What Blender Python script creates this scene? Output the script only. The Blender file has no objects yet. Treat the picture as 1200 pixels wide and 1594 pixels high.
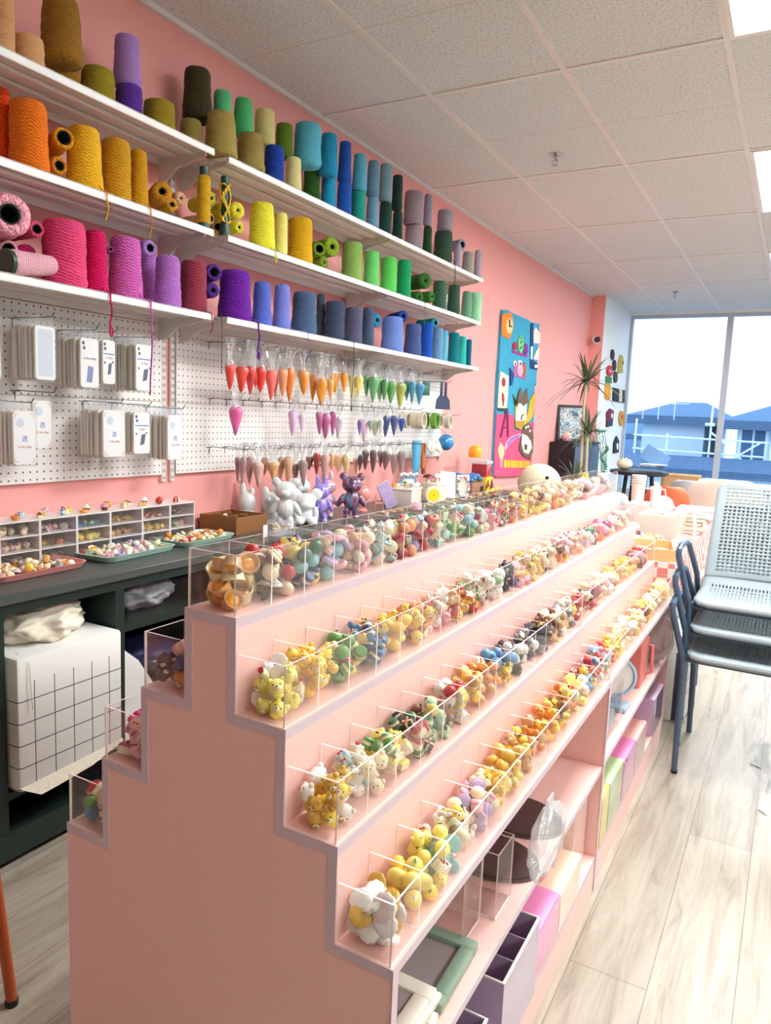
import bpy, bmesh, math, random
from mathutils import Vector, Matrix, Euler

C = bpy.context.scene.collection
SC = bpy.context.scene
random.seed(7)
PI = math.pi

# ------------------------------------------------------------------ camera, world, light, exposure
cam_d = bpy.data.cameras.new('camera'); cam = bpy.data.objects.new('camera', cam_d); C.objects.link(cam)
cam_d.sensor_fit = 'HORIZONTAL'; cam_d.sensor_width = 36.0
cam_d.lens = 36.0 * 1143.2 / 1200.0
cam_d.clip_start = 0.02; cam_d.clip_end = 300
_r = Vector((0.87161555, 0.48849348, 0.04074859)); _u = Vector((-0.09934228, 0.09462771, 0.99054364)); _f = Vector((-0.48001816, 0.8674213, -0.13100703))
cam.matrix_world = Matrix(((_r.x, _u.x, -_f.x, 0), (_r.y, _u.y, -_f.y, 0), (_r.z, _u.z, -_f.z, 1.3), (0, 0, 0, 1)))
SC.camera = cam

SKY_STRENGTH = 1.5
PANEL_STRENGTH = 30.0
SC.view_settings.view_transform = 'Standard'; SC.view_settings.look = 'None'
SC.view_settings.gamma = 1.0; SC.view_settings.use_curve_mapping = False
SC.view_settings.exposure = 0.42
SC.cycles.max_bounces = 10; SC.cycles.diffuse_bounces = 5; SC.cycles.glossy_bounces = 3
SC.cycles.transmission_bounces = 4; SC.cycles.transparent_max_bounces = 48
SC.cycles.caustics_reflective = False; SC.cycles.caustics_refractive = False
SC.cycles.sample_clamp_indirect = 6.0

W = bpy.data.worlds.new('sky'); SC.world = W; W.use_nodes = True
nt = W.node_tree; nt.nodes.clear()
wo = nt.nodes.new('ShaderNodeOutputWorld'); bg = nt.nodes.new('ShaderNodeBackground')
tc = nt.nodes.new('ShaderNodeTexCoord'); sx = nt.nodes.new('ShaderNodeSeparateXYZ'); rp = nt.nodes.new('ShaderNodeValToRGB')
nt.links.new(tc.outputs['Generated'], sx.inputs[0]); nt.links.new(sx.outputs['Z'], rp.inputs[0])
e = rp.color_ramp.elements
e[0].position = 0.0; e[0].color = (0.80, 1.0, 1.25, 1)
e[1].position = 0.9; e[1].color = (0.9, 1.15, 1.7, 1)
k = e.new(0.03); k.color = (1.15, 1.12, 1.28, 1)
k = e.new(0.25); k.color = (1.5, 1.55, 1.8, 1)
nt.links.new(rp.outputs[0], bg.inputs['Color']); bg.inputs['Strength'].default_value = SKY_STRENGTH
nt.links.new(bg.outputs[0], wo.inputs['Surface'])

# ------------------------------------------------------------------ helpers
def lin(h):
    if not isinstance(h, str): return tuple(h) + ((1.0,) if len(h) == 3 else ())
    v = [int(h[i:i+2], 16)/255 for i in (0, 2, 4)]
    return tuple(c/12.92 if c <= .04045 else ((c+.055)/1.055)**2.4 for c in v) + (1.0,)

MATS = {}
def mat(name, col='cccccc', rough=.5, metal=0., bump=0., scale=40., var=0., obj=False, coat=0., emit=None, sss=0., spec=.5, stretch=(1,1,1)):
    if name in MATS: return MATS[name]
    m = bpy.data.materials.new(name); m.use_nodes = True; MATS[name] = m
    n = m.node_tree.nodes; l = m.node_tree.links
    b = n['Principled BSDF']; b.inputs['Roughness'].default_value = rough; b.inputs['Metallic'].default_value = metal
    b.inputs['Coat Weight'].default_value = coat; b.inputs['Specular IOR Level'].default_value = spec
    c = lin(col); b.inputs['Base Color'].default_value = c
    src = None
    if obj:
        oi = n.new('ShaderNodeObjectInfo'); src = oi.outputs['Color']; l.new(src, b.inputs['Base Color'])
    if bump or var:
        t = n.new('ShaderNodeTexCoord'); mp = n.new('ShaderNodeMapping'); mp.inputs['Scale'].default_value = stretch
        l.new(t.outputs['Object'], mp.inputs[0])
        nz = n.new('ShaderNodeTexNoise'); nz.inputs['Scale'].default_value = scale; nz.inputs['Detail'].default_value = 4
        l.new(mp.outputs[0], nz.inputs['Vector'])
        if bump:
            bp = n.new('ShaderNodeBump'); bp.inputs['Strength'].default_value = bump; bp.inputs['Distance'].default_value = .01
            l.new(nz.outputs['Fac'], bp.inputs['Height']); l.new(bp.outputs[0], b.inputs['Normal'])
        if var:
            mx = n.new('ShaderNodeHueSaturation'); mr = n.new('ShaderNodeMapRange')
            mr.inputs['From Min'].default_value = .25; mr.inputs['From Max'].default_value = .75
            mr.inputs['To Min'].default_value = 1-var; mr.inputs['To Max'].default_value = 1+var
            l.new(nz.outputs['Fac'], mr.inputs['Value']); l.new(mr.outputs[0], mx.inputs['Value'])
            if src: l.new(src, mx.inputs['Color'])
            else: mx.inputs['Color'].default_value = c
            l.new(mx.outputs[0], b.inputs['Base Color'])
    if emit:
        b.inputs['Emission Color'].default_value = lin(emit[0]); b.inputs['Emission Strength'].default_value = emit[1]
    return m

def clear_mat(name, tint=(1, 1, 1), gloss=.05, rough=.03, fog=0.0, fogcol=(1, 1, 1), fres=.35):
    if name in MATS: return MATS[name]
    m = bpy.data.materials.new(name); m.use_nodes = True; MATS[name] = m
    n = m.node_tree.nodes; l = m.node_tree.links; n.clear()
    o = n.new('ShaderNodeOutputMaterial'); tr = n.new('ShaderNodeBsdfTransparent'); tr.inputs[0].default_value = tuple(tint)+(1,)
    gl = n.new('ShaderNodeBsdfGlossy'); gl.inputs['Roughness'].default_value = rough
    lw = n.new('ShaderNodeLayerWeight'); lw.inputs['Blend'].default_value = .25
    ma = n.new('ShaderNodeMath'); ma.operation = 'MULTIPLY_ADD'; ma.inputs[1].default_value = fres; ma.inputs[2].default_value = gloss
    l.new(lw.outputs['Fresnel'], ma.inputs[0])
    mx = n.new('ShaderNodeMixShader'); l.new(ma.outputs[0], mx.inputs[0]); l.new(tr.outputs[0], mx.inputs[1]); l.new(gl.outputs[0], mx.inputs[2])
    last = mx
    if fog:
        df = n.new('ShaderNodeBsdfDiffuse'); df.inputs[0].default_value = tuple(fogcol)+(1,)
        m2 = n.new('ShaderNodeMixShader'); m2.inputs[0].default_value = fog
        l.new(mx.outputs[0], m2.inputs[1]); l.new(df.outputs[0], m2.inputs[2]); last = m2
    l.new(last.outputs[0], o.inputs['Surface'])
    return m

class MB:
    def __init__(s): s.bm = bmesh.new()
    def _add(s, verts, faces, m=0, M=None):
        vs = [s.bm.verts.new((M @ Vector(v)) if M else v) for v in verts]
        fs = []
        for f in faces:
            try:
                q = s.bm.faces.new([vs[i] for i in f]); q.material_index = m; fs.append(q)
            except ValueError: pass
        return vs, fs
    def box(s, x0, x1, y0, y1, z0, z1, m=0, M=None, bev=0, seg=2):
        v = [(x0,y0,z0),(x1,y0,z0),(x1,y1,z0),(x0,y1,z0),(x0,y0,z1),(x1,y0,z1),(x1,y1,z1),(x0,y1,z1)]
        f = [(0,3,2,1),(4,5,6,7),(0,1,5,4),(1,2,6,5),(2,3,7,6),(3,0,4,7)]
        vs, fs = s._add(v, f, m, M)
        if bev:
            ed = list({e for q in fs for e in q.edges})
            r = bmesh.ops.bevel(s.bm, geom=ed, offset=bev, segments=seg, affect='EDGES', profile=.5)
            for q in r['faces']: q.material_index = m
        return s
    def lathe(s, prof, seg=24, M=None, m=0, cap0=True, cap1=True, fn=None):
        v = []; f = []
        for i, (r, z) in enumerate(prof):
            for j in range(seg):
                a = 2*PI*j/seg; rr = r*(fn(a, i, z) if fn else 1)
                v.append((rr*math.cos(a), rr*math.sin(a), z))
        n = len(prof)
        for i in range(n-1):
            for j in range(seg):
                k = (j+1) % seg
                f.append((i*seg+j, i*seg+k, (i+1)*seg+k, (i+1)*seg+j))
        if cap0: f.append(tuple(range(seg-1, -1, -1)))
        if cap1: f.append(tuple((n-1)*seg+j for j in range(seg)))
        s._add(v, f, m, M); return s
    def sph(s, c, r, m=0, seg=14, rings=9, M=None):
        if not isinstance(r, (tuple, list)): r = (r, r, r)
        T = Matrix.Translation(c) @ (M or Matrix()) @ Matrix.Diagonal((r[0], r[1], r[2], 1))
        prof = [(max(1e-3, math.sin(PI*i/rings)), -math.cos(PI*i/rings)) for i in range(rings+1)]
        return s.lathe(prof, seg, T, m)
    def tube(s, pts, r, seg=8, m=0, close=False):
        pts = [Vector(p) for p in pts]; rs = r if isinstance(r, (list, tuple)) else [r]*len(pts)
        rings = []; up = None
        for i, p in enumerate(pts):
            a = pts[i-1] if (i > 0 or close) else pts[i]; b = pts[(i+1) % len(pts)] if (i < len(pts)-1 or close) else pts[i]
            d = (b-a).normalized() if (b-a).length > 1e-9 else Vector((0, 0, 1))
            if up is None: up = Vector((0, 0, 1)) if abs(d.z) < .9 else Vector((1, 0, 0))
            x = d.cross(up).normalized(); y = x.cross(d).normalized(); up = y
            rings.append([s.bm.verts.new(p + rs[i]*(math.cos(2*PI*j/seg)*x + math.sin(2*PI*j/seg)*y)) for j in range(seg)])
        n = len(rings)
        for i in range(n if close else n-1):
            A, B = rings[i], rings[(i+1) % n]
            for j in range(seg):
                q = s.bm.faces.new((A[j], A[(j+1) % seg], B[(j+1) % seg], B[j])); q.material_index = m
        if not close:
            for R, rev in ((rings[0], True), (rings[-1], False)):
                try: q = s.bm.faces.new(R if rev else list(reversed(R))); q.material_index = m
                except ValueError: pass
        return s
    def prism(s, pts, ex, m=0, M=None):
        """closed polygon pts (3-D) extruded by vector ex"""
        n = len(pts); ex = Vector(ex)
        P = [Vector(p) for p in pts]
        v = P + [p+ex for p in P]
        f = [tuple(range(n)), tuple(range(2*n-1, n-1, -1))]
        f += [(i, n+i, n+(i+1) % n, (i+1) % n) for i in range(n)]
        vs, fs = s._add(v, f, m, M)
        bmesh.ops.recalc_face_normals(s.bm, faces=fs)
        return s
    def build(s, name, mats, parent=None, ang=38, col=None, mods=None, loc=None):
        me = bpy.data.meshes.new(name); bmesh.ops.recalc_face_normals(s.bm, faces=s.bm.faces[:]); s.bm.to_mesh(me); s.bm.free()
        for q in me.polygons: q.use_smooth = True
        me.set_sharp_from_angle(angle=math.radians(ang))
        for m in (mats if isinstance(mats, (list, tuple)) else [mats]): me.materials.append(m)
        o = bpy.data.objects.new(name, me); C.objects.link(o)
        if parent: o.parent = parent
        if col: o.color = lin(col)
        if loc: o.location = loc
        if mods: mods(o)
        return o

def tag(o, label=None, cat=None, group=None, kind=None):
    if label: o['label'] = label
    if cat: o['category'] = cat
    if group: o['group'] = group
    if kind: o['kind'] = kind
    return o
def thing(name, label, cat, loc=(0, 0, 0), rz=0, group=None):
    o = bpy.data.objects.new(name, None); C.objects.link(o); o.location = loc; o.rotation_euler = (0, 0, rz); o.empty_display_size = .05
    return tag(o, label, cat, group)
def inst(name, me, loc, rot=(0, 0, 0), sc=1, col=None, parent=None):
    o = bpy.data.objects.new(name, me); C.objects.link(o); o.location = loc; o.rotation_euler = rot
    o.scale = (sc, sc, sc) if not isinstance(sc, (tuple, list)) else sc
    if col: o.color = lin(col)
    if parent: o.parent = parent
    return o
def dup(root, loc, rz=None, label=None, group=None):
    r = root.copy(); C.objects.link(r); r.location = loc
    if rz is not None: r.rotation_euler = (0, 0, rz)
    if label: r['label'] = label
    if group: r['group'] = group
    for ch in list(root.children):
        c = ch.copy(); C.objects.link(c); c.parent = r
        for g in ch.children:
            d = g.copy(); C.objects.link(d); d.parent = c
    return r
def struct(o): o['kind'] = 'structure'; return o
def text_mesh(body, size, mat_, name, parent, M, ext=.0003):
    cu = bpy.data.curves.new('t', 'FONT'); cu.body = body; cu.size = size; cu.align_x = 'CENTER'; cu.align_y = 'CENTER'; cu.extrude = ext
    t = bpy.data.objects.new('t', cu); C.objects.link(t)
    dg = bpy.context.evaluated_depsgraph_get(); me = bpy.data.meshes.new_from_object(t.evaluated_get(dg))
    bpy.data.objects.remove(t); bpy.data.curves.remove(cu)
    me.transform(M); me.materials.clear(); me.materials.append(mat_)
    o = bpy.data.objects.new(name, me); C.objects.link(o); o.parent = parent
    return o
def RX(a): return Matrix.Rotation(a, 4, 'X')
def RY(a): return Matrix.Rotation(a, 4, 'Y')
def RZ(a): return Matrix.Rotation(a, 4, 'Z')
def TR(x, y, z): return Matrix.Translation((x, y, z))
FACE_X = Matrix(((0, 0, 1, 0), (1, 0, 0, 0), (0, 1, 0, 0), (0, 0, 0, 1)))   # local x->+y, y->+z, z->+x : writing that faces +x

# ------------------------------------------------------------------ common materials
PINK = mat('pink_laminate', 'f4c6bc', .42, var=.015, scale=60)
TRIM = mat('lilac_edge_band', 'd2bdc4', .45)
WALLP = mat('pink_paint', 'efa59e', .75, bump=.05, scale=300)
WHITEP = mat('white_paint', 'e9e9e6', .7, bump=.03, scale=200)
SHELF = mat('white_metal', 'e6e1dc', .38, metal=0)
PEG = mat('dummy', 'ffffff')
ACR = clear_mat('clear_acrylic', (.992, .985, .98), .010, .015, .004, (1, .95, .93), .15)
EDGE = mat('acrylic_edge', 'fff0ea', .2, spec=.8)  # pale colour stands in for light carried along the acrylic edges
FILM = clear_mat('clear_film', (.97, .97, .97), .05, .12, .16, (.95, .95, .95), .45)
FILMW = clear_mat('cloudy_film', (.95, .96, .97), .05, .15, .32, (.9, .92, .95), .4)
DARK = mat('dark_core', '23302c', .55)
BLACK = mat('black_paint', '1c1a1d', .5)
DGREEN = mat('dark_green_paint', '1b2b25', .45, bump=.04, scale=120)
WHITE = mat('white_plastic', 'efede9', .4)
CREAM = mat('cream_plastic', 'ece4d2', .5)
WIRE = mat('grey_wire', '5d5853', .4, metal=.6)
YARNM = None

# ------------------------------------------------------------------ setting: room shell
def node_mat(name, build, rough=.5):
    m = bpy.data.materials.new(name); m.use_nodes = True; MATS[name] = m
    n = m.node_tree.nodes; l = m.node_tree.links; b = n['Principled BSDF']; b.inputs['Roughness'].default_value = rough
    build(n, l, b); return m
def mth(n, l, op, a, b=None, c=None):
    q = n.new('ShaderNodeMath'); q.operation = op
    for i, v in enumerate((a, b, c)):
        if v is None: continue
        if isinstance(v, (int, float)): q.inputs[i].default_value = v
        else: l.new(v, q.inputs[i])
    return q.outputs[0]

def _floor(n, l, b):
    t = n.new('ShaderNodeTexCoord'); mp = n.new('ShaderNodeMapping'); mp.inputs['Rotation'].default_value = (0, 0, PI/2)
    l.new(t.outputs['Object'], mp.inputs[0])
    br = n.new('ShaderNodeTexBrick'); br.offset = .37; br.inputs['Scale'].default_value = 1; br.inputs['Brick Width'].default_value = 1.22
    br.inputs['Row Height'].default_value = .18; br.inputs['Mortar Size'].default_value = .0012; br.inputs['Bias'].default_value = 0
    br.inputs['Color1'].default_value = lin('b4aa9a'); br.inputs['Color2'].default_value = lin('a59b8c'); br.inputs['Mortar'].default_value = lin('7d7060')
    l.new(mp.outputs[0], br.inputs['Vector'])
    m2 = n.new('ShaderNodeMapping'); m2.inputs['Scale'].default_value = (14, 1.3, 1); l.new(t.outputs['Object'], m2.inputs[0])
    nz = n.new('ShaderNodeTexNoise'); nz.inputs['Scale'].default_value = 1.6; nz.inputs['Detail'].default_value = 8; nz.inputs['Roughness'].default_value = .68; nz.inputs['Distortion'].default_value = .7
    l.new(m2.outputs[0], nz.inputs['Vector'])
    rp = n.new('ShaderNodeValToRGB'); e = rp.color_ramp.elements; e[0].position = .33; e[0].color = lin('7d7060'); e[1].position = .6; e[1].color = (1, 1, 1, 1)
    k = e.new(.43); k.color = lin('cfc6ba'); l.new(nz.outputs['Fac'], rp.inputs[0])
    mx = n.new('ShaderNodeMix'); mx.data_type = 'RGBA'; mx.blend_type = 'MULTIPLY'; mx.inputs[0].default_value = .58
    l.new(br.outputs['Color'], mx.inputs[6]); l.new(rp.outputs[0], mx.inputs[7])
    m3 = n.new('ShaderNodeMapping'); m3.inputs['Scale'].default_value = (6, 1.8, 1); l.new(t.outputs['Object'], m3.inputs[0])
    kn = n.new('ShaderNodeTexNoise'); kn.inputs['Scale'].default_value = 1.0; kn.inputs['Detail'].default_value = 3; kn.inputs['Distortion'].default_value = 1.6; l.new(m3.outputs[0], kn.inputs['Vector'])
    r2 = n.new('ShaderNodeValToRGB'); e = r2.color_ramp.elements; e[0].position = .27; e[0].color = lin('5d5044'); e[1].position = .34; e[1].color = (1, 1, 1, 1); l.new(kn.outputs['Fac'], r2.inputs[0])
    mx2 = n.new('ShaderNodeMix'); mx2.data_type = 'RGBA'; mx2.blend_type = 'MULTIPLY'; mx2.inputs[0].default_value = .6
    l.new(mx.outputs[2], mx2.inputs[6]); l.new(r2.outputs[0], mx2.inputs[7]); l.new(mx2.outputs[2], b.inputs['Base Color'])
    bp = n.new('ShaderNodeBump'); bp.inputs['Strength'].default_value = .12; l.new(nz.outputs['Fac'], bp.inputs['Height']); l.new(bp.outputs[0], b.inputs['Normal'])
FLOOR = node_mat('vinyl_plank', _floor, .38)
def _ceil(n, l, b):
    t = n.new('ShaderNodeTexCoord')
    nz = n.new('ShaderNodeTexNoise'); nz.inputs['Scale'].default_value = 95; nz.inputs['Detail'].default_value = 5; l.new(t.outputs['Object'], nz.inputs['Vector'])
    rp = n.new('ShaderNodeValToRGB'); e = rp.color_ramp.elements; e[0].position = .30; e[0].color = lin('b4b5b4'); e[1].position = .5; e[1].color = lin('d9dddc'); l.new(nz.outputs['Fac'], rp.inputs[0])
    sx = n.new('ShaderNodeSeparateXYZ'); l.new(t.outputs['Object'], sx.inputs[0])
    fr = mth(n, l, 'FRACT', mth(n, l, 'DIVIDE', mth(n, l, 'SUBTRACT', sx.outputs['Y'], 3.15-1.24*10-.62), 1.24))
    d = mth(n, l, 'LESS_THAN', mth(n, l, 'ABSOLUTE', mth(n, l, 'SUBTRACT', fr, .0)), .004)
    mx = n.new('ShaderNodeMix'); mx.data_type = 'RGBA'; l.new(d, mx.inputs[0]); l.new(rp.outputs[0], mx.inputs[6]); mx.inputs[7].default_value = lin('c5bcb2')
    l.new(mx.outputs[2], b.inputs['Base Color'])
    bp = n.new('ShaderNodeBump'); bp.inputs['Strength'].default_value = .35; bp.inputs['Distance'].default_value = .004; l.new(nz.outputs['Fac'], bp.inputs['Height']); l.new(bp.outputs[0], b.inputs['Normal'])
CEIL = node_mat('acoustic_tile', _ceil, .9)
ALU = mat('window_frame_grey', 'b9bfc6', .4, metal=.2)
XW, YE, XR, ZC, YB = -2.2, 10.04, 5.5, 2.737, -4.0
struct(MB().box(XW-.1, XR+.1, YB-.1, YE+.2, -.1, 0).build('floor', FLOOR))
struct(MB().box(XW-.1, XR+.1, YB-.1, YE+.2, ZC, ZC+.1).build('ceiling', CEIL))
struct(MB().box(XW-.12, XW, YB-.1, YE+.2, 0, ZC).build('wall_left', WALLP))
struct(MB().box(XW, -2.045, 8.62, YE+.2, 0, ZC).build('wall_left_pier', [WALLP, WHITEP]))
o = bpy.data.objects['wall_left_pier']
for p in o.data.polygons:
    if p.normal.x > .5: p.material_index = 1
struct(MB().box(XR, XR+.12, YB-.1, YE+.2, 0, ZC).build('wall_right', WHITEP))
struct(MB().box(XW-.1, XR+.1, YB-.12, YB, 0, ZC).build('wall_back', WHITEP))
struct(MB().box(-2.045, XR, YE, YE+.16, 0, .42).box(-2.045, XR, YE, YE+.16, 2.705, ZC).build('wall_front', WHITEP))
# windows of the far wall: frame > pane
xs = [-2.045, -.865, .315, 1.495, 2.675, 3.855, XR]
GLASS = clear_mat('window_glass', (.80, .93, 1.0), .01, .01, 0, fres=.12)
for i in range(6):
    a, b = xs[i], xs[i+1]
    w = .035
    m = MB()
    m.box(a, a+w, YE+.02, YE+.10, .42, 2.705).box(b-w, b, YE+.02, YE+.10, .42, 2.705).box(a+w, b-w, YE+.02, YE+.10, .42, .42+.05).box(a+w, b-w, YE+.02, YE+.10, 2.665, 2.705)
    wn = struct(m.build('window_%d' % (i+1), ALU))
    g = MB().box(a+w, b-w, YE+.05, YE+.062, .47, 2.665).build('pane', GLASS, wn)
struct(MB().box(-2.045, XR, YE-.05, YE+.02, .40, .425).build('trim_1', ALU))
# ceiling grid
GRID = mat('ceiling_grid_metal', 'e2ddd7', .45)
m = MB(); gx0, gy0 = -1.598, 3.15
for k in range(-1, 12):
    x = gx0+.61*k
    if XW < x < XR: m.box(x-.012, x+.012, YB, YE, ZC-.006, ZC+.002)
for k in range(-6, 6):
    y = gy0+1.24*k
    if YB < y < YE: m.box(XW, XR, y-.012, y+.012, ZC-.0055, ZC+.002)
struct(m.build('trim_2', GRID))
struct(MB().box(XW, XW+.02, YB, 8.62, ZC-.02, ZC).build('trim_3', GRID))

# ceiling panel lamps: frame, diffuser
DIFF = mat('lamp_diffuser', 'ffffff', .5, emit=((.94, .985, 1.0), PANEL_STRENGTH))
LAMPF = mat('lamp_frame', 'e8e4de', .4)
n_l = 0
for cx, nm in ((-.378, 'row above the stepped display'), (2.062, 'row along the aisle side')):  # aisle row is out of view, added to light the room
    for j, y in enumerate((1.91, 4.39, 6.87) if cx < 0 else (1.91, 4.39, 6.87, -.57)):
        t = thing('ceiling_light', 'white square-edged ceiling light panel, number %d from the shop front in the %s' % (j+1, nm), 'light', (cx+.305, y+.62, ZC), 0, None)
        if y < 0: t['label'] = 'added unseen ceiling light panel behind the viewer in the %s' % nm; t['group'] = 'added ceiling lights behind the viewer, ' + nm  # unseen panel added to brighten surfaces facing the viewer
        elif cx > 0: t['label'] = ('near', 'middle', 'far', 'rearmost')[j] + ' white ceiling light panel in the row along the aisle side'
        else: t['label'] = ('white glowing ceiling panel in the top right corner', 'white glowing ceiling panel at the right edge, second from the corner', 'white glowing ceiling panel nearest the windows')[j]
        MB().box(-.293, -.275, -.608, .608, -.012, -.001).box(.275, .293, -.608, .608, -.012, -.001).box(-.275, .275, -.608, -.59, -.012, -.001).box(-.275, .275, .59, .608, -.012, -.001).build('frame', LAMPF, t)
        MB().box(-.274, .274, -.589, .589, -.009, -.004).build('diffuser', DIFF, t)
# sprinklers
CHR = mat('chrome', 'b8b4b0', .25, metal=.9)
for (x, y, lb) in ((-1.299, 4.086, 'chrome fire sprinkler on the ceiling above the yarn shelves'), (-1.309, 8.58, 'chrome fire sprinkler on the ceiling near the window')):
    t = thing('fire_sprinkler', lb, 'sprinkler', (x, y, ZC))
    MB().lathe([(.036, 0), (.036, -.003), (.02, -.012), (.012, -.014)], 20).build('escutcheon', CHR, t)
    MB().lathe([(.008, -.012), (.007, -.035)], 10).tube([(-.012, 0, -.03), (-.014, 0, -.045), (0, 0, -.058), (.014, 0, -.045), (.012, 0, -.03)], .0025).lathe([(.018, -.058), (.018, -.061)], 12).build('sprinkler_head', CHR, t)

# ------------------------------------------------------------------ outside: building across the street with scaffolding
ROOF = mat('roof_shingle', '48657f', .8, bump=.2, scale=8, var=.12)  # blue of the outdoor light is put into the house colours
HWALL = mat('house_sheathing', 'd3e0ea', .8, var=.06, scale=.7)
HWIN = mat('house_window', '3d648c', .2)
HTRIM = mat('house_white_trim', 'eef4fa', .6)
SOFF = mat('house_fascia', '4d6076', .7)
GROUND = mat('dirt_ground', '6f7f8c', .9, var=.1, scale=.5)
struct(MB().box(-60, 60, 12, 120, -5.2, -5.0).build('ground_outside', GROUND))
def hip(mb, x0, x1, y0, y1, z, h, inset, m=0):
    v = [(x0, y0, z), (x1, y0, z), (x1, y1, z), (x0, y1, z), (x0+inset, (y0+y1)/2, z+h), (x1-inset, (y0+y1)/2, z+h), (x0, y0, z-.18), (x1, y0, z-.18), (x1, y1, z-.18), (x0, y1, z-.18)]
    mb._add(v, [(0, 1, 5, 4), (1, 2, 5), (2, 3, 4, 5), (3, 0, 4), (9, 8, 7, 6), (6, 7, 1, 0), (7, 8, 2, 1), (8, 9, 3, 2), (9, 6, 0, 3)], m)
def house(name, label, x0, x1, y0, y1, z, h, inset, wz, wins):
    t = thing(name, label, 'house', ((x0+x1)/2, y0, -5))
    I = TR(-(x0+x1)/2, -y0, 5)
    m = MB(); hip(m, x0-.45, x1+.45, y0-.45, y1+.45, z, h, inset); m.bm.transform(I); m.build('roof', ROOF, t)
    m = MB().box(x0, x1, y0, y1, -5, z-.18); m.bm.transform(I); m.build('wall', HWALL, t)
    m = MB().box(x0-.46, x1+.46, y0-.47, y0-.44, z-.26, z-.02); m.bm.transform(I); m.build('gutter', SOFF, t)
    for (a, b, c, d) in wins:
        m = MB().box(a-.08, b+.08, y0-.06, y0-.01, c-.08, d+.08); m.bm.transform(I); w = m.build('window_frame', HTRIM, t)
        m = MB().box(a, (a+b)/2-.03, y0-.075, y0-.05, c, d).box((a+b)/2+.03, b, y0-.075, y0-.05, c, d); m.bm.transform(I); m.build('pane', HWIN, w)
house('apartment_house', 'blue-lit house with hip roof under construction seen through the left window', -4.3, -2.5, 24.2, 32, 1.62, .55, .85, 0, [(-4.1, -3.6, -3.4, -2.0)])
house('neighbour_house', 'blue-lit house with peaked roof behind the window mullion', -1.55, 1.4, 23.6, 31, 1.55, .62, 1.3, 0, [(-1.42, -.82, .42, 1.32), (-.2, .5, .42, 1.32)])
# low front roofs and garage row
t = thing('porch_roof_row', 'row of dark lower roofs and garage fronts below the houses', 'house', (-2, 21, -5))
m = MB(); hip(m, -6.2, 2.4, 20.5, 24.0, .22, .28, 1.2); m.bm.transform(TR(2, -21, 5)); m.build('roof', mat('porch_shingle', '465c72', .85, var=.15, scale=6), t)
m = MB().box(-6, 2.2, 21, 24.0, -5, .02); m.bm.transform(TR(2, -21, 5)); m.build('wall', HWALL, t)
for x in (-3.4, -2.1, -.9, .3):
    m = MB().box(x, x+.75, 20.93, 20.99, -3.0, -.25); m.bm.transform(TR(2, -21, 5)); w = m.build('window_frame', HTRIM, t)
    m = MB().box(x+.08, x+.67, 20.9, 20.93, -3.0, -.33); m.bm.transform(TR(2, -21, 5)); m.build('pane', HWIN, w)
house('distant_house', 'small blue-lit house at the left edge of the window view', -9.0, -6.0, 36, 42, .9, .6, 1.4, 0, [(-8.6, -8.1, -1, .2), (-7.4, -6.9, -1, .2), (-6.6, -6.2, -1, .2)])
house('distant_house', 'pale house half hidden beside the scaffolding at the left', -7.8, -5.3, 30, 33, .2, .5, 1.0, 0, [(-7.2, -6.8, -1.5, -.5), (-6.2, -5.8, -1.5, -.5)])
SCAF = mat('scaffold_pole', 'e8f2fa', .5)
t = thing('scaffolding', 'white scaffold poles standing in front of the construction house', 'scaffolding', (-2, 22.9, .0))
def sc(pts, r=.03):
    m = MB().tube(pts, r, 6); m.bm.transform(TR(2, -22.9, 0)); m.build('pole', SCAF, t)
yS = 22.9
for x, z1 in ((-4.25, 1.5), (-3.35, 1.1), (-2.2, 2.02), (-.62, 1.5)): sc([(x, yS, -5), (x, yS, z1)])
for z, x0, x1 in ((1.02, -4.3, -.7), (.62, -4.3, -.8), (.36, -1.7, -.6), (.12, -4.4, -2.6)): sc([(x0, yS-.05, z), (x1, yS-.05, z-.06)])
sc([(-1.62, yS-.1, .42), (-.9, yS-.1, .95)]); sc([(-1.5, yS-.1, .62), (-.95, yS-.1, .1)]); sc([(-2.2, yS-.1, .25), (-1.9, yS-.1, .42)]); sc([(-2.2, yS-.1, 1.2), (-1.75, yS-.1, .85)])
sc([(-2.35, yS-.1, 1.4), (-2.1, yS-.1, 1.4)], .05)
for x in (-4.2, -3.75, -3.3): sc([(x, 23.5, 1.5), (x, 23.5, 2.05)], .012)
sc([(-4.3, 23.5, 1.98), (-2.9, 23.5, 1.98)], .012)
t = thing('power_cable', 'dark overhead cable running across the window view', 'cable', (0, 18, 0))
MB().tube([(-6, 0, .26), (-2, 0, .2), (4, 0, .26)], .012, 6).build('cable', SOFF, t)

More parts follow.
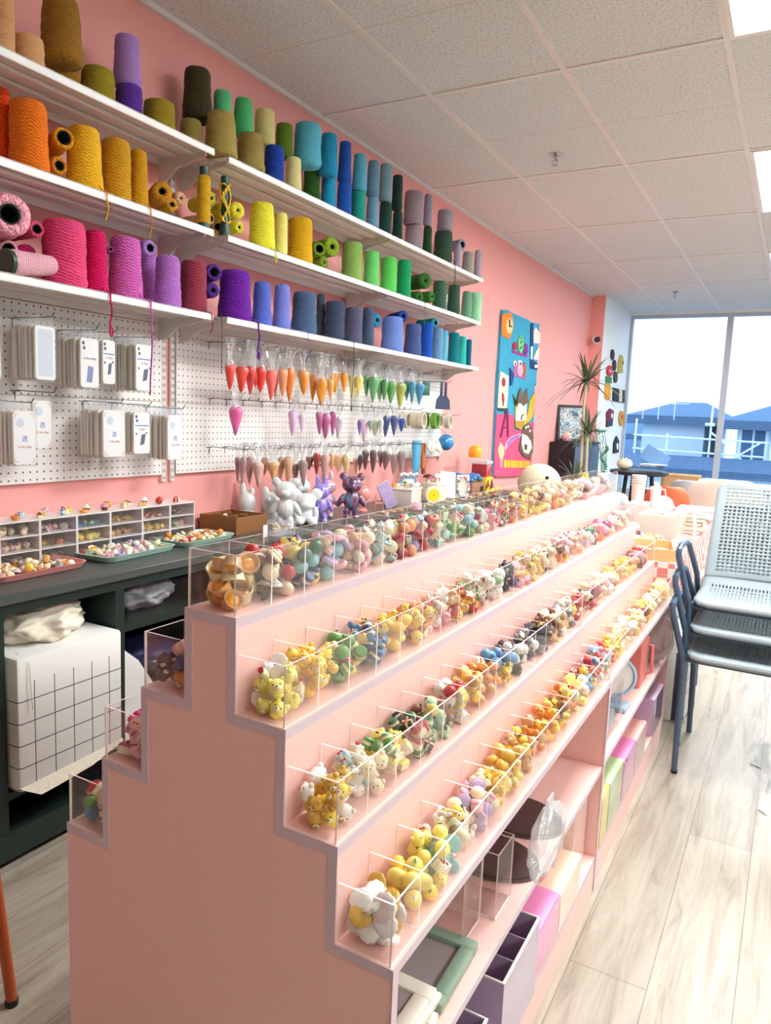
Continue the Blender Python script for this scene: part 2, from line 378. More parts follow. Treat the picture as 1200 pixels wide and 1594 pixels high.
# ------------------------------------------------------------------ stepped pink display units
XC, W1, DD, Z1, RR = -.68446, .0470, .0869, 1.01965, .13632
YU = [(.7478, 1.9826), (1.9846, 3.154)]
TH = .0145
def hw(k): return W1+k*DD
def display(i, label):
    y0, y1 = YU[i]; off = -.0024*i
    T = thing('stepped_display', label, 'display stand', (XC+off, y0, 0))
    L = y1-y0
    # stair outline end panels (inside the boards)
    for yy, nm in ((0, 'end_panel'), (L-.015, 'end_panel')):
        pts = []
        for k in range(4): pts += [(hw(k)-(TH if k < 3 else 0), Z1-k*RR-TH), (hw(k)-(TH if k < 3 else 0), Z1-(k+1)*RR-TH if k < 3 else 0)]
        pts = [(x-.0004, z-.0004) for x, z in pts]
        pts2 = pts + [(-x, z) for x, z in reversed(pts)]
        MB().prism([(x, yy+.001, z) for x, z in pts2], (0, .013, 0)).build(nm, PINK, T)
    for k in range(4):
        z = Z1-k*RR
        # step boards: k=0 one board, others one each side
        spans = [(-hw(0), hw(0))] if k == 0 else [(hw(k-1)-TH, hw(k)), (-hw(k), -hw(k-1)+TH)]
        for a, b in spans:
            m = MB().box(a, b, 0, L, z-TH, z, 0)
            for q in m.bm.faces:
                c = q.calc_center_median(); q.normal_update()
                if abs(q.normal.y) > .5: q.material_index = 1
                if abs(q.normal.x) > .5 and (abs(abs(c.x)-hw(k)) < 1e-4): q.material_index = 1
            m.build('step_board', [PINK, TRIM], T)
        if k < 3:
            for s in (1, -1):
                a, b = (hw(k)-TH, hw(k)) if s > 0 else (-hw(k), -hw(k)+TH)
                m = MB().box(a, b, 0, L, z-RR, z-TH, 0)
                for q in m.bm.faces:
                    q.normal_update()
                    if abs(q.normal.y) > .5: q.material_index = 1
                m.build('riser', [PINK, TRIM], T)
    # lower open shelves on the aisle side, closed panel on the other side
    xi, xo, zt = .03, hw(3), Z1-3*RR-TH
    def board(nm, *b):
        m = MB().box(*b, 0)
        for q in m.bm.faces:
            q.normal_update(); c = q.calc_center_median()
            if abs(q.normal.x) > .5 and c.x > xo-.03: q.material_index = 1
        return m.build(nm, [PINK, TRIM], T)
    board('shelf', xi, xo-.002, .015, L-.015, .355, .37)
    board('shelf', xi, xo-.001, .015, L-.015, .09, .105)
    MB().box(xo-.016, xo-.001, .015, L-.015, 0, .09).build('plinth', PINK, T)
    MB().box(xi-.015, xi, .015, L-.015, 0, zt).build('back_panel', PINK, T)
    MB().box(-xo, -xo+.015, .015, L-.015, 0, zt).build('side_panel', PINK, T)
    for yy in (0, L-.0155):
        MB().box(xo+.0002, xo+.0012, yy, yy+.0155, 0, zt+TH-.001).build('edge_strip', TRIM, T)
    return T
display(0, 'near pink stepped display stand with clear compartments of charms')
display(1, 'far pink stepped display stand joined to the end of the near one')

# clear compartment trays on the steps: walls and dividers
TIER = ['top', 'second', 'third', 'lowest']
NC = 15
def tray(i, k, side):
    y0, y1 = YU[i]; off = -.0024*i
    if k == 0: a, b = -hw(0)+.004, hw(0)-.004
    else: a, b = hw(k-1)+.001, hw(k)-.004
    if side < 0: a, b = -b, -a
    lab = 'clear acrylic divided tray on the %s step, %s, %s display' % (TIER[k], 'aisle side' if side > 0 else 'wall side', ('near', 'far')[i])
    if k == 0: lab = 'clear acrylic divided tray along the top of the %s display' % ('near', 'far')[i]
    T = thing('acrylic_tray', lab, 'tray', (XC+off, y0, Z1-k*RR+.0003))
    L = y1-y0; h = .085; t = .0026
    def pan(nm, x0, x1, ya, yb, big):
        m = MB().box(x0, x1, ya, yb, 0, h)
        for q in m.bm.faces:
            q.normal_update()
            if abs(q.normal[big]) < .5: q.material_index = 1
        m.build(nm, [ACR, EDGE], T)
    pan('front_panel', *((b-t, b) if side > 0 else (a, a+t)), .003, L-.003, 0)
    if k == 0: pan('back_panel', a, a+t, .003, L-.003, 0)
    aa, bb = (a+(t if k == 0 else 0), b-t) if side > 0 else (a+t, b)
    pan('end_panel', aa, bb, .003, .003+t, 1); pan('end_panel', aa, bb, L-.003-t, L-.003, 1)
    for c in range(1, NC):
        y = .003+(L-.006)*c/NC
        pan('divider', aa, bb, y-t/2, y+t/2, 1)
    return aa, bb
for i in range(2):
    for k in range(4): tray(i, k, 1)
    if i == 0:
        for k in (1, 2, 3): tray(i, k, -1)

# ------------------------------------------------------------------ charms
CH = mat('charm_resin', 'ffffff', .38, obj=True, coat=.15)
CHC = mat('charm_cream', 'f0dfba', .45)
CHO = mat('charm_orange', 'e59a1e', .3, coat=.3)
CHB = mat('charm_brown', '6b3a24', .45)
CHK = mat('charm_dark', '2b2220', .45)
CHR = mat('charm_red', 'c3272c', .35)
CHG = mat('charm_green', '4f9348', .4)
CMATS = [CH, CHC, CHO, CHB, CHK, CHR, CHG]
KIND = {}
def kmesh(key, m):
    me = bpy.data.meshes.new(key); bmesh.ops.recalc_face_normals(m.bm, faces=m.bm.faces[:]); m.bm.to_mesh(me); m.bm.free()
    for q in me.polygons: q.use_smooth = True
    me.set_sharp_from_angle(angle=math.radians(42))
    for x in CMATS: me.materials.append(x)
    KIND[key] = me
kmesh('tart', MB().lathe([(.62, -.5), (.7, -.5), (.92, .42), (.96, .5), (.9, .55), (.8, .5), (.68, .22), (.5, .16)], 18, cap1=True).lathe([(.66, .2), (.55, .34), (.3, .42), (.01, .45)], 14, m=2))
kmesh('bun', MB().sph((0, 0, 0), (.95, .95, .72), 0, 16, 10).sph((0, 0, .5), (.35, .35, .25), 1, 8, 5))
kmesh('bear', MB().sph((0, 0, 0), (.82, .72, .72), 0, 14, 9).sph((-.55, 0, .58), .28, 0, 8, 6).sph((.55, 0, .58), .28, 0, 8, 6).sph((0, -.6, -.15), (.34, .25, .26), 1, 9, 6).sph((0, -.83, -.06), .08, 4, 6, 4).sph((-.3, -.64, .12), .075, 4, 6, 4).sph((.3, -.64, .12), .075, 4, 6, 4).sph((0, .1, -.62), (.5, .42, .34), 0, 10, 6))
kmesh('cat', MB().sph((0, 0, 0), (.86, .72, .70), 0, 14, 9).lathe([(.24, 0), (.01, .42)], 6, M=TR(-.5, 0, .46) @ RY(-.35)).lathe([(.24, 0), (.01, .42)], 6, M=TR(.5, 0, .46) @ RY(.35)).sph((-.3, -.66, .08), .075, 4, 6, 4).sph((.3, -.66, .08), .075, 4, 6, 4).sph((0, -.70, -.08), (.07, .06, .05), 5, 6, 4).sph((0, .1, -.62), (.5, .42, .34), 0, 10, 6))
kmesh('dog', MB().sph((0, 0, 0), (.78, .72, .74), 0, 14, 9).sph((-.68, -.02, .12), (.16, .24, .46), 3, 8, 6, RY(-.25)).sph((.68, -.02, .12), (.16, .24, .46), 3, 8, 6, RY(.25)).sph((0, -.6, -.18), (.34, .28, .26), 1, 9, 6).sph((0, -.86, -.08), .09, 4, 6, 4).sph((-.28, -.64, .14), .075, 4, 6, 4).sph((.28, -.64, .14), .075, 4, 6, 4).sph((0, .1, -.62), (.5, .42, .34), 0, 10, 6))
kmesh('chick', MB().sph((0, 0, -.1), (.82, .78, .82), 0, 16, 10).sph((0, -.8, .02), (.16, .16, .1), 2, 7, 5).sph((-.28, -.68, .2), .075, 4, 6, 4).sph((.28, -.68, .2), .075, 4, 6, 4).sph((-.78, .05, -.2), (.14, .3, .24), 0, 8, 6).sph((.78, .05, -.2), (.14, .3, .24), 0, 8, 6).tube([(0, 0, .7), (.04, 0, .95)], .06, 5, 0))
kmesh('flower', MB().lathe([(.85, -.2), (.97, -.12), (.97, .12), (.85, .2), (.4, .26), (.01, .22)], 40, fn=lambda a, i, z: 1+.045*math.cos(10*a)))
def star2(n, ro, ri, z):
    return [((ro if i % 2 == 0 else ri)*math.cos(PI*i/n+PI/2), (ro if i % 2 == 0 else ri)*math.sin(PI*i/n+PI/2), z) for i in range(2*n)]
def puffy(pts2, h, top=.8):
    m = MB(); n = len(pts2)
    v = [(x*top, y*top, -h) for x, y in pts2]+[(x, y, -h*.4) for x, y in pts2]+[(x, y, h*.4) for x, y in pts2]+[(x*top, y*top, h) for x, y in pts2]
    f = [tuple(range(n-1, -1, -1)), tuple(range(3*n, 4*n))]
    for r in range(3): f += [(r*n+i, r*n+(i+1) % n, (r+1)*n+(i+1) % n, (r+1)*n+i) for i in range(n)]
    m._add(v, f, 0); return m
kmesh('star', puffy([(x, y) for x, y, z in star2(5, .98, .52, 0)], .3))
kmesh('heart', puffy([(.9*(16*math.sin(t)**3)/17, .9*(13*math.cos(t)-5*math.cos(2*t)-2*math.cos(3*t)-math.cos(4*t))/17) for t in [2*PI*i/26 for i in range(26)]], .32))
m = MB(); v = []; f = []
for i in range(18):
    for j in range(9):
        a = 2*PI*i/18; b_ = 2*PI*j/9; v.append(((.62+.34*math.cos(b_))*math.cos(a), (.62+.34*math.cos(b_))*math.sin(a), .34*math.sin(b_))); f.append((i*9+j, ((i+1) % 18)*9+j, ((i+1) % 18)*9+(j+1) % 9, i*9+(j+1) % 9))
m._add(v, f)
for i in range(9):
    a = i*2.4; m.box(-.07, .07, -.025, .025, 0, .06, [1, 5, 6][i % 3], TR(.62*math.cos(a), .62*math.sin(a), .31) @ RZ(a*3))
kmesh('donut', m)
kmesh('cake', MB().box(-.7, .7, -.55, .55, -.55, .1, 1, bev=.08).box(-.72, .72, -.57, .57, .05, .35, 0, bev=.1).sph((0, 0, .5), .22, 5, 8, 6).sph((.38, .2, .4), .14, 0, 7, 5).sph((-.38, -.2, .4), .14, 0, 7, 5))
kmesh('candy', MB().lathe([(.5, -.62), (.62, -.5), (.62, .5), (.5, .62)], 16).lathe([(.635, -.15), (.635, .15)], 16, m=1, cap0=False, cap1=False))
kmesh('duck', MB().sph((0, .1, -.25), (.62, .78, .55), 0, 12, 8).sph((0, -.4, .42), .48, 0, 12, 8).sph((0, -.88, .36), (.2, .2, .09), 2, 8, 5).sph((-.22, -.8, .55), .07, 4, 6, 4).sph((.22, -.8, .55), .07, 4, 6, 4).sph((0, .85, 0), (.2, .2, .14), 0, 7, 5))
kmesh('bread', MB().box(-.85, .85, -.5, .5, -.45, .2, 0, bev=.16, seg=3).sph((-.4, 0, .2), (.46, .52, .34), 0, 10, 6).sph((.4, 0, .2), (.46, .52, .34), 0, 10, 6).box(-.6, .6, -.06, .06, .44, .56, 1, bev=.03))
kmesh('fruit', MB().sph((0, 0, 0), (.86, .86, .82), 0, 16, 10).tube([(0, 0, .76), (.05, 0, .98)], .06, 5, 3).sph((.2, 0, .86), (.26, .12, .06), 6, 8, 4))
kmesh('cupcake', MB().lathe([(.5, -.75), (.72, -.05)], 22, m=3, fn=lambda a, i, z: 1+.03*math.cos(11*a)).lathe([(.78, -.08), (.86, .1), (.76, .26), (.64, .3), (.66, .42), (.5, .56), (.36, .58), (.36, .68), (.05, .92)], 16).sph((0, 0, .92), .15, 5, 7, 5))
m = MB().lathe([(.8, -.2), (.95, -.05), (.93, .08), (.7, .2), (.01, .25)], 20)
for i in range(7): m.sph((.55*math.cos(i*.9+.2)*(1 if i % 2 else .5), .55*math.sin(i*.9+.2)*(1 if i % 2 else .5), .2), (.12, .12, .08), 3, 6, 4)
kmesh('cookie', m)
kmesh('bow', MB().sph((-.52, 0, 0), (.46, .24, .5), 0, 10, 7).sph((.52, 0, 0), (.46, .24, .5), 0, 10, 7).sph((0, 0, 0), (.2, .28, .24), 0, 8, 6).box(-.32, -.12, -.1, .1, -.8, 0, 0, RY(.25)).box(.12, .32, -.1, .1, -.8, 0, 0, RY(-.25)))
kmesh('macaron', MB().lathe([(.7, -.48), (.9, -.36), (.92, -.14)], 18).lathe([(.82, -.14), (.84, 0), (.82, .14)], 18, m=1, cap0=False, cap1=False).lathe([(.92, .14), (.9, .36), (.7, .48), (.01, .52)], 18))
kmesh('bottle', MB().lathe([(.38, -.9), (.44, -.84), (.44, .2), (.2, .46), (.2, .72)], 14).lathe([(.25, .68), (.25, .92)], 12, m=5).lathe([(.45, -.5), (.45, -.02)], 14, m=1, cap0=False, cap1=False))
kmesh('rabbit', MB().sph((0, 0, -.2), (.7, .62, .6), 0, 14, 9).sph((-.27, .02, .6), (.17, .12, .42), 0, 8, 6).sph((.27, .02, .6), (.17, .12, .42), 0, 8, 6).sph((-.27, -.09, .6), (.08, .05, .28), 1, 6, 5).sph((.27, -.09, .6), (.08, .05, .28), 1, 6, 5).sph((-.26, -.72, -.1), .075, 4, 6, 4).sph((.26, -.72, -.1), .075, 4, 6, 4).sph((0, -.78, -.25), (.1, .06, .07), 5, 6, 4).sph((0, .1, -.7), (.45, .4, .28), 0, 10, 6))
kmesh('gift', MB().box(-.58, .58, -.58, .58, -.58, .5, 0, bev=.05).box(-.12, .12, -.6, .6, -.6, .54, 1).box(-.6, .6, -.12, .12, -.6, .54, 1).sph((-.2, 0, .62), (.2, .1, .13), 5, 7, 5).sph((.2, 0, .62), (.2, .1, .13), 5, 7, 5))
kmesh('mushroom', MB().lathe([(.34, -.8), (.4, -.6), (.3, 0)], 12, m=1).lathe([(.5, -.1), (.86, 0), (.8, .3), (.5, .6), (.01, .74)], 18).sph((.4, .2, .5), .13, 1, 6, 4).sph((-.3, -.35, .5), .15, 1, 6, 4).sph((-.1, .5, .4), .1, 1, 6, 4))
KN = dict(tart='egg_tart_charm', bun='bun_charm', bear='bear_charm', cat='cat_charm', dog='dog_charm', chick='chick_charm', flower='flower_charm', star='star_charm', heart='heart_charm', donut='donut_charm', cake='cake_charm', candy='candy_charm', duck='duck_charm', bread='bread_charm', fruit='fruit_charm', cupcake='cupcake_charm', cookie='cookie_charm', bow='bow_charm', macaron='macaron_charm', bottle='bottle_charm', rabbit='rabbit_charm', gift='gift_box_charm', mushroom='mushroom_charm')
PAL = dict(W=('faf6ee', 'white'), C=('f8e8c0', 'cream'), Y=('fbd44c', 'yellow'), L=('fbea7a', 'lemon yellow'), G=('e6b850', 'gold'), O=('f29a48', 'orange'), T=('deb074', 'tan'), B=('8a573c', 'brown'), K=('2c272a', 'black'), R=('c43038', 'red'), P=('f7b6c2', 'pink'), H=('da4a82', 'hot pink'), M=('b23676', 'magenta'), V=('8c6cba', 'violet'), I=('cdb6e0', 'lilac'), N=('303f78', 'navy'), U=('5f9acc', 'blue'), A=('98cdd6', 'aqua'), E=('64a452', 'green'), F=('b4dcb4', 'mint'), S=('a0a6ac', 'grey'), J=('3f7c5c', 'dark green'))
def nameclean(s): return s.replace('_', ' ')
def shade(h, rnd):
    c = [int(h[i:i+2], 16)/255 for i in (0, 2, 4)]; f_ = 1+rnd.uniform(-.09, .05)
    c = [min(1, max(0, x*f_+rnd.uniform(-.02, .02))) for x in c]
    return [x/12.92 if x <= .04045 else ((x+.055)/1.055)**2.4 for x in c]+[1.0]
def settle(x0, x1, y0, y1, n, rs, top, rnd, tries=10, slope=0, cf=None):
    """drop n balls of radii rs into the box, lowest free place first"""
    S = []
    for i in range(n):
        r = rs[i]; best = None; g = cf[i] if cf else 1.0
        for t in range(tries):
            x = rnd.uniform(x0+r*.99, x1-r*.99) if x1-x0 > 1.9*r else (x0+x1)/2
            y = rnd.uniform(y0+r*.99, y1-r*.99) if y1-y0 > 1.9*r else (y0+y1)/2
            z = r*.82*(g+.12 if g < 1 else 1)
            for (a, b, c, q, h_) in S:
                d2 = (x-a)**2+(y-b)**2; R = (r*g+q*h_)*.80
                if d2 < R*R: z = max(z, c+math.sqrt(R*R-d2))
            zz = z + slope*(x-x0)
            if best is None or zz < best[0]: best = (zz, x, y, z)
        if best[3]+r*.75 > top: continue
        S.append((best[1], best[2], best[3], r, g))
    return S if cf else [t[:4] for t in S]
def ordinal(n): return ['first', 'second', 'third', 'fourth', 'fifth', 'sixth', 'seventh', 'eighth', 'ninth', 'tenth', 'eleventh', 'twelfth', 'thirteenth', 'fourteenth', 'fifteenth'][n]
def pile(spec, x0, x1, y0, y1, z0, n, r, top, where, rnd, jit=.14, alt=None):
    items = []
    for s in spec.split():
        k, cs = s.split(':')
        for c in cs: items.append((k, c))
    rs = [r*(1+rnd.uniform(-jit, jit)) for _ in range(n)]
    pick = [items[rnd.randrange(len(items))] for _ in range(n)]
    FLAT = dict(flower=.62, cookie=.62, macaron=.75, star=.62, heart=.62, tart=.80, cake=.82, bread=.82, gift=.85, candy=.8, bottle=.75, bow=.7, donut=.75)
    used = [FLAT.get(k, 1.0) for k, c in pick]
    left = list(range(n)); out = settle(x0, x1, y0, y1, n, rs, top, rnd, slope=.25, cf=used)
    look = {}
    for q_, g_ in zip(rs, used): look.setdefault((q_, g_), pick[rs.index(q_)])
    for j, (x, y, z, q, g) in enumerate(out):
        k, c = look[(q, g)]
        h, cn = PAL[c]
        nm = nameclean(KN[k])
        if k == 'bear' and alt: k = alt
        nm = nameclean(KN[k])
        if k == 'tart': rot = (rnd.uniform(-.3, 1.5), rnd.uniform(-.2, .9), rnd.uniform(-.4, .8)) if rnd.random() < .7 else (rnd.uniform(1.6, 3.0), rnd.uniform(-.5, .5), 0)
        elif k in ('flower', 'cookie', 'macaron'): rot = (rnd.uniform(.5, 1.9), rnd.uniform(-.7, .7), rnd.uniform(-.3, .9)) if rnd.random() < .7 else (rnd.uniform(-1.2, 1.2), rnd.uniform(-1.2, 1.2), rnd.uniform(0, 6.28))
        elif k in ('bear', 'duck', 'rabbit', 'cat', 'dog', 'chick'): rot = (rnd.uniform(-.9, .5), rnd.uniform(-.6, .6), rnd.gauss(.4, .8))
        else: rot = (rnd.uniform(-.9, .9), rnd.uniform(-.9, .9), rnd.uniform(0, 6.28))
        o = inst(KN[k], KIND[k], (x, y, z0+z), rot, q*1.0)
        o.color = shade(h, rnd)
        tag(o, '%s %s in the %s' % (cn, nm, where), 'charm', '%s %ss in the %s' % (cn, nm, where))
CELLS = {
 (0, 0): ["tart:TCTTC", "cupcake:CW fruit:R cookie:K bun:C", "candy:KN fruit:AJ bun:L cake:L", "donut:PI candy:P fruit:A", "bread:TC bun:C donut:P", "cake:WA gift:AW bun:C", "fruit:OR gift:A star:L", "fruit:RVE candy:U cake:P", "gift:AF bun:W cake:OF", "candy:EF bow:L cake:P", "bun:FAC fruit:E bear:W", "flower:RW candy:F bun:C", "flower:PH gift:S heart:R", "cake:RO bottle:J heart:R", "candy:PW bottle:S star:O"],
 (1, 0): ["bear:YL star:Y", "star:YL bread:T", "donut:TB bread:Y", "bear:TO bun:C", "fruit:O bear:C", "bear:PC bun:T", "bread:CT", "bear:CP cookie:C", "rabbit:CW", "bun:PB", "rabbit:WC", "bear:WC flower:P", "flower:WP", "bun:WC", "star:CW"],
 (0, 1): ["bear:WL gift:L bottle:C flower:W", "bear:YLY duck:Y", "fruit:RE bread:C candy:EL", "bow:U gift:UY candy:N", "duck:YL bun:Y", "bear:CY donut:O", "rabbit:WP bear:C", "fruit:R bear:YW bread:T", "star:YO gift:E heart:R", "bun:W bear:WF rabbit:W", "bun:FW bear:W", "bear:K rabbit:KN", "star:OY flower:P", "bear:YC", "candy:K bear:YC"],
 (1, 1): ["bear:CW bun:C", "bear:BC bread:O", "star:YC bear:P", "bear:PB", "cake:OP", "bear:IP bun:C", "bear:JW", "rabbit:BP", "bear:OP", "bun:PM", "bear:RC", "bear:BW", "star:PC", "bear:CP", "bun:OP"],
 (0, 2): ["bear:YGYG bear:W", "gift:A fruit:O cake:W bear:CW", "cake:WL candy:E bear:Y", "candy:J cake:R gift:K bottle:J", "mushroom:E bun:L bear:BF", "fruit:R bear:W candy:L", "bear:YC bun:T", "bread:TO gift:W", "duck:L star:Y fruit:U", "bear:KW", "rabbit:KW cake:S", "bear:KS cookie:K", "star:YT bear:B", "bear:BT flower:W", "rabbit:WS bear:Y"],
 (1, 2): ["bear:RW", "bear:WCR", "bear:KRW", "flower:PW bear:C", "bear:CP", "bun:WP", "star:CW", "bear:TY", "bread:OT", "bread:YO", "star:YO", "bear:TB", "flower:IB", "bear:WR", "cake:RW"],
 (0, 3): ["flower:WWWG", "fruit:YL bun:L", "bear:L gift:W flower:A fruit:L", "bun:C bow:W cake:W bear:Y", "heart:I candy:P macaron:I bun:C", "bread:YC star:Y", "duck:YL bun:G", "bear:YT fruit:R", "duck:YO bear:T", "duck:YO bun:O", "star:YL fruit:B", "bear:LC bread:O", "bear:LW flower:Y", "bear:RUY gift:R", "star:OU bear:RW"],
 (1, 3): ["gift:AU bear:RP star:O", "star:Y bow:P heart:R", "duck:YL", "bear:YC", "bread:CT", "bun:CW", "bear:YL", "cake:CW", "bear:BT", "star:YL", "bear:CW", "bun:TC", "bread:OT", "star:L", "flower:CY"],
}
LEFT = {1: ["bear:NKO candy:KP", "bear:KN"], 2: ["cake:H gift:HP heart:H flower:P", "gift:HM"], 3: ["fruit:E bun:C bear:U cake:R", "bear:EU"]}
NTOT = 0
for (i, k), specs in CELLS.items():
    y0, y1 = YU[i]; off = -.0024*i; L = y1-y0-.006
    a, b = (-hw(0)+.0075, hw(0)-.0075) if k == 0 else (hw(k-1)+.002, hw(k)-.0075)
    z = Z1-k*RR+.0004
    for c, sp in enumerate(specs):
        rnd = random.Random(i*1000+k*100+c)
        ya = y0+.003+L*c/NC+.003; yb = y0+.003+L*(c+1)/NC-.003
        n = 26 if i == 0 and c < 7 else 23 if i == 0 else 13
        r = .0146 if i == 0 and c < 7 else .0155 if i == 0 else .0190
        if sp.startswith('tart'): n, r = 24, .0175
        if sp.startswith('flower:WWW'): n, r = 30, .0168
        top = .080 if k == 0 else .072
        where = '%s compartment, %s tray, %s display' % (ordinal(c), TIER[k], ('near', 'far')[i])
        alt = None if i == 0 and c in (0, 1, 10) else ((None, 'cat', 'dog', 'chick')[(c+k+2*i) % 4])
        pile(sp, XC+off+a, XC+off+b, ya, yb, z, n, r, top, where, rnd, alt=alt)
for k, specs in LEFT.items():
    a, b = -hw(k)+.0075, -hw(k-1)-.002
    L = YU[0][1]-YU[0][0]-.006
    for c, sp in enumerate(specs):
        rnd = random.Random(7000+k*100+c)
        ya = YU[0][0]+.003+L*c/NC+.003; yb = YU[0][0]+.003+L*(c+1)/NC-.003
        pile(sp, XC+a, XC+b, ya, yb, Z1-k*RR+.0004, 24, .0158, .070, '%s compartment, %s tray, wall side' % (ordinal(c), TIER[k]), rnd)
YARN={
 'B':[
  (-2.000,1.534,1.643,1.842,0.0642,'e8457a','coral pink'),
  (-2.000,1.649,1.643,1.840,0.0376,'d4075e','crimson'),
  (-2.000,1.767,1.643,1.846,0.0562,'cf60b0','orchid pink'),
  (-2.120,1.978,1.643,1.848,0.0280,'bd78c8','small lilac'),
  (-2.000,1.955,1.643,1.824,0.0476,'b472c6','lilac'),
  (-2.000,2.083,1.643,1.832,0.0496,'943546','dark rose'),
  (-2.000,2.312,1.643,1.840,0.0672,'6a1a9a','deep purple'),
  (-2.000,2.481,1.643,1.826,0.0413,'5a6fce','periwinkle'),
  (-2.000,2.616,1.643,1.838,0.0401,'7b86d8','pale periwinkle'),
  (-2.000,2.780,1.643,1.833,0.0593,'4a6484','slate blue'),
  (-2.072,3.016,1.643,1.866,0.0217,'3f5063','charcoal slate'),
  (-2.000,3.032,1.643,1.830,0.0494,'3d4a63','navy charcoal'),
  (-2.000,3.203,1.643,1.825,0.0466,'595a78','mauve grey'),
  (-2.000,3.347,1.643,1.847,0.0332,'475a74','storm blue'),
  (-2.000,3.608,1.643,1.834,0.0616,'6f8fd8','cornflower'),
  (-2.000,3.856,1.643,1.828,0.0519,'4a5c92','dusty indigo'),
  (-2.000,4.036,1.643,1.856,0.0365,'1456c4','royal blue'),
  (-2.000,4.191,1.643,1.845,0.0337,'6f9fc4','greyed sky blue'),
  (-2.000,4.286,1.643,1.841,0.0242,'5cc4dc','pale cyan'),
  (-1.990,4.412,1.643,1.843,0.0371,'007c88','deep teal'),
  (-2.000,4.572,1.643,1.837,0.0298,'2fc0b6','turquoise'),
  (-2.000,4.683,1.643,1.829,0.0195,'0a6a80','dark petrol'),
 ],
 'M':[
  (-2.079,1.394,1.941,2.178,0.0293,'f04a10','red orange'),
  (-2.000,1.422,1.941,2.140,0.0539,'ee7408','bright orange'),
  (-2.000,1.610,1.941,2.134,0.0561,'f0b418','golden yellow'),
  (-2.000,1.732,1.941,2.138,0.0464,'cf9412','ochre'),
  (-2.000,1.825,1.941,2.136,0.0320,'d09410','narrow ochre'),
  (-2.000,2.472,1.941,2.136,0.0564,'ece43a','lemon yellow'),
  (-1.990,2.588,1.941,2.124,0.0271,'f2ec84','pale lemon'),
  (-2.000,2.737,1.941,2.141,0.0565,'d8a60c','mustard'),
  (-2.000,3.170,1.941,2.132,0.0520,'8fb45a','sage green'),
  (-2.000,3.361,1.941,2.128,0.0396,'6fdc72','light green'),
  (-2.000,3.542,1.941,2.135,0.0447,'62d860','spring green'),
  (-2.000,3.717,1.941,2.156,0.0410,'12a262','emerald'),
  (-2.000,4.185,1.941,2.124,0.0432,'3f6a52','grey green'),
  (-2.000,4.396,1.941,2.136,0.0429,'355a48','charcoal green'),
  (-2.000,4.606,1.941,2.131,0.0382,'6fa884','dull mint'),
  (-2.000,4.759,1.941,2.147,0.0414,'9be0b4','pale mint'),
 ],
 'T':[
  (-2.012,1.360,2.316,2.415,0.0299,'f0b27a','upper peach'),
  (-2.000,1.346,2.219,2.316,0.0350,'eeb27c','lower peach'),
  (-2.000,1.428,2.219,2.311,0.0417,'f0b67e','squat peach'),
  (-2.000,1.535,2.285,2.461,0.0611,'9a6a18','tall brown'),
  (-2.092,1.608,2.219,2.357,0.0545,'a87410','lower brown'),
  (-2.055,1.710,2.219,2.350,0.0541,'a58e18','olive mustard'),
  (-2.036,1.811,2.329,2.487,0.0452,'b288d0','upper lilac'),
  (-2.018,1.802,2.219,2.329,0.0431,'5c2ba0','violet'),
  (-2.000,1.915,2.219,2.317,0.0534,'a08a14','squat olive mustard'),
  (-2.086,2.186,2.364,2.547,0.0552,'3d3618','blackish olive'),
  (-2.030,2.095,2.219,2.327,0.0396,'94803c','khaki'),
  (-2.080,2.316,2.361,2.519,0.0375,'5ac888','mint'),
  (-1.970,2.188,2.219,2.376,0.0615,'a8944a','large khaki'),
  (-2.060,2.418,2.386,2.524,0.0423,'54c47c','jade'),
  (-1.970,2.357,2.219,2.358,0.0574,'a08c48','khaki tan'),
  (-2.060,2.552,2.385,2.529,0.0427,'e0d28a','cream'),
  (-2.050,2.673,2.376,2.515,0.0372,'5e7e18','moss green'),
  (-2.000,2.544,2.219,2.378,0.0411,'1040a4','cobalt blue'),
  (-2.000,2.676,2.219,2.374,0.0371,'e8de98','lower cream'),
  (-2.086,2.934,2.219,2.430,0.0417,'2c5c18','forest green'),
  (-2.000,2.775,2.365,2.544,0.0619,'58b4cc','sky blue'),
  (-2.000,2.941,2.374,2.559,0.0440,'1c94bc','cerulean'),
  (-2.049,3.019,2.219,2.411,0.0379,'1ca0cc','bright cerulean'),
  (-2.000,3.078,2.387,2.569,0.0334,'1852ac','royal blue'),
  (-2.000,3.083,2.219,2.387,0.0367,'1a56b8','lower royal blue'),
  (-2.000,3.213,2.381,2.556,0.0377,'58b4cc','aqua'),
  (-2.000,3.210,2.219,2.381,0.0363,'18a08c','teal'),
  (-2.000,3.344,2.391,2.564,0.0340,'6a94ac','steel blue'),
  (-2.000,3.348,2.219,2.391,0.0342,'74a4c4','pale steel blue'),
  (-2.000,3.472,2.401,2.587,0.0334,'7aa4b0','greyed blue'),
  (-2.000,3.484,2.219,2.401,0.0336,'1e4a3e','bottle green'),
  (-2.000,3.600,2.390,2.569,0.0292,'163c36','black green'),
  (-2.000,3.617,2.219,2.390,0.0294,'16403a','lower black green'),
  (-2.000,3.795,2.359,2.538,0.0556,'9c8c94','mauve taupe'),
  (-2.000,3.810,2.219,2.359,0.0524,'a8949c','rosy taupe'),
  (-2.000,3.972,2.397,2.572,0.0242,'9898ac','lavender grey'),
  (-2.000,3.984,2.219,2.397,0.0281,'245030','dark pine'),
  (-2.000,4.211,2.424,2.543,0.0487,'a8a4b0','pale lavender grey'),
  (-1.970,4.137,2.219,2.402,0.0576,'34503e','spruce'),
  (-1.990,4.396,2.219,2.384,0.0243,'b0a8bc','slim lavender'),
  (-2.000,4.586,2.219,2.378,0.0399,'a4a49c','warm grey'),
  (-2.000,4.758,2.219,2.424,0.0260,'b4acb8','slim pale mauve'),
 ],
}
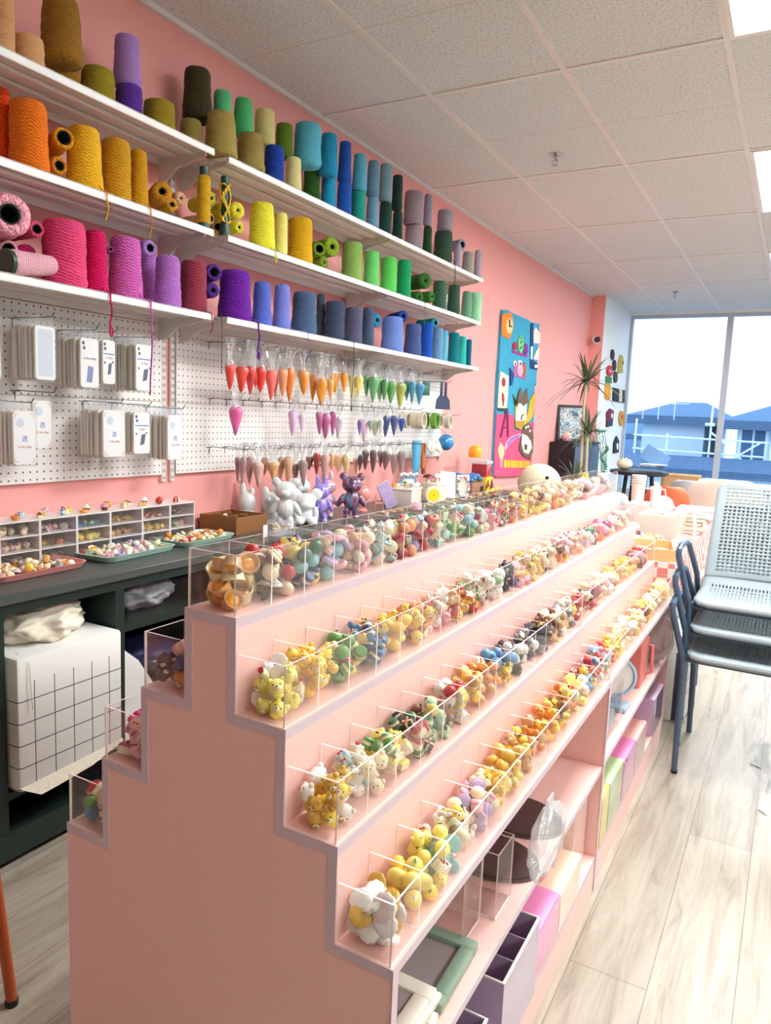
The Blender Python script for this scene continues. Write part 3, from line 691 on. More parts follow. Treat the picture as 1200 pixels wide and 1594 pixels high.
ROLLS={
 'B':[
  (-1.965,1.343,1.794,0.0590,'f4a6b6','big pale pink',0.45),
  (-1.990,1.434,1.793,0.0243,'e8527e','coral pink',0.50),
  (-1.990,1.390,1.735,0.0258,'f2b4be','hollow pale pink',0.62),
  (-1.965,1.329,1.698,0.0340,'e25a72','rose',0.20),
  (-1.965,1.425,1.726,0.0316,'b40a5c','magenta',0.20),
  (-1.990,1.420,1.658,0.0243,'e0607e','pink',0.50),
  (-1.990,1.680,1.792,0.0267,'c678c8','orchid',0.45),
  (-1.990,1.863,1.830,0.0284,'b083d4','lilac',0.45),
  (-1.990,2.180,1.808,0.0316,'5f2496','violet',0.50),
  (-1.990,2.174,1.741,0.0292,'54208a','deep violet',0.30),
  (-1.990,3.413,1.791,0.0371,'1a84b4','cerulean',0.30),
  (-1.990,3.703,1.850,0.0322,'1c3f96','navy',0.30),
  (-1.990,4.136,1.865,0.0313,'1c9cae','turquoise',0.40),
 ],
 'M':[
  (-1.965,1.485,2.066,0.0317,'eb9c10','orange yellow',0.60),
  (-1.990,1.513,1.992,0.0267,'e2920e','amber',0.50),
  (-1.965,1.879,2.020,0.0347,'c6860e','ochre',0.30),
  (-1.990,1.965,1.999,0.0247,'d69c10','mustard',0.30),
  (-1.990,2.005,2.029,0.0250,'e6b48e','peach',0.10),
  (-1.990,2.215,2.033,0.0365,'e4dc3a','lemon',0.25),
  (-1.990,2.162,2.070,0.0263,'ece24c','bright lemon',0.20),
  (-1.990,2.159,1.996,0.0215,'eec494','pale peach',0.50),
  (-1.990,2.195,1.979,0.0194,'f0c88e','cream peach',0.55),
  (-1.990,2.310,2.061,0.0325,'e8da3c','yellow',0.10),
  (-1.990,2.318,2.008,0.0251,'e6dc30','small yellow',0.20),
  (-1.990,2.872,2.036,0.0322,'7c9a16','olive',0.55),
  (-1.990,2.976,2.069,0.0451,'84a41c','olive green',0.25),
  (-1.990,2.911,1.987,0.0297,'7a9614','small olive',0.15),
  (-1.990,3.961,2.085,0.0450,'2e6c1e','forest green',0.15),
  (-1.990,3.889,1.979,0.0371,'2a601a','dark green',0.15),
  (-1.990,4.056,2.009,0.0345,'3a7a2a','leaf green',0.15),
 ],
 'T':[
  (-1.990,4.425,2.394,0.0366,'9c9cae','grey lavender',0.50),
 ],
}
BAGS=[
 [
  (-2.020,2.311,1.468,1.372,0.0181,'e2463a','red'),
  (-2.020,2.385,1.464,1.362,0.0224,'e64a3c','bright red'),
  (-2.020,2.438,1.468,1.356,0.0174,'d2453f','dark red'),
  (-2.030,2.481,1.455,1.390,0.0109,'d8453c','small red'),
  (-2.020,2.503,1.470,1.370,0.0218,'ea4434','scarlet'),
  (-2.020,2.577,1.461,1.340,0.0209,'e86a62','coral'),
  (-2.070,2.679,1.473,1.351,0.0115,'e08074','pale coral'),
  (-2.020,2.659,1.472,1.360,0.0199,'eea070','peach'),
  (-2.020,2.712,1.476,1.334,0.0187,'e2863c','burnt orange'),
  (-2.020,2.814,1.478,1.372,0.0237,'e8943c','orange'),
  (-2.070,2.970,1.466,1.347,0.0171,'ea9438','bright orange'),
  (-2.020,2.963,1.448,1.327,0.0231,'f09c38','large orange'),
  (-2.070,3.081,1.474,1.395,0.0127,'e89a48','small orange'),
  (-2.030,3.057,1.454,1.360,0.0158,'efb05a','light orange'),
  (-2.070,3.155,1.488,1.395,0.0194,'ec9c34','tangerine'),
  (-2.030,3.182,1.496,1.401,0.0162,'eca238','amber'),
  (-2.070,3.327,1.486,1.369,0.0168,'e4d486','pale yellow'),
  (-2.030,3.329,1.486,1.384,0.0168,'ecd978','yellow'),
  (-2.070,3.468,1.495,1.392,0.0174,'6ca478','dull green'),
  (-2.020,3.459,1.488,1.362,0.0224,'68a86e','green'),
  (-2.070,3.609,1.496,1.369,0.0197,'84b884','light green'),
  (-2.030,3.604,1.483,1.377,0.0178,'5a9a58','leaf green'),
  (-2.020,3.657,1.475,1.358,0.0234,'62a45c','fresh green'),
  (-2.020,3.773,1.474,1.332,0.0240,'a8b04c','lime olive'),
  (-2.070,3.937,1.494,1.388,0.0172,'3f8c8c','teal'),
  (-2.030,3.932,1.491,1.370,0.0171,'3c8ca4','blue teal'),
  (-2.070,4.112,1.492,1.367,0.0238,'3a8cae','sea blue'),
 ],
 [
  (-2.020,2.349,1.298,1.188,0.0224,'e664a4','hot pink'),
  (-2.020,2.744,1.291,1.186,0.0190,'e2b4da','lilac pink'),
  (-2.070,2.883,1.277,1.201,0.0138,'dccadc','pale lilac'),
  (-2.030,2.969,1.292,1.190,0.0155,'b4648e','orchid'),
  (-2.020,3.009,1.284,1.169,0.0219,'ba6494','large orchid'),
  (-2.030,3.088,1.295,1.180,0.0144,'b45e8e','deep orchid'),
  (-2.070,3.206,1.267,1.165,0.0165,'cab0c4','pale mauve'),
  (-2.030,3.346,1.260,1.186,0.0102,'8a62ae','violet'),
  (-2.070,3.465,1.256,1.145,0.0193,'e0c4d8','pale pink'),
  (-2.030,3.457,1.261,1.206,0.0122,'8ca090','grey green'),
  (-2.070,3.583,1.258,1.179,0.0197,'b8c4a4','sage'),
  (-2.030,3.574,1.266,1.185,0.0125,'d8dcd8','clear white'),
  (-2.070,3.707,1.285,1.171,0.0184,'44588c','navy'),
  (-2.030,3.726,1.287,1.180,0.0184,'4a5f92','indigo'),
  (-2.070,3.891,1.277,1.201,0.0172,'2a4ca2','royal blue'),
 ],
 [
  (-2.070,2.425,1.087,0.985,0.0109,'a88484','mauve brown'),
  (-2.030,2.413,1.090,0.981,0.0122,'ae8a8a','mauve'),
  (-2.070,2.503,1.085,0.972,0.0168,'c49c94','pinkish mauve'),
  (-2.020,2.500,1.066,0.962,0.0194,'d4aa9c','pinkish beige'),
  (-2.070,2.607,1.081,1.009,0.0144,'cc9c78','tan'),
  (-2.020,2.604,1.065,0.990,0.0214,'d8a874','caramel'),
  (-2.070,2.728,1.077,0.967,0.0148,'b88e68','light brown'),
  (-2.030,2.729,1.080,0.961,0.0177,'cca27e','beige tan'),
  (-2.070,2.841,1.043,0.960,0.0137,'8e6a5e','brown'),
  (-2.030,2.844,1.061,0.945,0.0182,'9a827e','taupe'),
  (-2.070,2.954,1.076,1.016,0.0157,'966048','chestnut'),
  (-2.030,2.958,1.094,0.994,0.0156,'9c3a2e','rust red'),
  (-2.020,3.015,1.084,0.979,0.0205,'c8a296','pinkish taupe'),
  (-2.030,3.088,1.091,1.013,0.0129,'e2b078','peach yellow'),
  (-2.070,3.211,1.078,0.995,0.0200,'e4bc8c','peach beige'),
  (-2.030,3.227,1.077,0.977,0.0183,'e8cc98','cream'),
  (-2.070,3.394,1.052,0.968,0.0156,'dcbc98','pale beige'),
  (-2.030,3.370,1.076,0.993,0.0120,'54464a','charcoal brown'),
  (-2.070,3.483,1.092,0.992,0.0177,'6a4c4c','dark brown'),
  (-2.030,3.505,1.094,0.976,0.0177,'78585a','cocoa'),
  (-2.070,3.651,1.088,0.999,0.0146,'8c7470','grey brown'),
  (-2.030,3.651,1.086,0.987,0.0219,'86686a','mauve cocoa'),
  (-2.070,3.819,1.061,0.946,0.0190,'a48a88','taupe pink'),
  (-2.030,3.836,1.082,0.960,0.0189,'8e7c7c','grey taupe'),
 ],
]
RUG=[
 ('blue_ground','3fa6c8',0,[(5.749,2.177),(5.863,2.193),(5.954,2.182),(6.361,2.182),(6.495,2.172),(6.714,2.186),(6.709,1.959),(6.735,1.629),(6.678,1.649),(6.726,1.431),(6.729,1.176),(6.719,0.984),(6.719,0.790),(6.165,0.809),(5.841,0.823),(5.751,0.834),(5.742,1.123),(5.740,1.369),(5.726,1.677),(5.737,1.657),(5.739,1.824),(5.738,2.031)]),
 ('pink_ground','e0577f',1,[(5.739,1.347),(5.997,1.346),(6.153,1.344),(6.185,1.220),(6.361,1.208),(6.597,1.277),(6.719,1.291),(6.719,1.176),(6.719,0.984),(6.719,0.790),(6.165,0.809),(5.841,0.823),(5.756,0.835),(5.742,1.123)]),
 ('sun_face','f08a2a',1,[(5.732,2.138),(5.867,2.170),(5.936,2.176),(5.982,2.133),(5.994,2.071),(5.972,2.017),(5.924,1.962),(5.867,1.967),(5.755,1.971),(5.731,2.039)]),
 ('clock_dial','f5cf90',2,[(5.986,2.080),(5.984,2.055),(5.970,2.033),(5.946,2.016),(5.916,2.008),(5.884,2.009),(5.856,2.020),(5.835,2.038),(5.825,2.060),(5.827,2.085),(5.840,2.107),(5.863,2.123),(5.893,2.132),(5.925,2.131),(5.953,2.121),(5.975,2.103)]),
 ('clock_hand','3a3a30',3,[(5.879,2.120),(5.895,2.122),(5.910,2.073),(5.955,2.072),(5.950,2.065),(5.894,2.059)]),
 ('plum_shelf','a63a8c',1,[(6.010,1.883),(6.409,1.880),(6.399,1.860),(6.014,1.862)]),
 ('red_jar','b8283c',2,[(6.117,1.928),(6.116,1.915),(6.107,1.902),(6.091,1.893),(6.072,1.889),(6.051,1.889),(6.033,1.895),(6.020,1.905),(6.014,1.918),(6.015,1.931),(6.024,1.943),(6.039,1.952),(6.059,1.957),(6.079,1.957),(6.097,1.951),(6.111,1.941)]),
 ('cactus','7ccf86',2,[(6.282,1.958),(6.282,1.930),(6.271,1.905),(6.251,1.887),(6.225,1.879),(6.197,1.882),(6.171,1.895),(6.152,1.917),(6.141,1.944),(6.141,1.971),(6.152,1.996),(6.171,2.014),(6.197,2.022),(6.225,2.020),(6.251,2.007),(6.271,1.985)]),
 ('plum_ball','7c3a8e',2,[(6.406,1.930),(6.405,1.910),(6.394,1.893),(6.376,1.880),(6.352,1.875),(6.328,1.876),(6.305,1.885),(6.288,1.899),(6.280,1.917),(6.281,1.936),(6.291,1.953),(6.309,1.966),(6.333,1.972),(6.357,1.971),(6.380,1.962),(6.397,1.948)]),
 ('cactus_mark','24603a',3,[(6.216,2.002),(6.213,1.996),(6.205,1.993),(6.196,1.995),(6.192,2.000),(6.194,2.006),(6.202,2.009),(6.211,2.007)]),
 ('cactus_mark','24603a',3,[(6.188,1.962),(6.224,1.988),(6.232,1.982),(6.197,1.954)]),
 ('cactus_mark','24603a',3,[(6.183,1.917),(6.241,1.940),(6.245,1.932),(6.189,1.909)]),
 ('mug_panel','b86a9e',1,[(6.084,1.767),(6.416,1.775),(6.396,1.659),(6.088,1.675)]),
 ('flower','f0ece4',2,[(6.130,1.784),(6.125,1.771),(6.105,1.761),(6.079,1.759),(6.057,1.765),(6.046,1.777),(6.052,1.791),(6.071,1.800),(6.097,1.802),(6.120,1.796)]),
 ('flower','f0ece4',2,[(6.264,1.795),(6.258,1.778),(6.235,1.767),(6.205,1.765),(6.178,1.772),(6.166,1.787),(6.172,1.803),(6.195,1.815),(6.225,1.817),(6.251,1.810)]),
 ('pink_mug','eab0c8',3,[(6.302,1.739),(6.300,1.716),(6.288,1.696),(6.265,1.682),(6.237,1.676),(6.208,1.678),(6.181,1.689),(6.162,1.707),(6.152,1.728),(6.153,1.750),(6.166,1.770),(6.187,1.784),(6.215,1.791),(6.244,1.789),(6.271,1.778),(6.291,1.761)]),
 ('brown_vase','b8643a',2,[(6.290,1.761),(6.330,1.809),(6.377,1.790),(6.381,1.699),(6.305,1.689)]),
 ('flower_centre','b03a30',3,[(6.105,1.778),(6.102,1.771),(6.093,1.767),(6.084,1.769),(6.078,1.776),(6.081,1.783),(6.090,1.786),(6.100,1.784)]),
 ('flower_centre','b03a30',4,[(6.234,1.790),(6.231,1.782),(6.220,1.778),(6.208,1.780),(6.202,1.788),(6.205,1.796),(6.216,1.800),(6.228,1.798)]),
 ('window_frame','1f3f78',1,[(6.447,2.153),(6.510,2.170),(6.553,1.971),(6.564,1.847),(6.723,1.827),(6.719,1.771),(6.513,1.768),(6.478,1.936)]),
 ('cloud','ece6da',2,[(6.526,2.098),(6.577,2.141),(6.642,2.121),(6.717,2.101),(6.729,2.013),(6.548,1.994)]),
 ('cloud','ece6da',2,[(6.589,1.872),(6.651,1.939),(6.729,1.975),(6.738,1.864),(6.593,1.854)]),
 ('window_edge','f4f4f0',2,[(6.481,1.955),(6.531,1.969),(6.541,1.850),(6.500,1.851)]),
 ('window_corner','f4f4f0',2,[(6.625,1.810),(6.709,1.818),(6.708,1.787),(6.624,1.781)]),
 ('easel_board','ecdfc4',2,[(5.756,1.690),(5.956,1.665),(5.965,1.523),(5.954,1.397),(5.744,1.394),(5.745,1.569)]),
 ('easel_mark','b83848',3,[(5.878,1.609),(5.877,1.595),(5.871,1.583),(5.859,1.575),(5.844,1.571),(5.828,1.573),(5.814,1.580),(5.803,1.591),(5.798,1.605),(5.798,1.618),(5.805,1.631),(5.816,1.639),(5.831,1.643),(5.847,1.641),(5.861,1.634),(5.872,1.623)]),
 ('easel_mark','b83848',3,[(5.817,1.522),(5.861,1.502),(5.876,1.463),(5.861,1.411),(5.827,1.467)]),
 ('easel_ledge','3a4048',3,[(5.751,1.394),(5.979,1.398),(5.975,1.375),(5.755,1.372)]),
 ('easel_leg','8a2a5a',3,[(5.933,1.374),(5.966,1.374),(5.866,1.150),(5.825,1.153)]),
 ('easel_leg','8a2a5a',3,[(5.950,1.374),(5.992,1.375),(6.040,1.155),(6.011,1.155)]),
 ('easel_bar','8a2a5a',3,[(5.884,1.230),(6.014,1.254),(6.016,1.242),(5.889,1.220)]),
 ('brush','24407e',2,[(5.972,1.737),(6.086,1.688),(6.051,1.592),(6.012,1.590)]),
 ('banana','efc83c',2,[(6.093,1.523),(6.184,1.462),(6.173,1.380),(6.197,1.297),(6.299,1.238),(6.518,1.276),(6.664,1.341),(6.699,1.556),(6.622,1.534),(6.555,1.476),(6.534,1.388),(6.470,1.325),(6.235,1.381)]),
 ('cat_back','7a6250',4,[(6.212,1.452),(6.211,1.505),(6.258,1.587),(6.334,1.528),(6.381,1.530),(6.435,1.587),(6.489,1.467),(6.408,1.440)]),
 ('cat_body','f2ebe0',3,[(6.231,1.446),(6.342,1.492),(6.463,1.454),(6.467,1.387),(6.475,1.301),(6.289,1.289),(6.187,1.303),(6.185,1.362)]),
 ('cat_mark','54463c',5,[(6.378,1.439),(6.372,1.434),(6.354,1.431),(6.335,1.433),(6.326,1.438),(6.333,1.443),(6.351,1.446),(6.370,1.444)]),
 ('cat_paw','8a7260',4,[(6.314,1.305),(6.324,1.347),(6.387,1.360),(6.398,1.352),(6.354,1.336),(6.351,1.305)]),
 ('basket','c89a3a',3,[(6.181,1.291),(6.437,1.300),(6.360,1.214),(6.200,1.238)]),
 ('cat_fur','7a6250',4,[(6.411,1.239),(6.517,1.283),(6.633,1.246),(6.703,1.157),(6.712,1.016),(6.656,0.947),(6.463,0.978),(6.328,1.043),(6.355,1.141)]),
 ('cat_face','f2ebe0',5,[(6.366,1.183),(6.503,1.165),(6.631,1.113),(6.675,1.049),(6.577,0.994),(6.446,1.016),(6.364,1.098)]),
 ('cat_mark','54463c',6,[(6.450,1.090),(6.520,1.077),(6.510,1.033),(6.460,1.041)]),
 ('toe','f2ebe0',5,[(6.485,1.239),(6.479,1.229),(6.461,1.225),(6.442,1.229),(6.432,1.239),(6.438,1.248),(6.456,1.252),(6.476,1.249)]),
 ('toe','f2ebe0',5,[(6.552,1.249),(6.545,1.239),(6.527,1.235),(6.507,1.239),(6.497,1.248),(6.503,1.258),(6.521,1.262),(6.541,1.258)]),
 ('toe','f2ebe0',5,[(6.605,1.208),(6.600,1.198),(6.584,1.194),(6.567,1.198),(6.558,1.208),(6.563,1.218),(6.579,1.222),(6.596,1.218)]),
 ('arch','e6a0c8',2,[(5.947,1.063),(5.997,1.114),(6.117,1.160),(6.346,1.190),(6.370,1.159),(6.193,1.130),(6.045,1.084),(5.977,1.033)]),
 ('arch_mark','9a78c0',3,[(5.999,1.103),(6.119,1.148),(6.302,1.178),(6.315,1.156),(6.141,1.125),(6.036,1.085)]),
 ('spoon','efd0a0',2,[(5.803,1.048),(5.856,1.110),(5.946,1.069),(5.964,1.016),(5.930,0.970),(5.863,0.978)]),
 ('spoon_handle','e89ab0',2,[(5.855,0.978),(5.930,0.973),(5.927,0.895),(5.884,0.902)]),
 ('yellow_letter','efc13c',2,[(5.965,0.962),(6.042,0.958),(6.054,0.892),(5.977,0.896)]),
 ('yellow_letter','efc13c',2,[(6.054,0.957),(6.117,0.954),(6.129,0.888),(6.066,0.891)]),
 ('yellow_letter','efc13c',2,[(6.129,0.953),(6.195,0.950),(6.208,0.884),(6.141,0.887)]),
 ('yellow_letter','efc13c',2,[(6.206,0.949),(6.286,0.945),(6.299,0.880),(6.218,0.884)]),
 ('yellow_letter','efc13c',2,[(6.298,0.944),(6.342,0.942),(6.355,0.877),(6.310,0.879)]),
 ('yellow_letter','efc13c',2,[(6.353,0.941),(6.429,0.937),(6.442,0.873),(6.366,0.876)]),
 ('yellow_letter','efc13c',2,[(6.441,0.937),(6.491,0.934),(6.504,0.870),(6.454,0.872)]),
 ('yellow_letter','efc13c',2,[(6.503,0.933),(6.580,0.929),(6.593,0.865),(6.516,0.869)]),
 ('yellow_letter','efc13c',2,[(6.590,0.929),(6.671,0.924),(6.684,0.861),(6.603,0.865)]),
]
PATCH=[
 ('tufted_patch','topmost of three dark oval tufted patches on the white pier',[('oval','3b352e',0,[(9.193,2.130),(9.196,2.106),(9.186,2.084),(9.165,2.069),(9.136,2.062),(9.104,2.064),(9.074,2.075),(9.050,2.093),(9.035,2.116),(9.033,2.139),(9.043,2.160),(9.063,2.175),(9.091,2.183),(9.123,2.181),(9.154,2.170),(9.178,2.152)])]),
 ('tufted_patch','middle dark oval tufted patch behind the strawberry patch',[('oval','3b352e',0,[(9.340,2.015),(9.343,1.990),(9.333,1.968),(9.311,1.952),(9.282,1.945),(9.249,1.947),(9.217,1.959),(9.192,1.979),(9.177,2.002),(9.174,2.027),(9.184,2.049),(9.205,2.065),(9.234,2.072),(9.267,2.070),(9.299,2.058),(9.324,2.039)])]),
 ('tufted_patch','lowest dark oval tufted patch, olive tinged',[('oval','4a4a34',0,[(9.461,1.881),(9.464,1.855),(9.452,1.831),(9.427,1.814),(9.393,1.807),(9.355,1.810),(9.320,1.823),(9.292,1.844),(9.275,1.870),(9.272,1.896),(9.284,1.919),(9.308,1.936),(9.342,1.943),(9.379,1.941),(9.415,1.928),(9.444,1.907)])]),
 ('tufted_patch','yellow bear-shaped tufted patch at the top right of the pier',[('body','c8ae4e',0,[(9.469,2.088),(9.545,2.159),(9.651,2.157),(9.763,2.079),(9.702,2.030),(9.758,1.956),(9.505,1.928),(9.477,2.002)]),('spot','5a5440',1,[(9.716,2.075),(9.711,2.064),(9.691,2.057),(9.667,2.060),(9.654,2.070),(9.659,2.081),(9.679,2.087),(9.703,2.085)])]),
 ('tufted_patch','red strawberry tufted patch above the green one',[('berry','c83848',0,[(9.177,1.937),(9.174,1.912),(9.149,1.889),(9.106,1.872),(9.051,1.864),(8.993,1.865),(8.941,1.875),(8.903,1.893),(8.884,1.916),(8.886,1.941),(8.910,1.963),(8.952,1.980),(9.006,1.989),(9.063,1.989),(9.117,1.979),(9.156,1.961)]),('seed_mark','f0e8e0',1,[(8.984,1.944),(9.037,1.927),(9.085,1.951),(9.054,1.908),(9.017,1.905)])]),
 ('tufted_patch','green square tufted patch between strawberry and carrot',[('square','2f8050',0,[(8.869,1.854),(9.133,1.860),(9.159,1.788),(8.895,1.779)])]),
 ('tufted_patch','orange carrot-like tufted patch at the left edge of the pier',[('body','eba83c',0,[(8.865,1.761),(9.091,1.779),(9.168,1.630),(9.066,1.584),(8.899,1.598)])]),
 ('tufted_patch','black and cream sushi roll tufted patch',[('nori','2a2a2e',0,[(9.297,1.743),(9.953,1.742),(9.989,1.584),(9.332,1.583)]),('rice','e6d8b0',1,[(9.602,1.742),(9.773,1.741),(9.811,1.589),(9.640,1.588)])]),
 ('tufted_patch','red and black figure tufted patch below the sushi patch',[('figure','7a2a40',0,[(9.048,1.436),(9.196,1.487),(9.400,1.465),(9.394,1.345),(9.393,1.279),(9.086,1.261),(9.081,1.341)]),('face','e8d8c8',1,[(9.348,1.404),(9.342,1.381),(9.310,1.371),(9.273,1.380),(9.250,1.403),(9.256,1.425),(9.287,1.436),(9.325,1.427)]),('lower','2a3a5a',1,[(9.089,1.320),(9.345,1.344),(9.377,1.285),(9.094,1.265)])]),
 ('tufted_patch','orange doughnut-like tufted patch near the window frame',[('ring','d8963c',0,[(10.058,1.383),(10.061,1.345),(10.040,1.313),(9.998,1.291),(9.942,1.283),(9.880,1.290),(9.823,1.311),(9.778,1.342),(9.753,1.378),(9.750,1.415),(9.770,1.446),(9.811,1.468),(9.866,1.477),(9.927,1.471),(9.985,1.451),(10.031,1.420)]),('centre','b85030',1,[(9.957,1.399),(9.951,1.376),(9.920,1.366),(9.882,1.375),(9.859,1.397),(9.864,1.420),(9.895,1.430),(9.934,1.421)])]),
 ('tufted_patch','black and white animal tufted patch, lowest on the pier',[('body','2a2628',0,[(9.597,0.933),(9.572,1.068),(9.697,1.152),(9.854,1.088),(9.885,0.937)]),('face','ece8e4',1,[(9.816,1.019),(9.813,0.987),(9.780,0.974),(9.737,0.988),(9.709,1.021),(9.712,1.053),(9.745,1.066),(9.788,1.052)])]),
]

# ------------------------------------------------------------------ wall shelves, brackets, pegboard
SHZ = dict(T=2.219, M=1.941, B=1.643)
SHN = dict(T='top', M='middle', B='bottom')
STEEL = mat('painted_steel', 'd9d4ce', .35, metal=.1)
SLOT = mat('slot_dark', '4a4540', .6)
def shelf(y0, y1, z, label, group=None):
    T = thing('wall_shelf', label, 'shelf', (-2.185, y0, z), 0, group)
    L = y1-y0; xf = .26
    m = MB().box(.0, xf, 0, L, -.003, 0, bev=0)
    m.box(xf-.004, xf, 0, L, -.024, -.001).box(0, .004, 0, L, -.03, -.003)
    m.build('shelf_board', SHELF, T)
    m = MB()
    for x in (.07, .15): m.box(x, x+.03, .002, L-.002, -.016, -.003, bev=.004, seg=1)
    m.build('stiffener', SHELF, T)
    MB().box(xf+.0002, xf+.0012, 0, L, -.021, -.003).build('label_strip', WHITE, T)
    for yy in (.012, L-.020):
        m = MB().prism([(.0, 0, -.006), (.235, 0, -.006), (.235, 0, -.022), (.10, 0, -.045), (.045, 0, -.085), (.0, 0, -.09)], (0, .006, 0))
        m.bm.transform(TR(0, yy, -.0045)); m.build('bracket', STEEL, T)
for r in 'TMB':
    for (a, b, nm) in ((.90, 2.105, 'left'), (2.182, 3.43, 'middle'), (3.434, 4.685, 'far')):
        shelf(a, b, SHZ[r], 'white metal wall shelf carrying yarn, %s level, %s section' % (SHN[r], nm))
for y, lb in ((2.118, 'left of the pink gap between the pegboards'), (2.165, 'right of the pink gap between the pegboards'), (3.432, 'behind the middle of the long shelves'), (4.70, 'at the far end of the shelves'), (.89, 'at the left end of the shelves')):
    T = thing('shelf_standard', 'slotted white metal upright ' + lb, 'shelf upright', (-2.199, y, 1.0))
    MB().box(0, .013, -.012, .012, .0, 1.36, bev=.002, seg=1).build('channel', STEEL, T)
    m = MB()
    for i in range(48):
        for s in (-.0045, .0045): m.box(.0131, .0133, s-.0016, s+.0016, .01+i*.028, .022+i*.028)
    m.build('slots', SLOT, T)
def _peg(n, l, b):
    t = n.new('ShaderNodeTexCoord'); s = n.new('ShaderNodeSeparateXYZ'); l.new(t.outputs['Object'], s.inputs[0])
    def cell(o, sh): return mth(n, l, 'SUBTRACT', mth(n, l, 'FRACT', mth(n, l, 'ADD', mth(n, l, 'DIVIDE', o, .0254), sh)), .5)
    u = cell(s.outputs['Y'], 40.3); v = cell(s.outputs['Z'], 40.5)
    d = mth(n, l, 'SQRT', mth(n, l, 'ADD', mth(n, l, 'MULTIPLY', u, u), mth(n, l, 'MULTIPLY', v, v)))
    k = mth(n, l, 'LESS_THAN', d, .125)
    mx = n.new('ShaderNodeMix'); mx.data_type = 'RGBA'; l.new(k, mx.inputs[0]); mx.inputs[6].default_value = lin('ebe6e0'); mx.inputs[7].default_value = lin('57504a'); l.new(mx.outputs[2], b.inputs['Base Color'])
    bp = n.new('ShaderNodeBump'); bp.invert = True; bp.inputs['Strength'].default_value = .5; bp.inputs['Distance'].default_value = .003; l.new(k, bp.inputs['Height']); l.new(bp.outputs[0], b.inputs['Normal'])
PEGM = node_mat('perforated_hardboard', _peg, .45)
for (a, b, nm) in ((.90, 2.10, 'left'), (2.178, 4.69, 'right')):
    for (z0, z1, q) in ((1.03, 1.3145, 'lower'), (1.3165, 1.61, 'upper')):
        T = MB().box(-2.186, -2.180, a, b, z0, z1).build('pegboard', PEGM)
        tag(T, 'white perforated pegboard panel, %s half, on the %s side of the pink gap' % (q, nm), 'pegboard')
        MB().box(-2.199, -2.186, a+.01, b-.01, z0+.004, z1-.02).build('batten', WHITE, T)

# ------------------------------------------------------------------ yarn
def yarn_mat():
    m = bpy.data.materials.new('yarn'); m.use_nodes = True
    n = m.node_tree.nodes; l = m.node_tree.links; b = n['Principled BSDF']; b.inputs['Roughness'].default_value = .85; b.inputs['Specular IOR Level'].default_value = .2
    b.inputs['Sheen Weight'].default_value = .08
    oi = n.new('ShaderNodeObjectInfo'); t = n.new('ShaderNodeTexCoord')
    s = n.new('ShaderNodeSeparateXYZ'); l.new(t.outputs['Object'], s.inputs[0])
    ang = mth(n, l, 'ARCTAN2', s.outputs['Y'], s.outputs['X'])
    def strands(k, fz):
        nz = n.new('ShaderNodeTexNoise'); nz.inputs['Scale'].default_value = 3.0; nz.inputs['Detail'].default_value = 2; l.new(t.outputs['Object'], nz.inputs['Vector'])
        ph = mth(n, l, 'ADD', mth(n, l, 'MULTIPLY', s.outputs['Z'], fz), mth(n, l, 'MULTIPLY', ang, k))
        ph = mth(n, l, 'ADD', ph, mth(n, l, 'MULTIPLY', nz.outputs['Fac'], 9.0))
        ph = mth(n, l, 'ADD', ph, mth(n, l, 'MULTIPLY', oi.outputs['Random'], 20.))
        return mth(n, l, 'ABSOLUTE', mth(n, l, 'SINE', ph))
    a1 = strands(5.0, 66.0); a2 = strands(-4.0, 58.0)
    mx = mth(n, l, 'MULTIPLY_ADD', a2, .45, a1)
    bp = n.new('ShaderNodeBump'); bp.inputs['Strength'].default_value = .75; bp.inputs['Distance'].default_value = .006; l.new(mx, bp.inputs['Height']); l.new(bp.outputs[0], b.inputs['Normal'])
    hs = n.new('ShaderNodeHueSaturation'); l.new(oi.outputs['Color'], hs.inputs['Color'])
    l.new(mth(n, l, 'MULTIPLY_ADD', mx, .20, .93), hs.inputs['Value']); l.new(hs.outputs[0], b.inputs['Base Color'])
    return m
YARNM = yarn_mat()
def yarn_mesh(seed, taper):
    rnd = random.Random(seed); p1, p2 = rnd.uniform(0, 6), rnd.uniform(0, 6)
    prof = [(.2, 0), (.90, 0), (.985, .03)]
    for i in range(1, 17):
        u = i/17; prof.append((1-taper*u+.018*math.sin(u*9+p1), .03+u*.9))
    e_ = 1-taper
    prof += [(e_*.97, .955), (e_*.88, .985), (e_*.7, 1.0), (.3, .985), (.24, .9)]
    m = MB().lathe(prof, 30, fn=lambda a, i, z: 1+.014*math.sin(3*a+z*26+p2)+.010*math.sin(5*a-z*40+p1), cap1=True)
    me = bpy.data.meshes.new('yarn_cone'); m.bm.to_mesh(me); m.bm.free()
    for q in me.polygons: q.use_smooth = True
    me.materials.append(YARNM); return me
YM = [yarn_mesh(1, .10), yarn_mesh(2, .16), yarn_mesh(3, .06), yarn_mesh(4, .2)]
CONEM = mat('green_plastic_cone', '24443a', .4)
def coremesh():
    m = MB().lathe([(.22, .90), (.2, 1.01), (.15, 1.015), (.13, .92)], 14)
    me = bpy.data.meshes.new('core_tube'); m.bm.to_mesh(me); m.bm.free(); me.materials.append(CONEM); return me
COREM = coremesh()
TAILS = {}
SUF = {'large': 1}
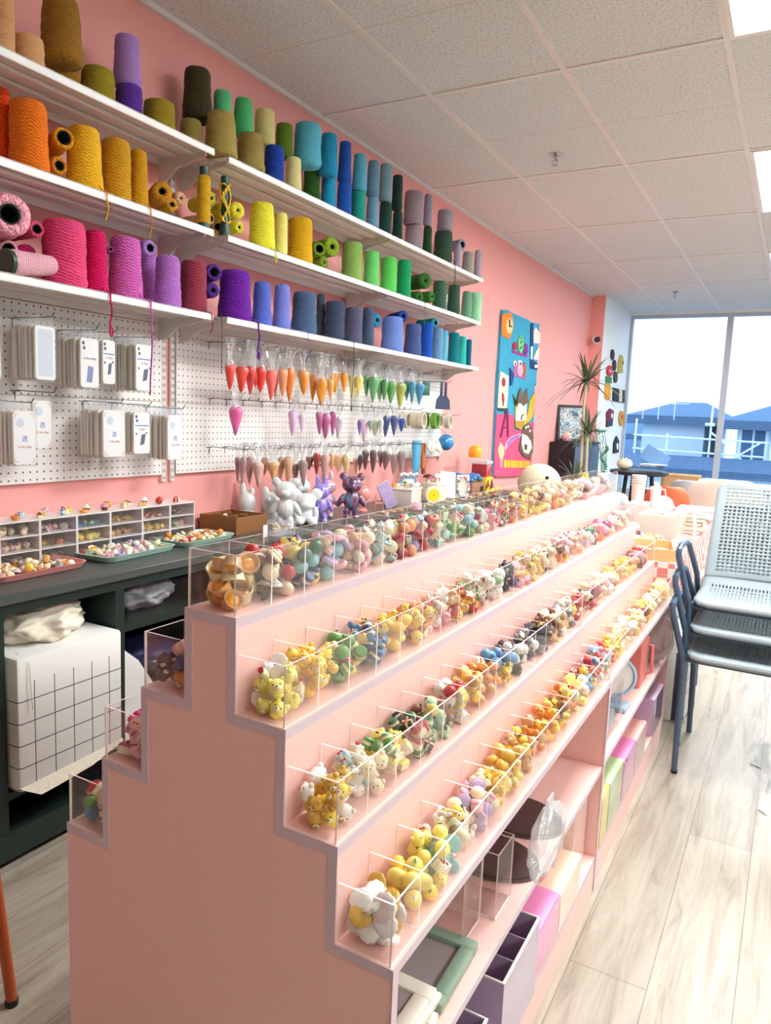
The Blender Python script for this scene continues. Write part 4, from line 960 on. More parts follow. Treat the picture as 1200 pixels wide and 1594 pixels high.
for r in 'TMB':
    z0 = SHZ[r]
    for i, (x, y, zb, zt, rad, col, nm) in enumerate(YARN[r]):
        up = zb > z0+.02
        h = zt-zb
        me = YM[(i*7+len(nm)) % 4]
        if nm in ('crimson', 'narrow ochre', 'red orange'): me = YM[3]
        if h < .125: me = YM[2]
        o = inst('yarn_cone', me, (x, y, zb+.0006), (0, 0, i*1.3), (rad, rad, h*.985), col)
        tag(o, '%s yarn cone %s the %s shelf' % (nm, 'stacked on another cone on' if up else 'standing on', SHN[r]), 'yarn')
        inst('core_tube', COREM, (0, 0, 0), parent=o)
        TAILS[nm] = o
# rolls lying with one end towards the room
def roll_mesh(cf, seed):
    L = 1.0
    prof = [(.3, -1.0), (.8, -1.0), (.95, -.96)]+[(.95+.03*math.sin(k*1.7+seed), -.96+.88*k/10) for k in range(1, 11)]+[(1.0, -.06), (.93, .0), (max(cf+.12, .5), .03), (cf+.03, .0), (cf, -.04)]
    m = MB().lathe(prof, 30, cap1=False, fn=lambda a, i, z: 1+.015*math.sin(4*a+z*14+seed))
    me = bpy.data.meshes.new('yarn_roll'); m.bm.to_mesh(me); m.bm.free()
    for q in me.polygons: q.use_smooth = True
    me.materials.append(YARNM)
    c = MB().lathe([(cf+.02, -.05), (cf+.02, .015), (cf-.03, .02), (cf*.8, -.1), (cf*.75, -.9), (.01, -.9)], 22, cap0=False, cap1=False)
    mc = bpy.data.meshes.new('core_tube'); c.bm.to_mesh(mc); c.bm.free()
    for q in mc.polygons: q.use_smooth = True
    mc.materials.append(DARK); return me, mc
for r in 'BMT':
    L_ = [list(t) for t in ROLLS[r]]
    for t in L_: t[2] = max(t[2], SHZ[r]+t[3]*1.04+.001)
    for it in range(60):
        for a in range(len(L_)):
            A_ = L_[a]
            for b in range(a):
                B_ = L_[b]; dy, dz = A_[1]-B_[1], A_[2]-B_[2]; d = math.hypot(dy, dz) or 1e-6; o_ = (A_[3]+B_[3])*1.07-d
                if o_ > 0:
                    for t, s_ in ((A_, 1), (B_, -1)):
                        t[1] += s_*dy/d*o_*.4; t[2] = max(SHZ[r]+t[3]*1.04, t[2]+s_*dz/d*o_*.4)
                        if it > 20: t[3] *= .99
            for (cx, cy, zb, zt, cr, *_q) in YARN[r]:
                if A_[2]-A_[3] < zt and A_[2]+A_[3] > zb and cx > -2.09:
                    o_ = (A_[3]*1.05+cr*1.03)-abs(A_[1]-cy)
                    if o_ > 0: A_[1] += (1 if A_[1] > cy else -1)*o_*.5; A_[3] *= .985 if it > 15 else 1
    for i, (x, y, z, rad, col, nm, cf) in enumerate(L_):
        if r == 'B' and y < 1.45 and z < SHZ[r]+.09: x = -2.035
        me, mc = roll_mesh(max(cf, .12), i)
        ln = min(.17, .235+x+2.2-.05)
        z = max(z, SHZ[r]+rad+.001)
        o = inst('yarn_roll', me, (x, y, z), (0, PI/2+.04*math.sin(i), -.35+.25*math.sin(i*2.1)), (rad, rad, .15), col)
        tag(o, '%s yarn roll lying on its side with its %s end showing, %s shelf' % (nm, 'hollow' if cf > .25 else 'wound', SHN[r]), 'yarn')
        inst('core_tube', mc, (0, 0, 0), parent=o)
# pale pink cone lying along the shelf, bobbins
o = inst('yarn_cone', YM[3], (-1.975, 1.335, SHZ['B']+.038), (-PI/2+.12, 0, .08), (.036, .036, .15), 'f2b6c2'); tag(o, 'pale pink yarn cone lying along the bottom shelf with its green core out', 'yarn')
c = MB().lathe([(.55, -.08), (.98, -.08), (1.0, -.005), (.75, 0)], 20).build('core_tube', CONEM, o)
for (y, rr, col, nm, stripe) in ((2.062, .018, 'd8a818', 'green spool wound with mustard yarn at the shelf end', 0), (2.112, .017, 'e0b83a', 'taller green spool loosely criss-crossed with yellow yarn', 1)):
    T = thing('yarn_spool', nm, 'yarn', (-1.962, min(y, 2.084), SHZ['M']+.0005))
    if stripe: T.location = (-1.958, 2.20, SHZ['M']+.0005)
    else: T.location = (-1.955, 2.085, SHZ['M']+.0005)
    MB().lathe([(.021, 0), (.022, .012), (.017, .05), (.0145, .185), (.016, .19), (.016, .212), (.008, .212)], 18).build('spool', CONEM, T)
    if not stripe: o = inst('wound_yarn', YM[2], (0, 0, .018), (0, 0, 0), (.0245, .0245, .165), col, T)
    else:
        pts = [((.0215-.00003*k)*math.cos(k*.52), (.0215-.00003*k)*math.sin(k*.52), .045+.07*(1+math.sin(k*.31))) for k in range(150)]
        o = MB().tube(pts, .0026, 5).build('wound_yarn', YARNM, T, col=col)
# hanging yarn ends belong to their cones
def tail(nm, pts, r=.0022, col=None):
    o = TAILS[nm]; iv = Matrix.LocRotScale(o.location, o.rotation_euler, o.scale).inverted()
    m = MB().tube(pts, r, 6); m.bm.transform(iv); q = m.build('yarn_tail', YARNM, o, col=col); q.color = o.color
zB, zM, zT = SHZ['B'], SHZ['M'], SHZ['T']
xs_ = -1.918
def drop(nm, y, z0, dz, y0, loop=0, r=.0022):
    x0 = TAILS[nm].location.x+TAILS[nm].scale[0]*.98
    pts = [(x0, y0, z0+.02), (x0+.012, (y0*2+y)/3, z0+.004), (xs_-.008, y, z0+.004), (xs_, y, z0-.004), (xs_+.001, y, z0-.03)]
    pts += [(xs_+.001+.002*math.sin(i), y+.003*math.sin(i*.9), z0-.03-(dz-.03)*i/5) for i in range(1, 6)]
    if loop: pts += [(xs_+.003, y+.006*math.sin(a), z0-dz-.014+.014*math.cos(a)) for a in [i*PI/4 for i in range(9)]]
    tail(nm, pts, r)
drop('crimson', 1.635, zB, .105, 1.645, 1, .0030); drop('orchid pink', 1.80, zB, .31, 1.775, 0, .0028); drop('dark rose', 2.092, zB, .07, 2.085)
drop('deep purple', 2.36, zB, .115, 2.33, 1, .003); drop('golden yellow', 1.625, zM, .085, 1.62); drop('ochre', 1.80, zM, .10, 1.76); drop('lemon yellow', 2.46, zM, .02, 2.455, 1)
drop('pale periwinkle', 2.70, zB, .14, 2.62, 0, .0014); drop('navy charcoal', 3.08, zB, .33, 3.04, 0, .0018); drop('emerald', 3.83, zM, .13, 3.72, 0, .0016); drop('spruce', 4.21, zT, .25, 4.16, 0, .0024); drop('pale mint', 4.60, zM, .16, 4.70, 0, .0014)
o = TAILS['dark rose']
T = MB().tube([(-1.93, 2.155, 1.655), (-1.925, 2.155, 1.60), (-1.926, 2.155, 1.43)], .0014, 5).build('yarn_strand', YARNM, col='4a4440'); tag(T, 'dark yarn strand hanging in front of the right pegboard from the bottom shelf', 'yarn')

# ------------------------------------------------------------------ piping bags of decorating cream on hooks
BAGM = mat('bag_cream', 'ffffff', .35, obj=True, coat=.35, bump=.12, scale=60)
def bag_meshes(seed):
    rnd = random.Random(seed); p = [rnd.uniform(0, 6) for _ in range(6)]
    prof = [(.02, -1.0), (.10, -.96)]
    for i in range(1, 9):
        u = i/8; prof.append((.10+.90*u**.72, -.96+.80*u))
    prof += [(1.0, -.08), (.94, .0), (.72, .06), (.42, .10), (.05, .11)]
    m = MB().lathe(prof, 18, fn=lambda a, i, z: 1+.07*math.sin(2*a+p[0]+z*5)+.05*math.sin(5*a+p[1]+z*9))
    me = bpy.data.meshes.new('cream'); m.bm.to_mesh(me); m.bm.free()
    for q in me.polygons: q.use_smooth = True
    me.materials.append(BAGM)
    # crumpled clear top: gathered neck flaring upwards, plus the tip
    prof = [(.98, -.05), (.9, .06), (.55, .16), (.42, .26), (.6, .40), (.95, .56), (1.2, .72)]
    m = MB().lathe(prof, 22, cap0=False, cap1=False, fn=lambda a, i, z: 1+(.10+.25*max(0, z))*math.sin(6*a+p[2]+z*4)+.12*max(0, z)*math.sin(11*a+p[3]))
    m.bm.transform(Matrix.Diagonal((.55, 1.0, 1.0, 1)))
    mf = bpy.data.meshes.new('clear_bag'); m.bm.to_mesh(mf); m.bm.free()
    for q in mf.polygons: q.use_smooth = True
    mf.materials.append(FILM); return me, mf
HZ = [1.548, 1.316, 1.112]
BM_ = [bag_meshes(s) for s in range(5)]
RN = ['top', 'middle', 'bottom']
for ri, row in enumerate(BAGS):
    for i, (x, y, zt, zb, rad, col, nm) in enumerate(row):
        me, mf = BM_[(i*3+ri) % 5]
        h = zt-zb; rad = min(rad*1.18, .034)
        o = inst('piping_bag', me, (x, y, zt), (0, .05*math.sin(i*2.3), i*1.1), (rad, rad, h), col)
        tag(o, '%s piping bag of cream hanging in the %s row on the pegboard' % (nm, RN[ri]), 'piping bag')
        inst('clear_top', mf, (0, 0, 0), sc=(1.15, 1.15, max(.9, min(2.2, (HZ[ri]+.035-zt)/(.72*h)))), parent=o)
HY = [[2.52, 2.72, 2.92, 3.12, 3.34, 3.56, 3.80, 4.02, 4.25, 4.46], [2.46, 2.62, 2.80, 3.02, 3.24, 3.48, 3.72, 3.96, 4.18, 4.42], [2.55, 2.74, 2.92, 3.12, 3.34, 3.58, 3.80, 4.0, 4.2, 4.42]]
def hook_mesh(L):
    m = MB().tube([(-.002, 0, -.028), (0, 0, 0), (.006, 0, .004), (L*.5, 0, .001), (L-.012, 0, 0), (L, 0, .014)], .0016, 6).tube([(.001, -.018, .002), (.001, .018, .002)], .0014, 5)
    me = bpy.data.meshes.new('peg_hook'); m.bm.to_mesh(me); m.bm.free(); me.materials.append(WIRE); return me
HOOK = hook_mesh(.20)
for r in range(3):
    for i in range(19):
        y = 2.36+.115*i+.01*math.sin(i*2.2+r)
        if y > (4.4, 4.02, 4.16)[r]: continue
        o = inst('peg_hook', HOOK, (-2.178, y, HZ[r]+.02), (0, 0, .15*math.sin(i*3.1+r)))
        tag(o, 'grey wire peg hook holding piping bags in the %s row' % RN[r], 'hook', 'grey wire hooks holding piping bags in the %s row' % RN[r])
# tape rolls, spatulas, gloves and other odds on the right end of the pegboard
TAPE = mat('masking_tape', 'd9cdb8', .6); TAPEG = mat('green_tape', '6fa33c', .5); TEALT = mat('teal_tape', '5f9a8c', .5)
def ring(name, lb, loc, R, r, w, mt, rz=0, cat='tape', tilt=0):
    m = MB().lathe([(r, -w/2), (R, -w/2), (R, w/2), (r, w/2), (r, -w/2)], 28, cap0=False, cap1=False)
    m.bm.transform(RX(PI/2) @ Matrix()); o = m.build(name, mt); o.location = loc; o.rotation_euler = (0, tilt, rz); tag(o, lb, cat); return o
for i, (y, x, R, mt, lb) in enumerate(((4.09, -2.145, .05, TAPE, 'beige masking tape roll, leftmost on the pegboard hook'), (4.10, -2.085, .05, TAPE, 'beige masking tape roll, second on the hook'), (4.11, -2.045, .05, TAPE, 'beige masking tape roll, third, in front of the green one'), (4.335, -2.135, .055, TAPEG, 'green painter tape roll on the pegboard'), (4.345, -2.065, .052, TAPEG, 'front green painter tape roll with ridged core'), (4.55, -2.135, .05, TAPE, 'beige tape roll hanging past the pegboard end, nearest the green roll'), (4.56, -2.07, .048, TAPE, 'beige tape roll at the far end of the hook'))):
    ring('tape_roll', lb, (x, y, 1.275), R, R*.76, .036, mt, rz=-1.45, tilt=0)
ring('tape_roll', 'small teal tape roll hanging at the top right of the pegboard', (-2.12, 4.30, 1.475), .042, .03, .05, TEALT, rz=-1.1)
NAVY = mat('navy_plastic', '3a4560', .4)
for i, (y, lb) in enumerate(((4.30, 'left navy spatula hanging from the pegboard edge'), (4.385, 'right navy spatula hanging from the pegboard edge'))):
    T = thing('spatula', lb, 'spatula', (-2.01-.01*i, y, 1.35), -.6)
    MB().prism([(-.0, -.040, 0), (0, .040, 0), (0, .034, .06), (0, .011, .088), (0, -.011, .088), (0, -.034, .06)], (.003, 0, 0)).build('blade', NAVY, T)
    MB().box(-.004, .008, -.009, .009, .085, .175, bev=.004).build('handle', NAVY, T)
    hk = inst('peg_hook', HOOK, (-2.178, y, 1.523)); tag(hk, '%s wire hook carrying a navy spatula' % ('left', 'right')[i], 'hook')
BLUEC = mat('blue_rubber', '4f9fc4', .5, bump=.15, scale=60); ORR = mat('orange_rubber', 'c8702c', .5)
for y, nm in ((4.10, 'the beige tape rolls nearest the bags'), (4.34, 'the green tape rolls'), (4.555, 'the farthest beige tape rolls')):
    hk = inst('peg_hook', HOOK, (-2.178, y, 1.316)); tag(hk, 'wire hook carrying '+nm, 'hook')
T = thing('rubber_gloves', 'light blue rubber gloves hanging below the tape rolls', 'gloves', (-2.09, 4.13, .985))
for dy in (0, .035):
    m = MB().lathe([(.03, .16), (.034, .12), (.026, .06), (.032, .03), (.02, -.03)], 12)
    for f_ in range(4): m.tube([(0, -.018+.012*f_, -.02), (.003, -.02+.012*f_, -.06-.01*(f_ % 2))], .007, 6)
    m.bm.transform(TR(0, dy, 0) @ Matrix.Diagonal((.6, 1, 1, 1))); m.build('glove', BLUEC, T)
T = thing('rubber_strap', 'orange and brown rubber strap hanging beside the blue gloves', 'strap', (-2.10, 4.26, .97))
MB().box(-.012, .012, -.02, .02, .0, .16, bev=.006).build('strap', ORR, T); MB().box(-.008, .008, .0, .04, -.04, .05, bev=.006).build('end', mat('brown_rubber', '8a4a24', .5), T)
BAL = mat('shiny_blue_foil', '2f86c4', .25, coat=.5)
T = MB().sph((0, 0, 0), (.052, .06, .055), 0, 18, 12).build('foil_ball', BAL); T.location = (-2.05, 4.50, 1.135); tag(T, 'shiny blue ball hanging at the right end of the pegboard', 'ball')
MB().tube([(-.0, 0, .053), (-.06, -.01, .10)], .0012, 5).build('string', WIRE, T)
T = thing('flower_garland', 'bunch of cream fabric flowers clipped under the blue ball', 'flowers', (-2.07, 4.36, 1.105))
for i in range(7):
    a = i*.9; MB().lathe([(.008, -.01), (.026, .0), (.03, .012), (.012, .02), (.002, .012)], 20, fn=lambda a_, k, z: 1+.14*math.cos(5*a_), M=TR(.012*math.sin(i*2), -.09+.03*i, .012*math.cos(i*2.6)) @ RY(PI/2+.4*math.sin(i))).build('blossom', CREAM, T)
MB().tube([(-.1, -.09, .03), (0, -.05, .0), (0, .12, .0)], .002, 5).build('wire', WIRE, T)

# ------------------------------------------------------------------ phone cases in clear pouches on hooks
CARD = mat('white_card', 'edebe8', .5); CASEE = mat('case_side', 'f2e9de', .35); REDP = mat('red_print', 'c84a44', .5); BLUEP = mat('blue_print', '4a80bc', .5); DARKP = mat('slate_print', '4c5468', .5); PALEP = mat('pale_print', 'ccd3da', .5); VIOP = mat('periwinkle_print', '8088b4', .4)
def case_meshes():
    m = MB().box(-.010, .008, -.5, .5, -.5, .5)
    return m
def rrect(w, h, r, n=5):
    P = []
    for cx, cy, a0 in ((w/2-r, h/2-r, 0), (-w/2+r, h/2-r, PI/2), (-w/2+r, -h/2+r, PI), (w/2-r, -h/2+r, 1.5*PI)):
        P += [(cx+r*math.cos(a0+PI/2*i/n), cy+r*math.sin(a0+PI/2*i/n)) for i in range(n+1)]
    return P
CASEB = {}
def plain_case(w, h):
    key = (round(w, 3), round(h, 3))
    if key not in CASEB:
        P = rrect(w, h, .010)
        m = MB().prism([(0, a, b) for a, b in P], (.010, 0, 0))
        me = bpy.data.meshes.new('phone_case'); m.bm.to_mesh(me); m.bm.free(); me.materials.append(CASEE)
        m = MB()
        ww, hh = w/2+.006, h/2+.006
        m.prism([(-.0015, -ww, -hh), (-.0015, ww, -hh), (-.0015, ww, hh+.010), (-.0015, ww*.55, hh+.028), (-.0015, -ww*.6, hh+.026), (-.0015, -ww, hh+.010)], (.0135, 0, 0))
        mf = bpy.data.meshes.new('clear_pouch'); m.bm.to_mesh(mf); m.bm.free(); mf.materials.append(POUCH)
        CASEB[key] = (me, mf)
    return CASEB[key]
POUCH = clear_mat('pouch_film', (.99, .99, .99), .02, .10, .03, (.97, .97, .97), .12)
def design(o, w, h, kind):
    x = .0101
    MB().prism([(x, a, b) for a, b in rrect(w-.004, h-.004, .008)], (.0004, 0, 0)).build('card', CARD, o)
    X = x+.0006
    if kind == 'blank':
        MB().prism([(X-.0001, a, b) for a, b in rrect(w-.018, h-.02, .006)], (.0002, 0, 0)).build('window', PALEP, o); return
    def pr(nm, pts, mt): MB().prism([(X, a, b) for a, b in pts], (.0003, 0, 0)).build(nm, mt, o)
    def ell(cy, cz, a, b, n=14): return [(cy+a*math.cos(2*PI*i/n), cz+b*math.sin(2*PI*i/n)) for i in range(n)]
    if kind in ('line', 'plum'):
        sk = [(-.008, -.045), (.010, -.040), (.016, -.002), (-.002, -.006)] if kind == 'line' else [(-.014, -.058), (.008, -.060), (.014, -.012), (-.006, -.008)]
        pr('phone_picture', [(a*w/.07, b*h/.15) for a, b in sk], DARKP if kind == 'line' else VIOP)
        if kind == 'line':
            pr('blue_line', [(-w*.42, h*.17), (w*.42, h*.17), (w*.42, h*.195), (-w*.42, h*.195)], BLUEP)
            for (cy, cz) in ((-.34, -.02), (.3, .0)): pr('dot', ell(cy*w, cz*h, .0035, .004), DARKP)
        for (cy, cz) in ((-.34, .40), (-.30, .30)): pr('camera_dot', ell(cy*w, cz*h, .005, .006), DARKP)
        text_mesh('15 Pro Max' if kind == 'plum' else '15 Plus', .011, DARKP if kind == 'plum' else REDP, 'print', o, TR(X, 0, h*.09) @ FACE_X)
    if kind == 'red':
        q = .012
        for sy in (-1, 1):
            for sz in (-1, 1):
                cy, cz = sy*(w*.43), sz*(h*.45)
                pr('corner_mark', [(cy, cz), (cy-sy*q, cz), (cy-sy*q, cz-sz*.0012), (cy-sy*.0012, cz-sz*.0012), (cy-sy*.0012, cz-sz*q), (cy, cz-sz*q)], REDP)
        pr('camera_outline', ell(-w*.2, h*.28, .014, .014), PALEP)
        text_mesh('透', .020, BLUEP, 'character', o, TR(X, 0, -h*.02) @ FACE_X)
        text_mesh('15 Pro Max', .0098, REDP, 'print', o, TR(X, 0, -h*.17) @ FACE_X)
PACKS = [  # y0,y1,z0,z1, cases, depth step, design, words
 (1.444, 1.514, 1.364, 1.524, 7, 'blank', 'blank white', 'upper row, leftmost hook'),
 (1.602, 1.674, 1.349, 1.505, 7, 'plum', 'white periwinkle-printed', 'upper row, second hook'),
 (1.690, 1.742, 1.365, 1.508, 2, 'line', 'blue lined white', 'upper row, short stack'),
 (1.833, 1.911, 1.350, 1.508, 8, 'line', 'white blue-lined', 'upper row, rightmost hook'),
 (1.262, 1.338, 1.357, 1.533, 2, 'blank', 'plain white', 'upper row, at the picture edge'),
 (1.368, 1.442, 1.107, 1.267, 7, 'red', 'white red-cornered', 'lower row, leftmost hook'),
 (1.449, 1.514, 1.154, 1.300, 1, 'red', 'single white and blue', 'lower row, second hook'),
 (1.689, 1.783, 1.121, 1.277, 7, 'red', 'wide white red-printed', 'lower row, middle hook'),
 (1.822, 1.897, 1.129, 1.273, 4, 'line', 'white with a blue line', 'lower row, fourth hook'),
 (1.982, 2.060, 1.103, 1.265, 7, 'red', 'faintly red-printed white', 'lower row, rightmost hook'),
]
for (y0, y1, z0, z1, n, kd, words_, wh) in PACKS:
    w, h = y1-y0, z1-z0; me, mf = plain_case(w, h); yc, zc = (y0+y1)/2, (z0+z1)/2
    st = min(.017, .128/max(1, n))
    for i in range(n):
        o = inst('phone_case', me, (-2.035-.0-st*i if n > 1 else -2.06, yc+.003*math.sin(i*2.1+y0*9), zc+.002*math.sin(i*1.7)), (0, 0, .03*math.sin(i*3+y0)))
        inst('clear_pouch', mf, (0, 0, 0), parent=o)
        if i == 0:
            tag(o, '%s phone case card at the front, %s' % (words_, wh), 'phone case'); design(o, w, h, kd)
        else: tag(o, 'packed phone case behind the front one, %s' % wh, 'phone case', 'phone cases stacked on the %s' % wh)
    hk = inst('peg_hook', HOOK, (-2.178, yc, z1+.026)); tag(hk, 'wire hook holding phone cases, %s' % wh, 'hook')

# ------------------------------------------------------------------ dark green cabinets under the pegboard
TOPM = mat('worktop_grey', '4d5350', .35, var=.05, scale=12)
XCAB, ZTOP = -1.81, .782
def cabinet(y0, y1, label, cells):
    T = thing('storage_cabinet', label, 'cabinet', (-2.19, y0, 0)); L = y1-y0; d = .38
    for q in (0, L-.03): MB().box(0, d, q, q+.03, 0, .752).build('side_panel', DGREEN, T)
    MB().box(0, .012, .03, L-.03, .02, .752).build('back_panel', DGREEN, T)
    MB().box(0, d, .03, L-.03, .02, .10).build('bottom_board', DGREEN, T)
    MB().box(0, d-.001, .03, L-.03, .722, .752).build('top_rail', DGREEN, T)
    for y in cells['posts']: MB().box(.012, d-.002, y-y0-.0175, y-y0+.0175, .10, .722).build('divider', DGREEN, T)
    for (a, b, z) in cells['shelves']: MB().box(.012, d-.004, a-y0, b-y0, z-.022, z).build('shelf', DGREEN, T)
cabinet(.72, 2.0, 'dark green open cabinet holding the grid basket, below the trays', dict(posts=(1.165, 1.572), shelves=((.75, 1.1475, .36), (1.1825, 1.5545, .215), (1.5895, 1.97, .60))))
cabinet(2.004, 3.60, 'dark green cabinet behind the near stepped display', dict(posts=(2.8,), shelves=((2.034, 2.78, .4), (2.82, 3.57, .4))))
cabinet(3.604, 5.20, 'dark green cabinet behind the far stepped display', dict(posts=(4.4,), shelves=((3.634, 4.38, .4), (4.42, 5.17, .4))))
MB().box(-.0, .395, 0, 4.50, .0, .03, bev=.003, seg=1).build('worktop', TOPM, loc=(-2.195, .71, .7523)); tag(bpy.data.objects['worktop'], 'dark grey green worktop running along the wall under the pegboard', 'worktop')

# grid basket with cotton cloth
def _grid(n, l, b):
    t = n.new('ShaderNodeTexCoord'); s = n.new('ShaderNodeSeparateXYZ'); l.new(t.outputs['Object'], s.inputs[0])
    def ln(o, sh): return mth(n, l, 'LESS_THAN', mth(n, l, 'ABSOLUTE', mth(n, l, 'SUBTRACT', mth(n, l, 'FRACT', mth(n, l, 'ADD', mth(n, l, 'DIVIDE', o, .0635), sh)), .5)), .022)
    k = mth(n, l, 'MAXIMUM', ln(s.outputs['Y'], 10.5), ln(s.outputs['Z'], 10.3))
    k = mth(n, l, 'MULTIPLY', k, mth(n, l, 'LESS_THAN', s.outputs['Z'], .318))
    k = mth(n, l, 'MULTIPLY', k, mth(n, l, 'GREATER_THAN', s.outputs['X'], .3))
    mx = n.new('ShaderNodeMix'); mx.data_type = 'RGBA'; l.new(k, mx.inputs[0]); mx.inputs[6].default_value = lin('e4e2dc'); mx.inputs[7].default_value = lin('3e4254'); l.new(mx.outputs[2], b.inputs['Base Color'])
GRIDC = node_mat('grid_fabric', _grid, .85)
COTTON = mat('natural_cotton', 'e9dfca', .9, bump=.25, scale=45)
T = thing('fabric_basket', 'white fabric basket with thin dark grid lines in the green cabinet', 'basket', (-2.12, 1.37, .2155))
m = MB().box(0, .345, -.178, .178, .004, .39, bev=.012); m.build('basket_body', GRIDC, T)
m = MB().prism([(.346, -.175, .02), (.352, -.175, .018), (.356, -.12, -.018), (.360, -.07, -.012), (.360, .05, .0), (.352, .175, .03), (.346, .175, .035)], (-.02, 0, 0)); m.build('drooping_hem', COTTON, T)
MB().tube([(.30, -.15, .395), (.352, -.145, .37), (.354, -.142, .28), (.354, -.14, .24)], .0018, 5).build('drawstring', COTTON, T)
rnd = random.Random(5)
def crumple(name, mt, c, r, seed, n=5, amp=.35, parent=None, zmin=None, sub=4):
    bm = bmesh.new(); bmesh.ops.create_icosphere(bm, subdivisions=sub, radius=1)
    from mathutils import noise as N
    for v in bm.verts:
        p = v.co.copy(); q = p*1.7+Vector((seed*3.1, seed, 0))
        f_ = 1+amp*(N.ridged_multi_fractal(q, 1.0, 2.0, 4, 1.0, 2.0)-1.0)*.45+.12*N.noise(p*2.3+Vector((seed, 0, 0)))+.05*N.noise(p*7+Vector((seed, 0, 0)))
        f_ = min(f_, 1.18)
        v.co = Vector((p.x*r[0]*f_, p.y*r[1]*f_, p.z*r[2]*f_))+Vector(c)
        if zmin is not None and v.co.z < zmin: v.co.z = zmin+.002*N.noise(p*4)
    me = bpy.data.meshes.new(name); bm.to_mesh(me); bm.free()
    for q in me.polygons: q.use_smooth = True
    me.materials.append(mt); o = bpy.data.objects.new(name, me); C.objects.link(o)
    if parent: o.parent = parent
    return o
o = crumple('cotton_cloth', COTTON, (-1.945, 1.365, .648), (.125, .142, .072), 3, amp=.40, zmin=.609, sub=5); tag(o, 'crumpled natural cotton bags heaped on top of the grid basket', 'cloth')
# clear bin with polythene bags, blue bags below
T = thing('clear_storage_bin', 'clear plastic bin on the upper right cabinet shelf, full of polythene bags', 'bin', (-2.15, 1.78, .6005))
MB().box(.0, .33, -.17, .17, 0, .004).box(.325, .33, -.17, .17, 0, .112).box(0, .005, -.17, .17, 0, .112).box(.005, .325, -.17, -.166, 0, .112).box(.005, .325, .166, .17, 0, .112).build('bin', ACR, T)
PBAG = clear_mat('polythene', (.90, .93, .97), .08, .18, .45, (.80, .86, .92), .5)
o = crumple('polythene_bags', PBAG, (-1.985, 1.78, .655), (.125, .135, .066), 8, amp=.35, zmin=.607, sub=5); tag(o, 'crumpled clear polythene bags in the bin', 'bags')
BLUEB = mat('teal_bag', '1c6a78', .3, bump=.2, scale=30, coat=.4); NAVB = mat('indigo_bag', '2c2c52', .35, bump=.2, scale=30, coat=.4)
for i, (z, mt, nm, cl) in enumerate(((.17, NAVB, 'dark indigo', ''), (.29, BLUEB, 'teal', ''), (.42, NAVB, 'navy', ''))):
    o = crumple('plastic_pack', mt, (-1.99, 1.80, z), (.15, .145, .052), 20+i, amp=.3, zmin=z-.06); tag(o, '%s plastic pack in the cabinet below the clear bin' % nm, 'pack')
T = thing('white_tote_board', 'curved white board leaning in the cabinet to the right of the grid basket', 'board', (-1.832, 1.645, .1012))
MB().prism([(0, -.05, 0), (0, .125, 0), (0, .120, .16), (0, .085, .26), (0, .02, .36), (0, -.05, .42)], (.006, 0, 0)).build('board', WHITE, T); T.rotation_euler = (0, -.02, 0)
T = thing('white_storage_box', 'white box in the cabinet at the left picture edge', 'box', (-2.15, .95, .102)); MB().box(0, .335, -.185, .185, 0, .225, bev=.015).build('box_body', WHITE, T); MB().box(0, .338, -.19, .19, .20, .235, bev=.008).build('lid', WHITE, T)

# ------------------------------------------------------------------ on the worktop: trays of charms
ZT = ZTOP+.0006
def serving_tray(loc, lx, ly, rz, mt, label):
    T = thing('serving_tray', label, 'tray', (loc[0], loc[1], ZT), rz)
    P = rrect(lx, ly, .035, 6); n = len(P)
    def sc_(k, z): return [(x*k[0], y*k[1], z) for x, y in P]
    kx = lambda d: ((lx-2*d)/lx, (ly-2*d)/ly)
    L_ = [sc_(kx(.02), 0), sc_(kx(.012), .002), sc_(kx(.002), .018), sc_(kx(0), .0205), sc_(kx(.006), .0205), sc_(kx(.016), .005), sc_(kx(.022), .004)]
    v = [p for q in L_ for p in q]; f = [tuple(range(n-1, -1, -1)), tuple(len(v)-n+j for j in range(n))]
    for i in range(len(L_)-1): f += [(i*n+j, i*n+(j+1) % n, (i+1)*n+(j+1) % n, (i+1)*n+j) for j in range(n)]
    m = MB(); m._add(v, f); m.build('tray_body', mt, T); return T
TP = mat('salmon_plastic', 'ee9a92', .35); TM = mat('mint_plastic', 'bfe0cb', .35)
TRS = [((-2.00, 1.385), .175, .33, .05, TP, 'salmon pink serving tray of charms, leftmost on the worktop', 'salmon tray', "tart:TC bread:TC bun:WC cookie:C fruit:Y cupcake:WS candy:S macaron:W heart:B cake:C"),
       ((-2.005, 1.768), .185, .33, .06, TM, 'mint green serving tray of charms, in the middle of the three trays', 'middle mint tray', "cake:PW bun:PCW donut:PI star:P bread:CP macaron:WI fruit:O candy:W cookie:T tart:C"),
       ((-2.015, 2.115), .185, .30, .05, TM, 'mint green serving tray of small breads, beside the wooden box', 'right mint tray', "bun:TTYO bread:TC macaron:WR cake:RW tart:T cookie:C flower:W")]
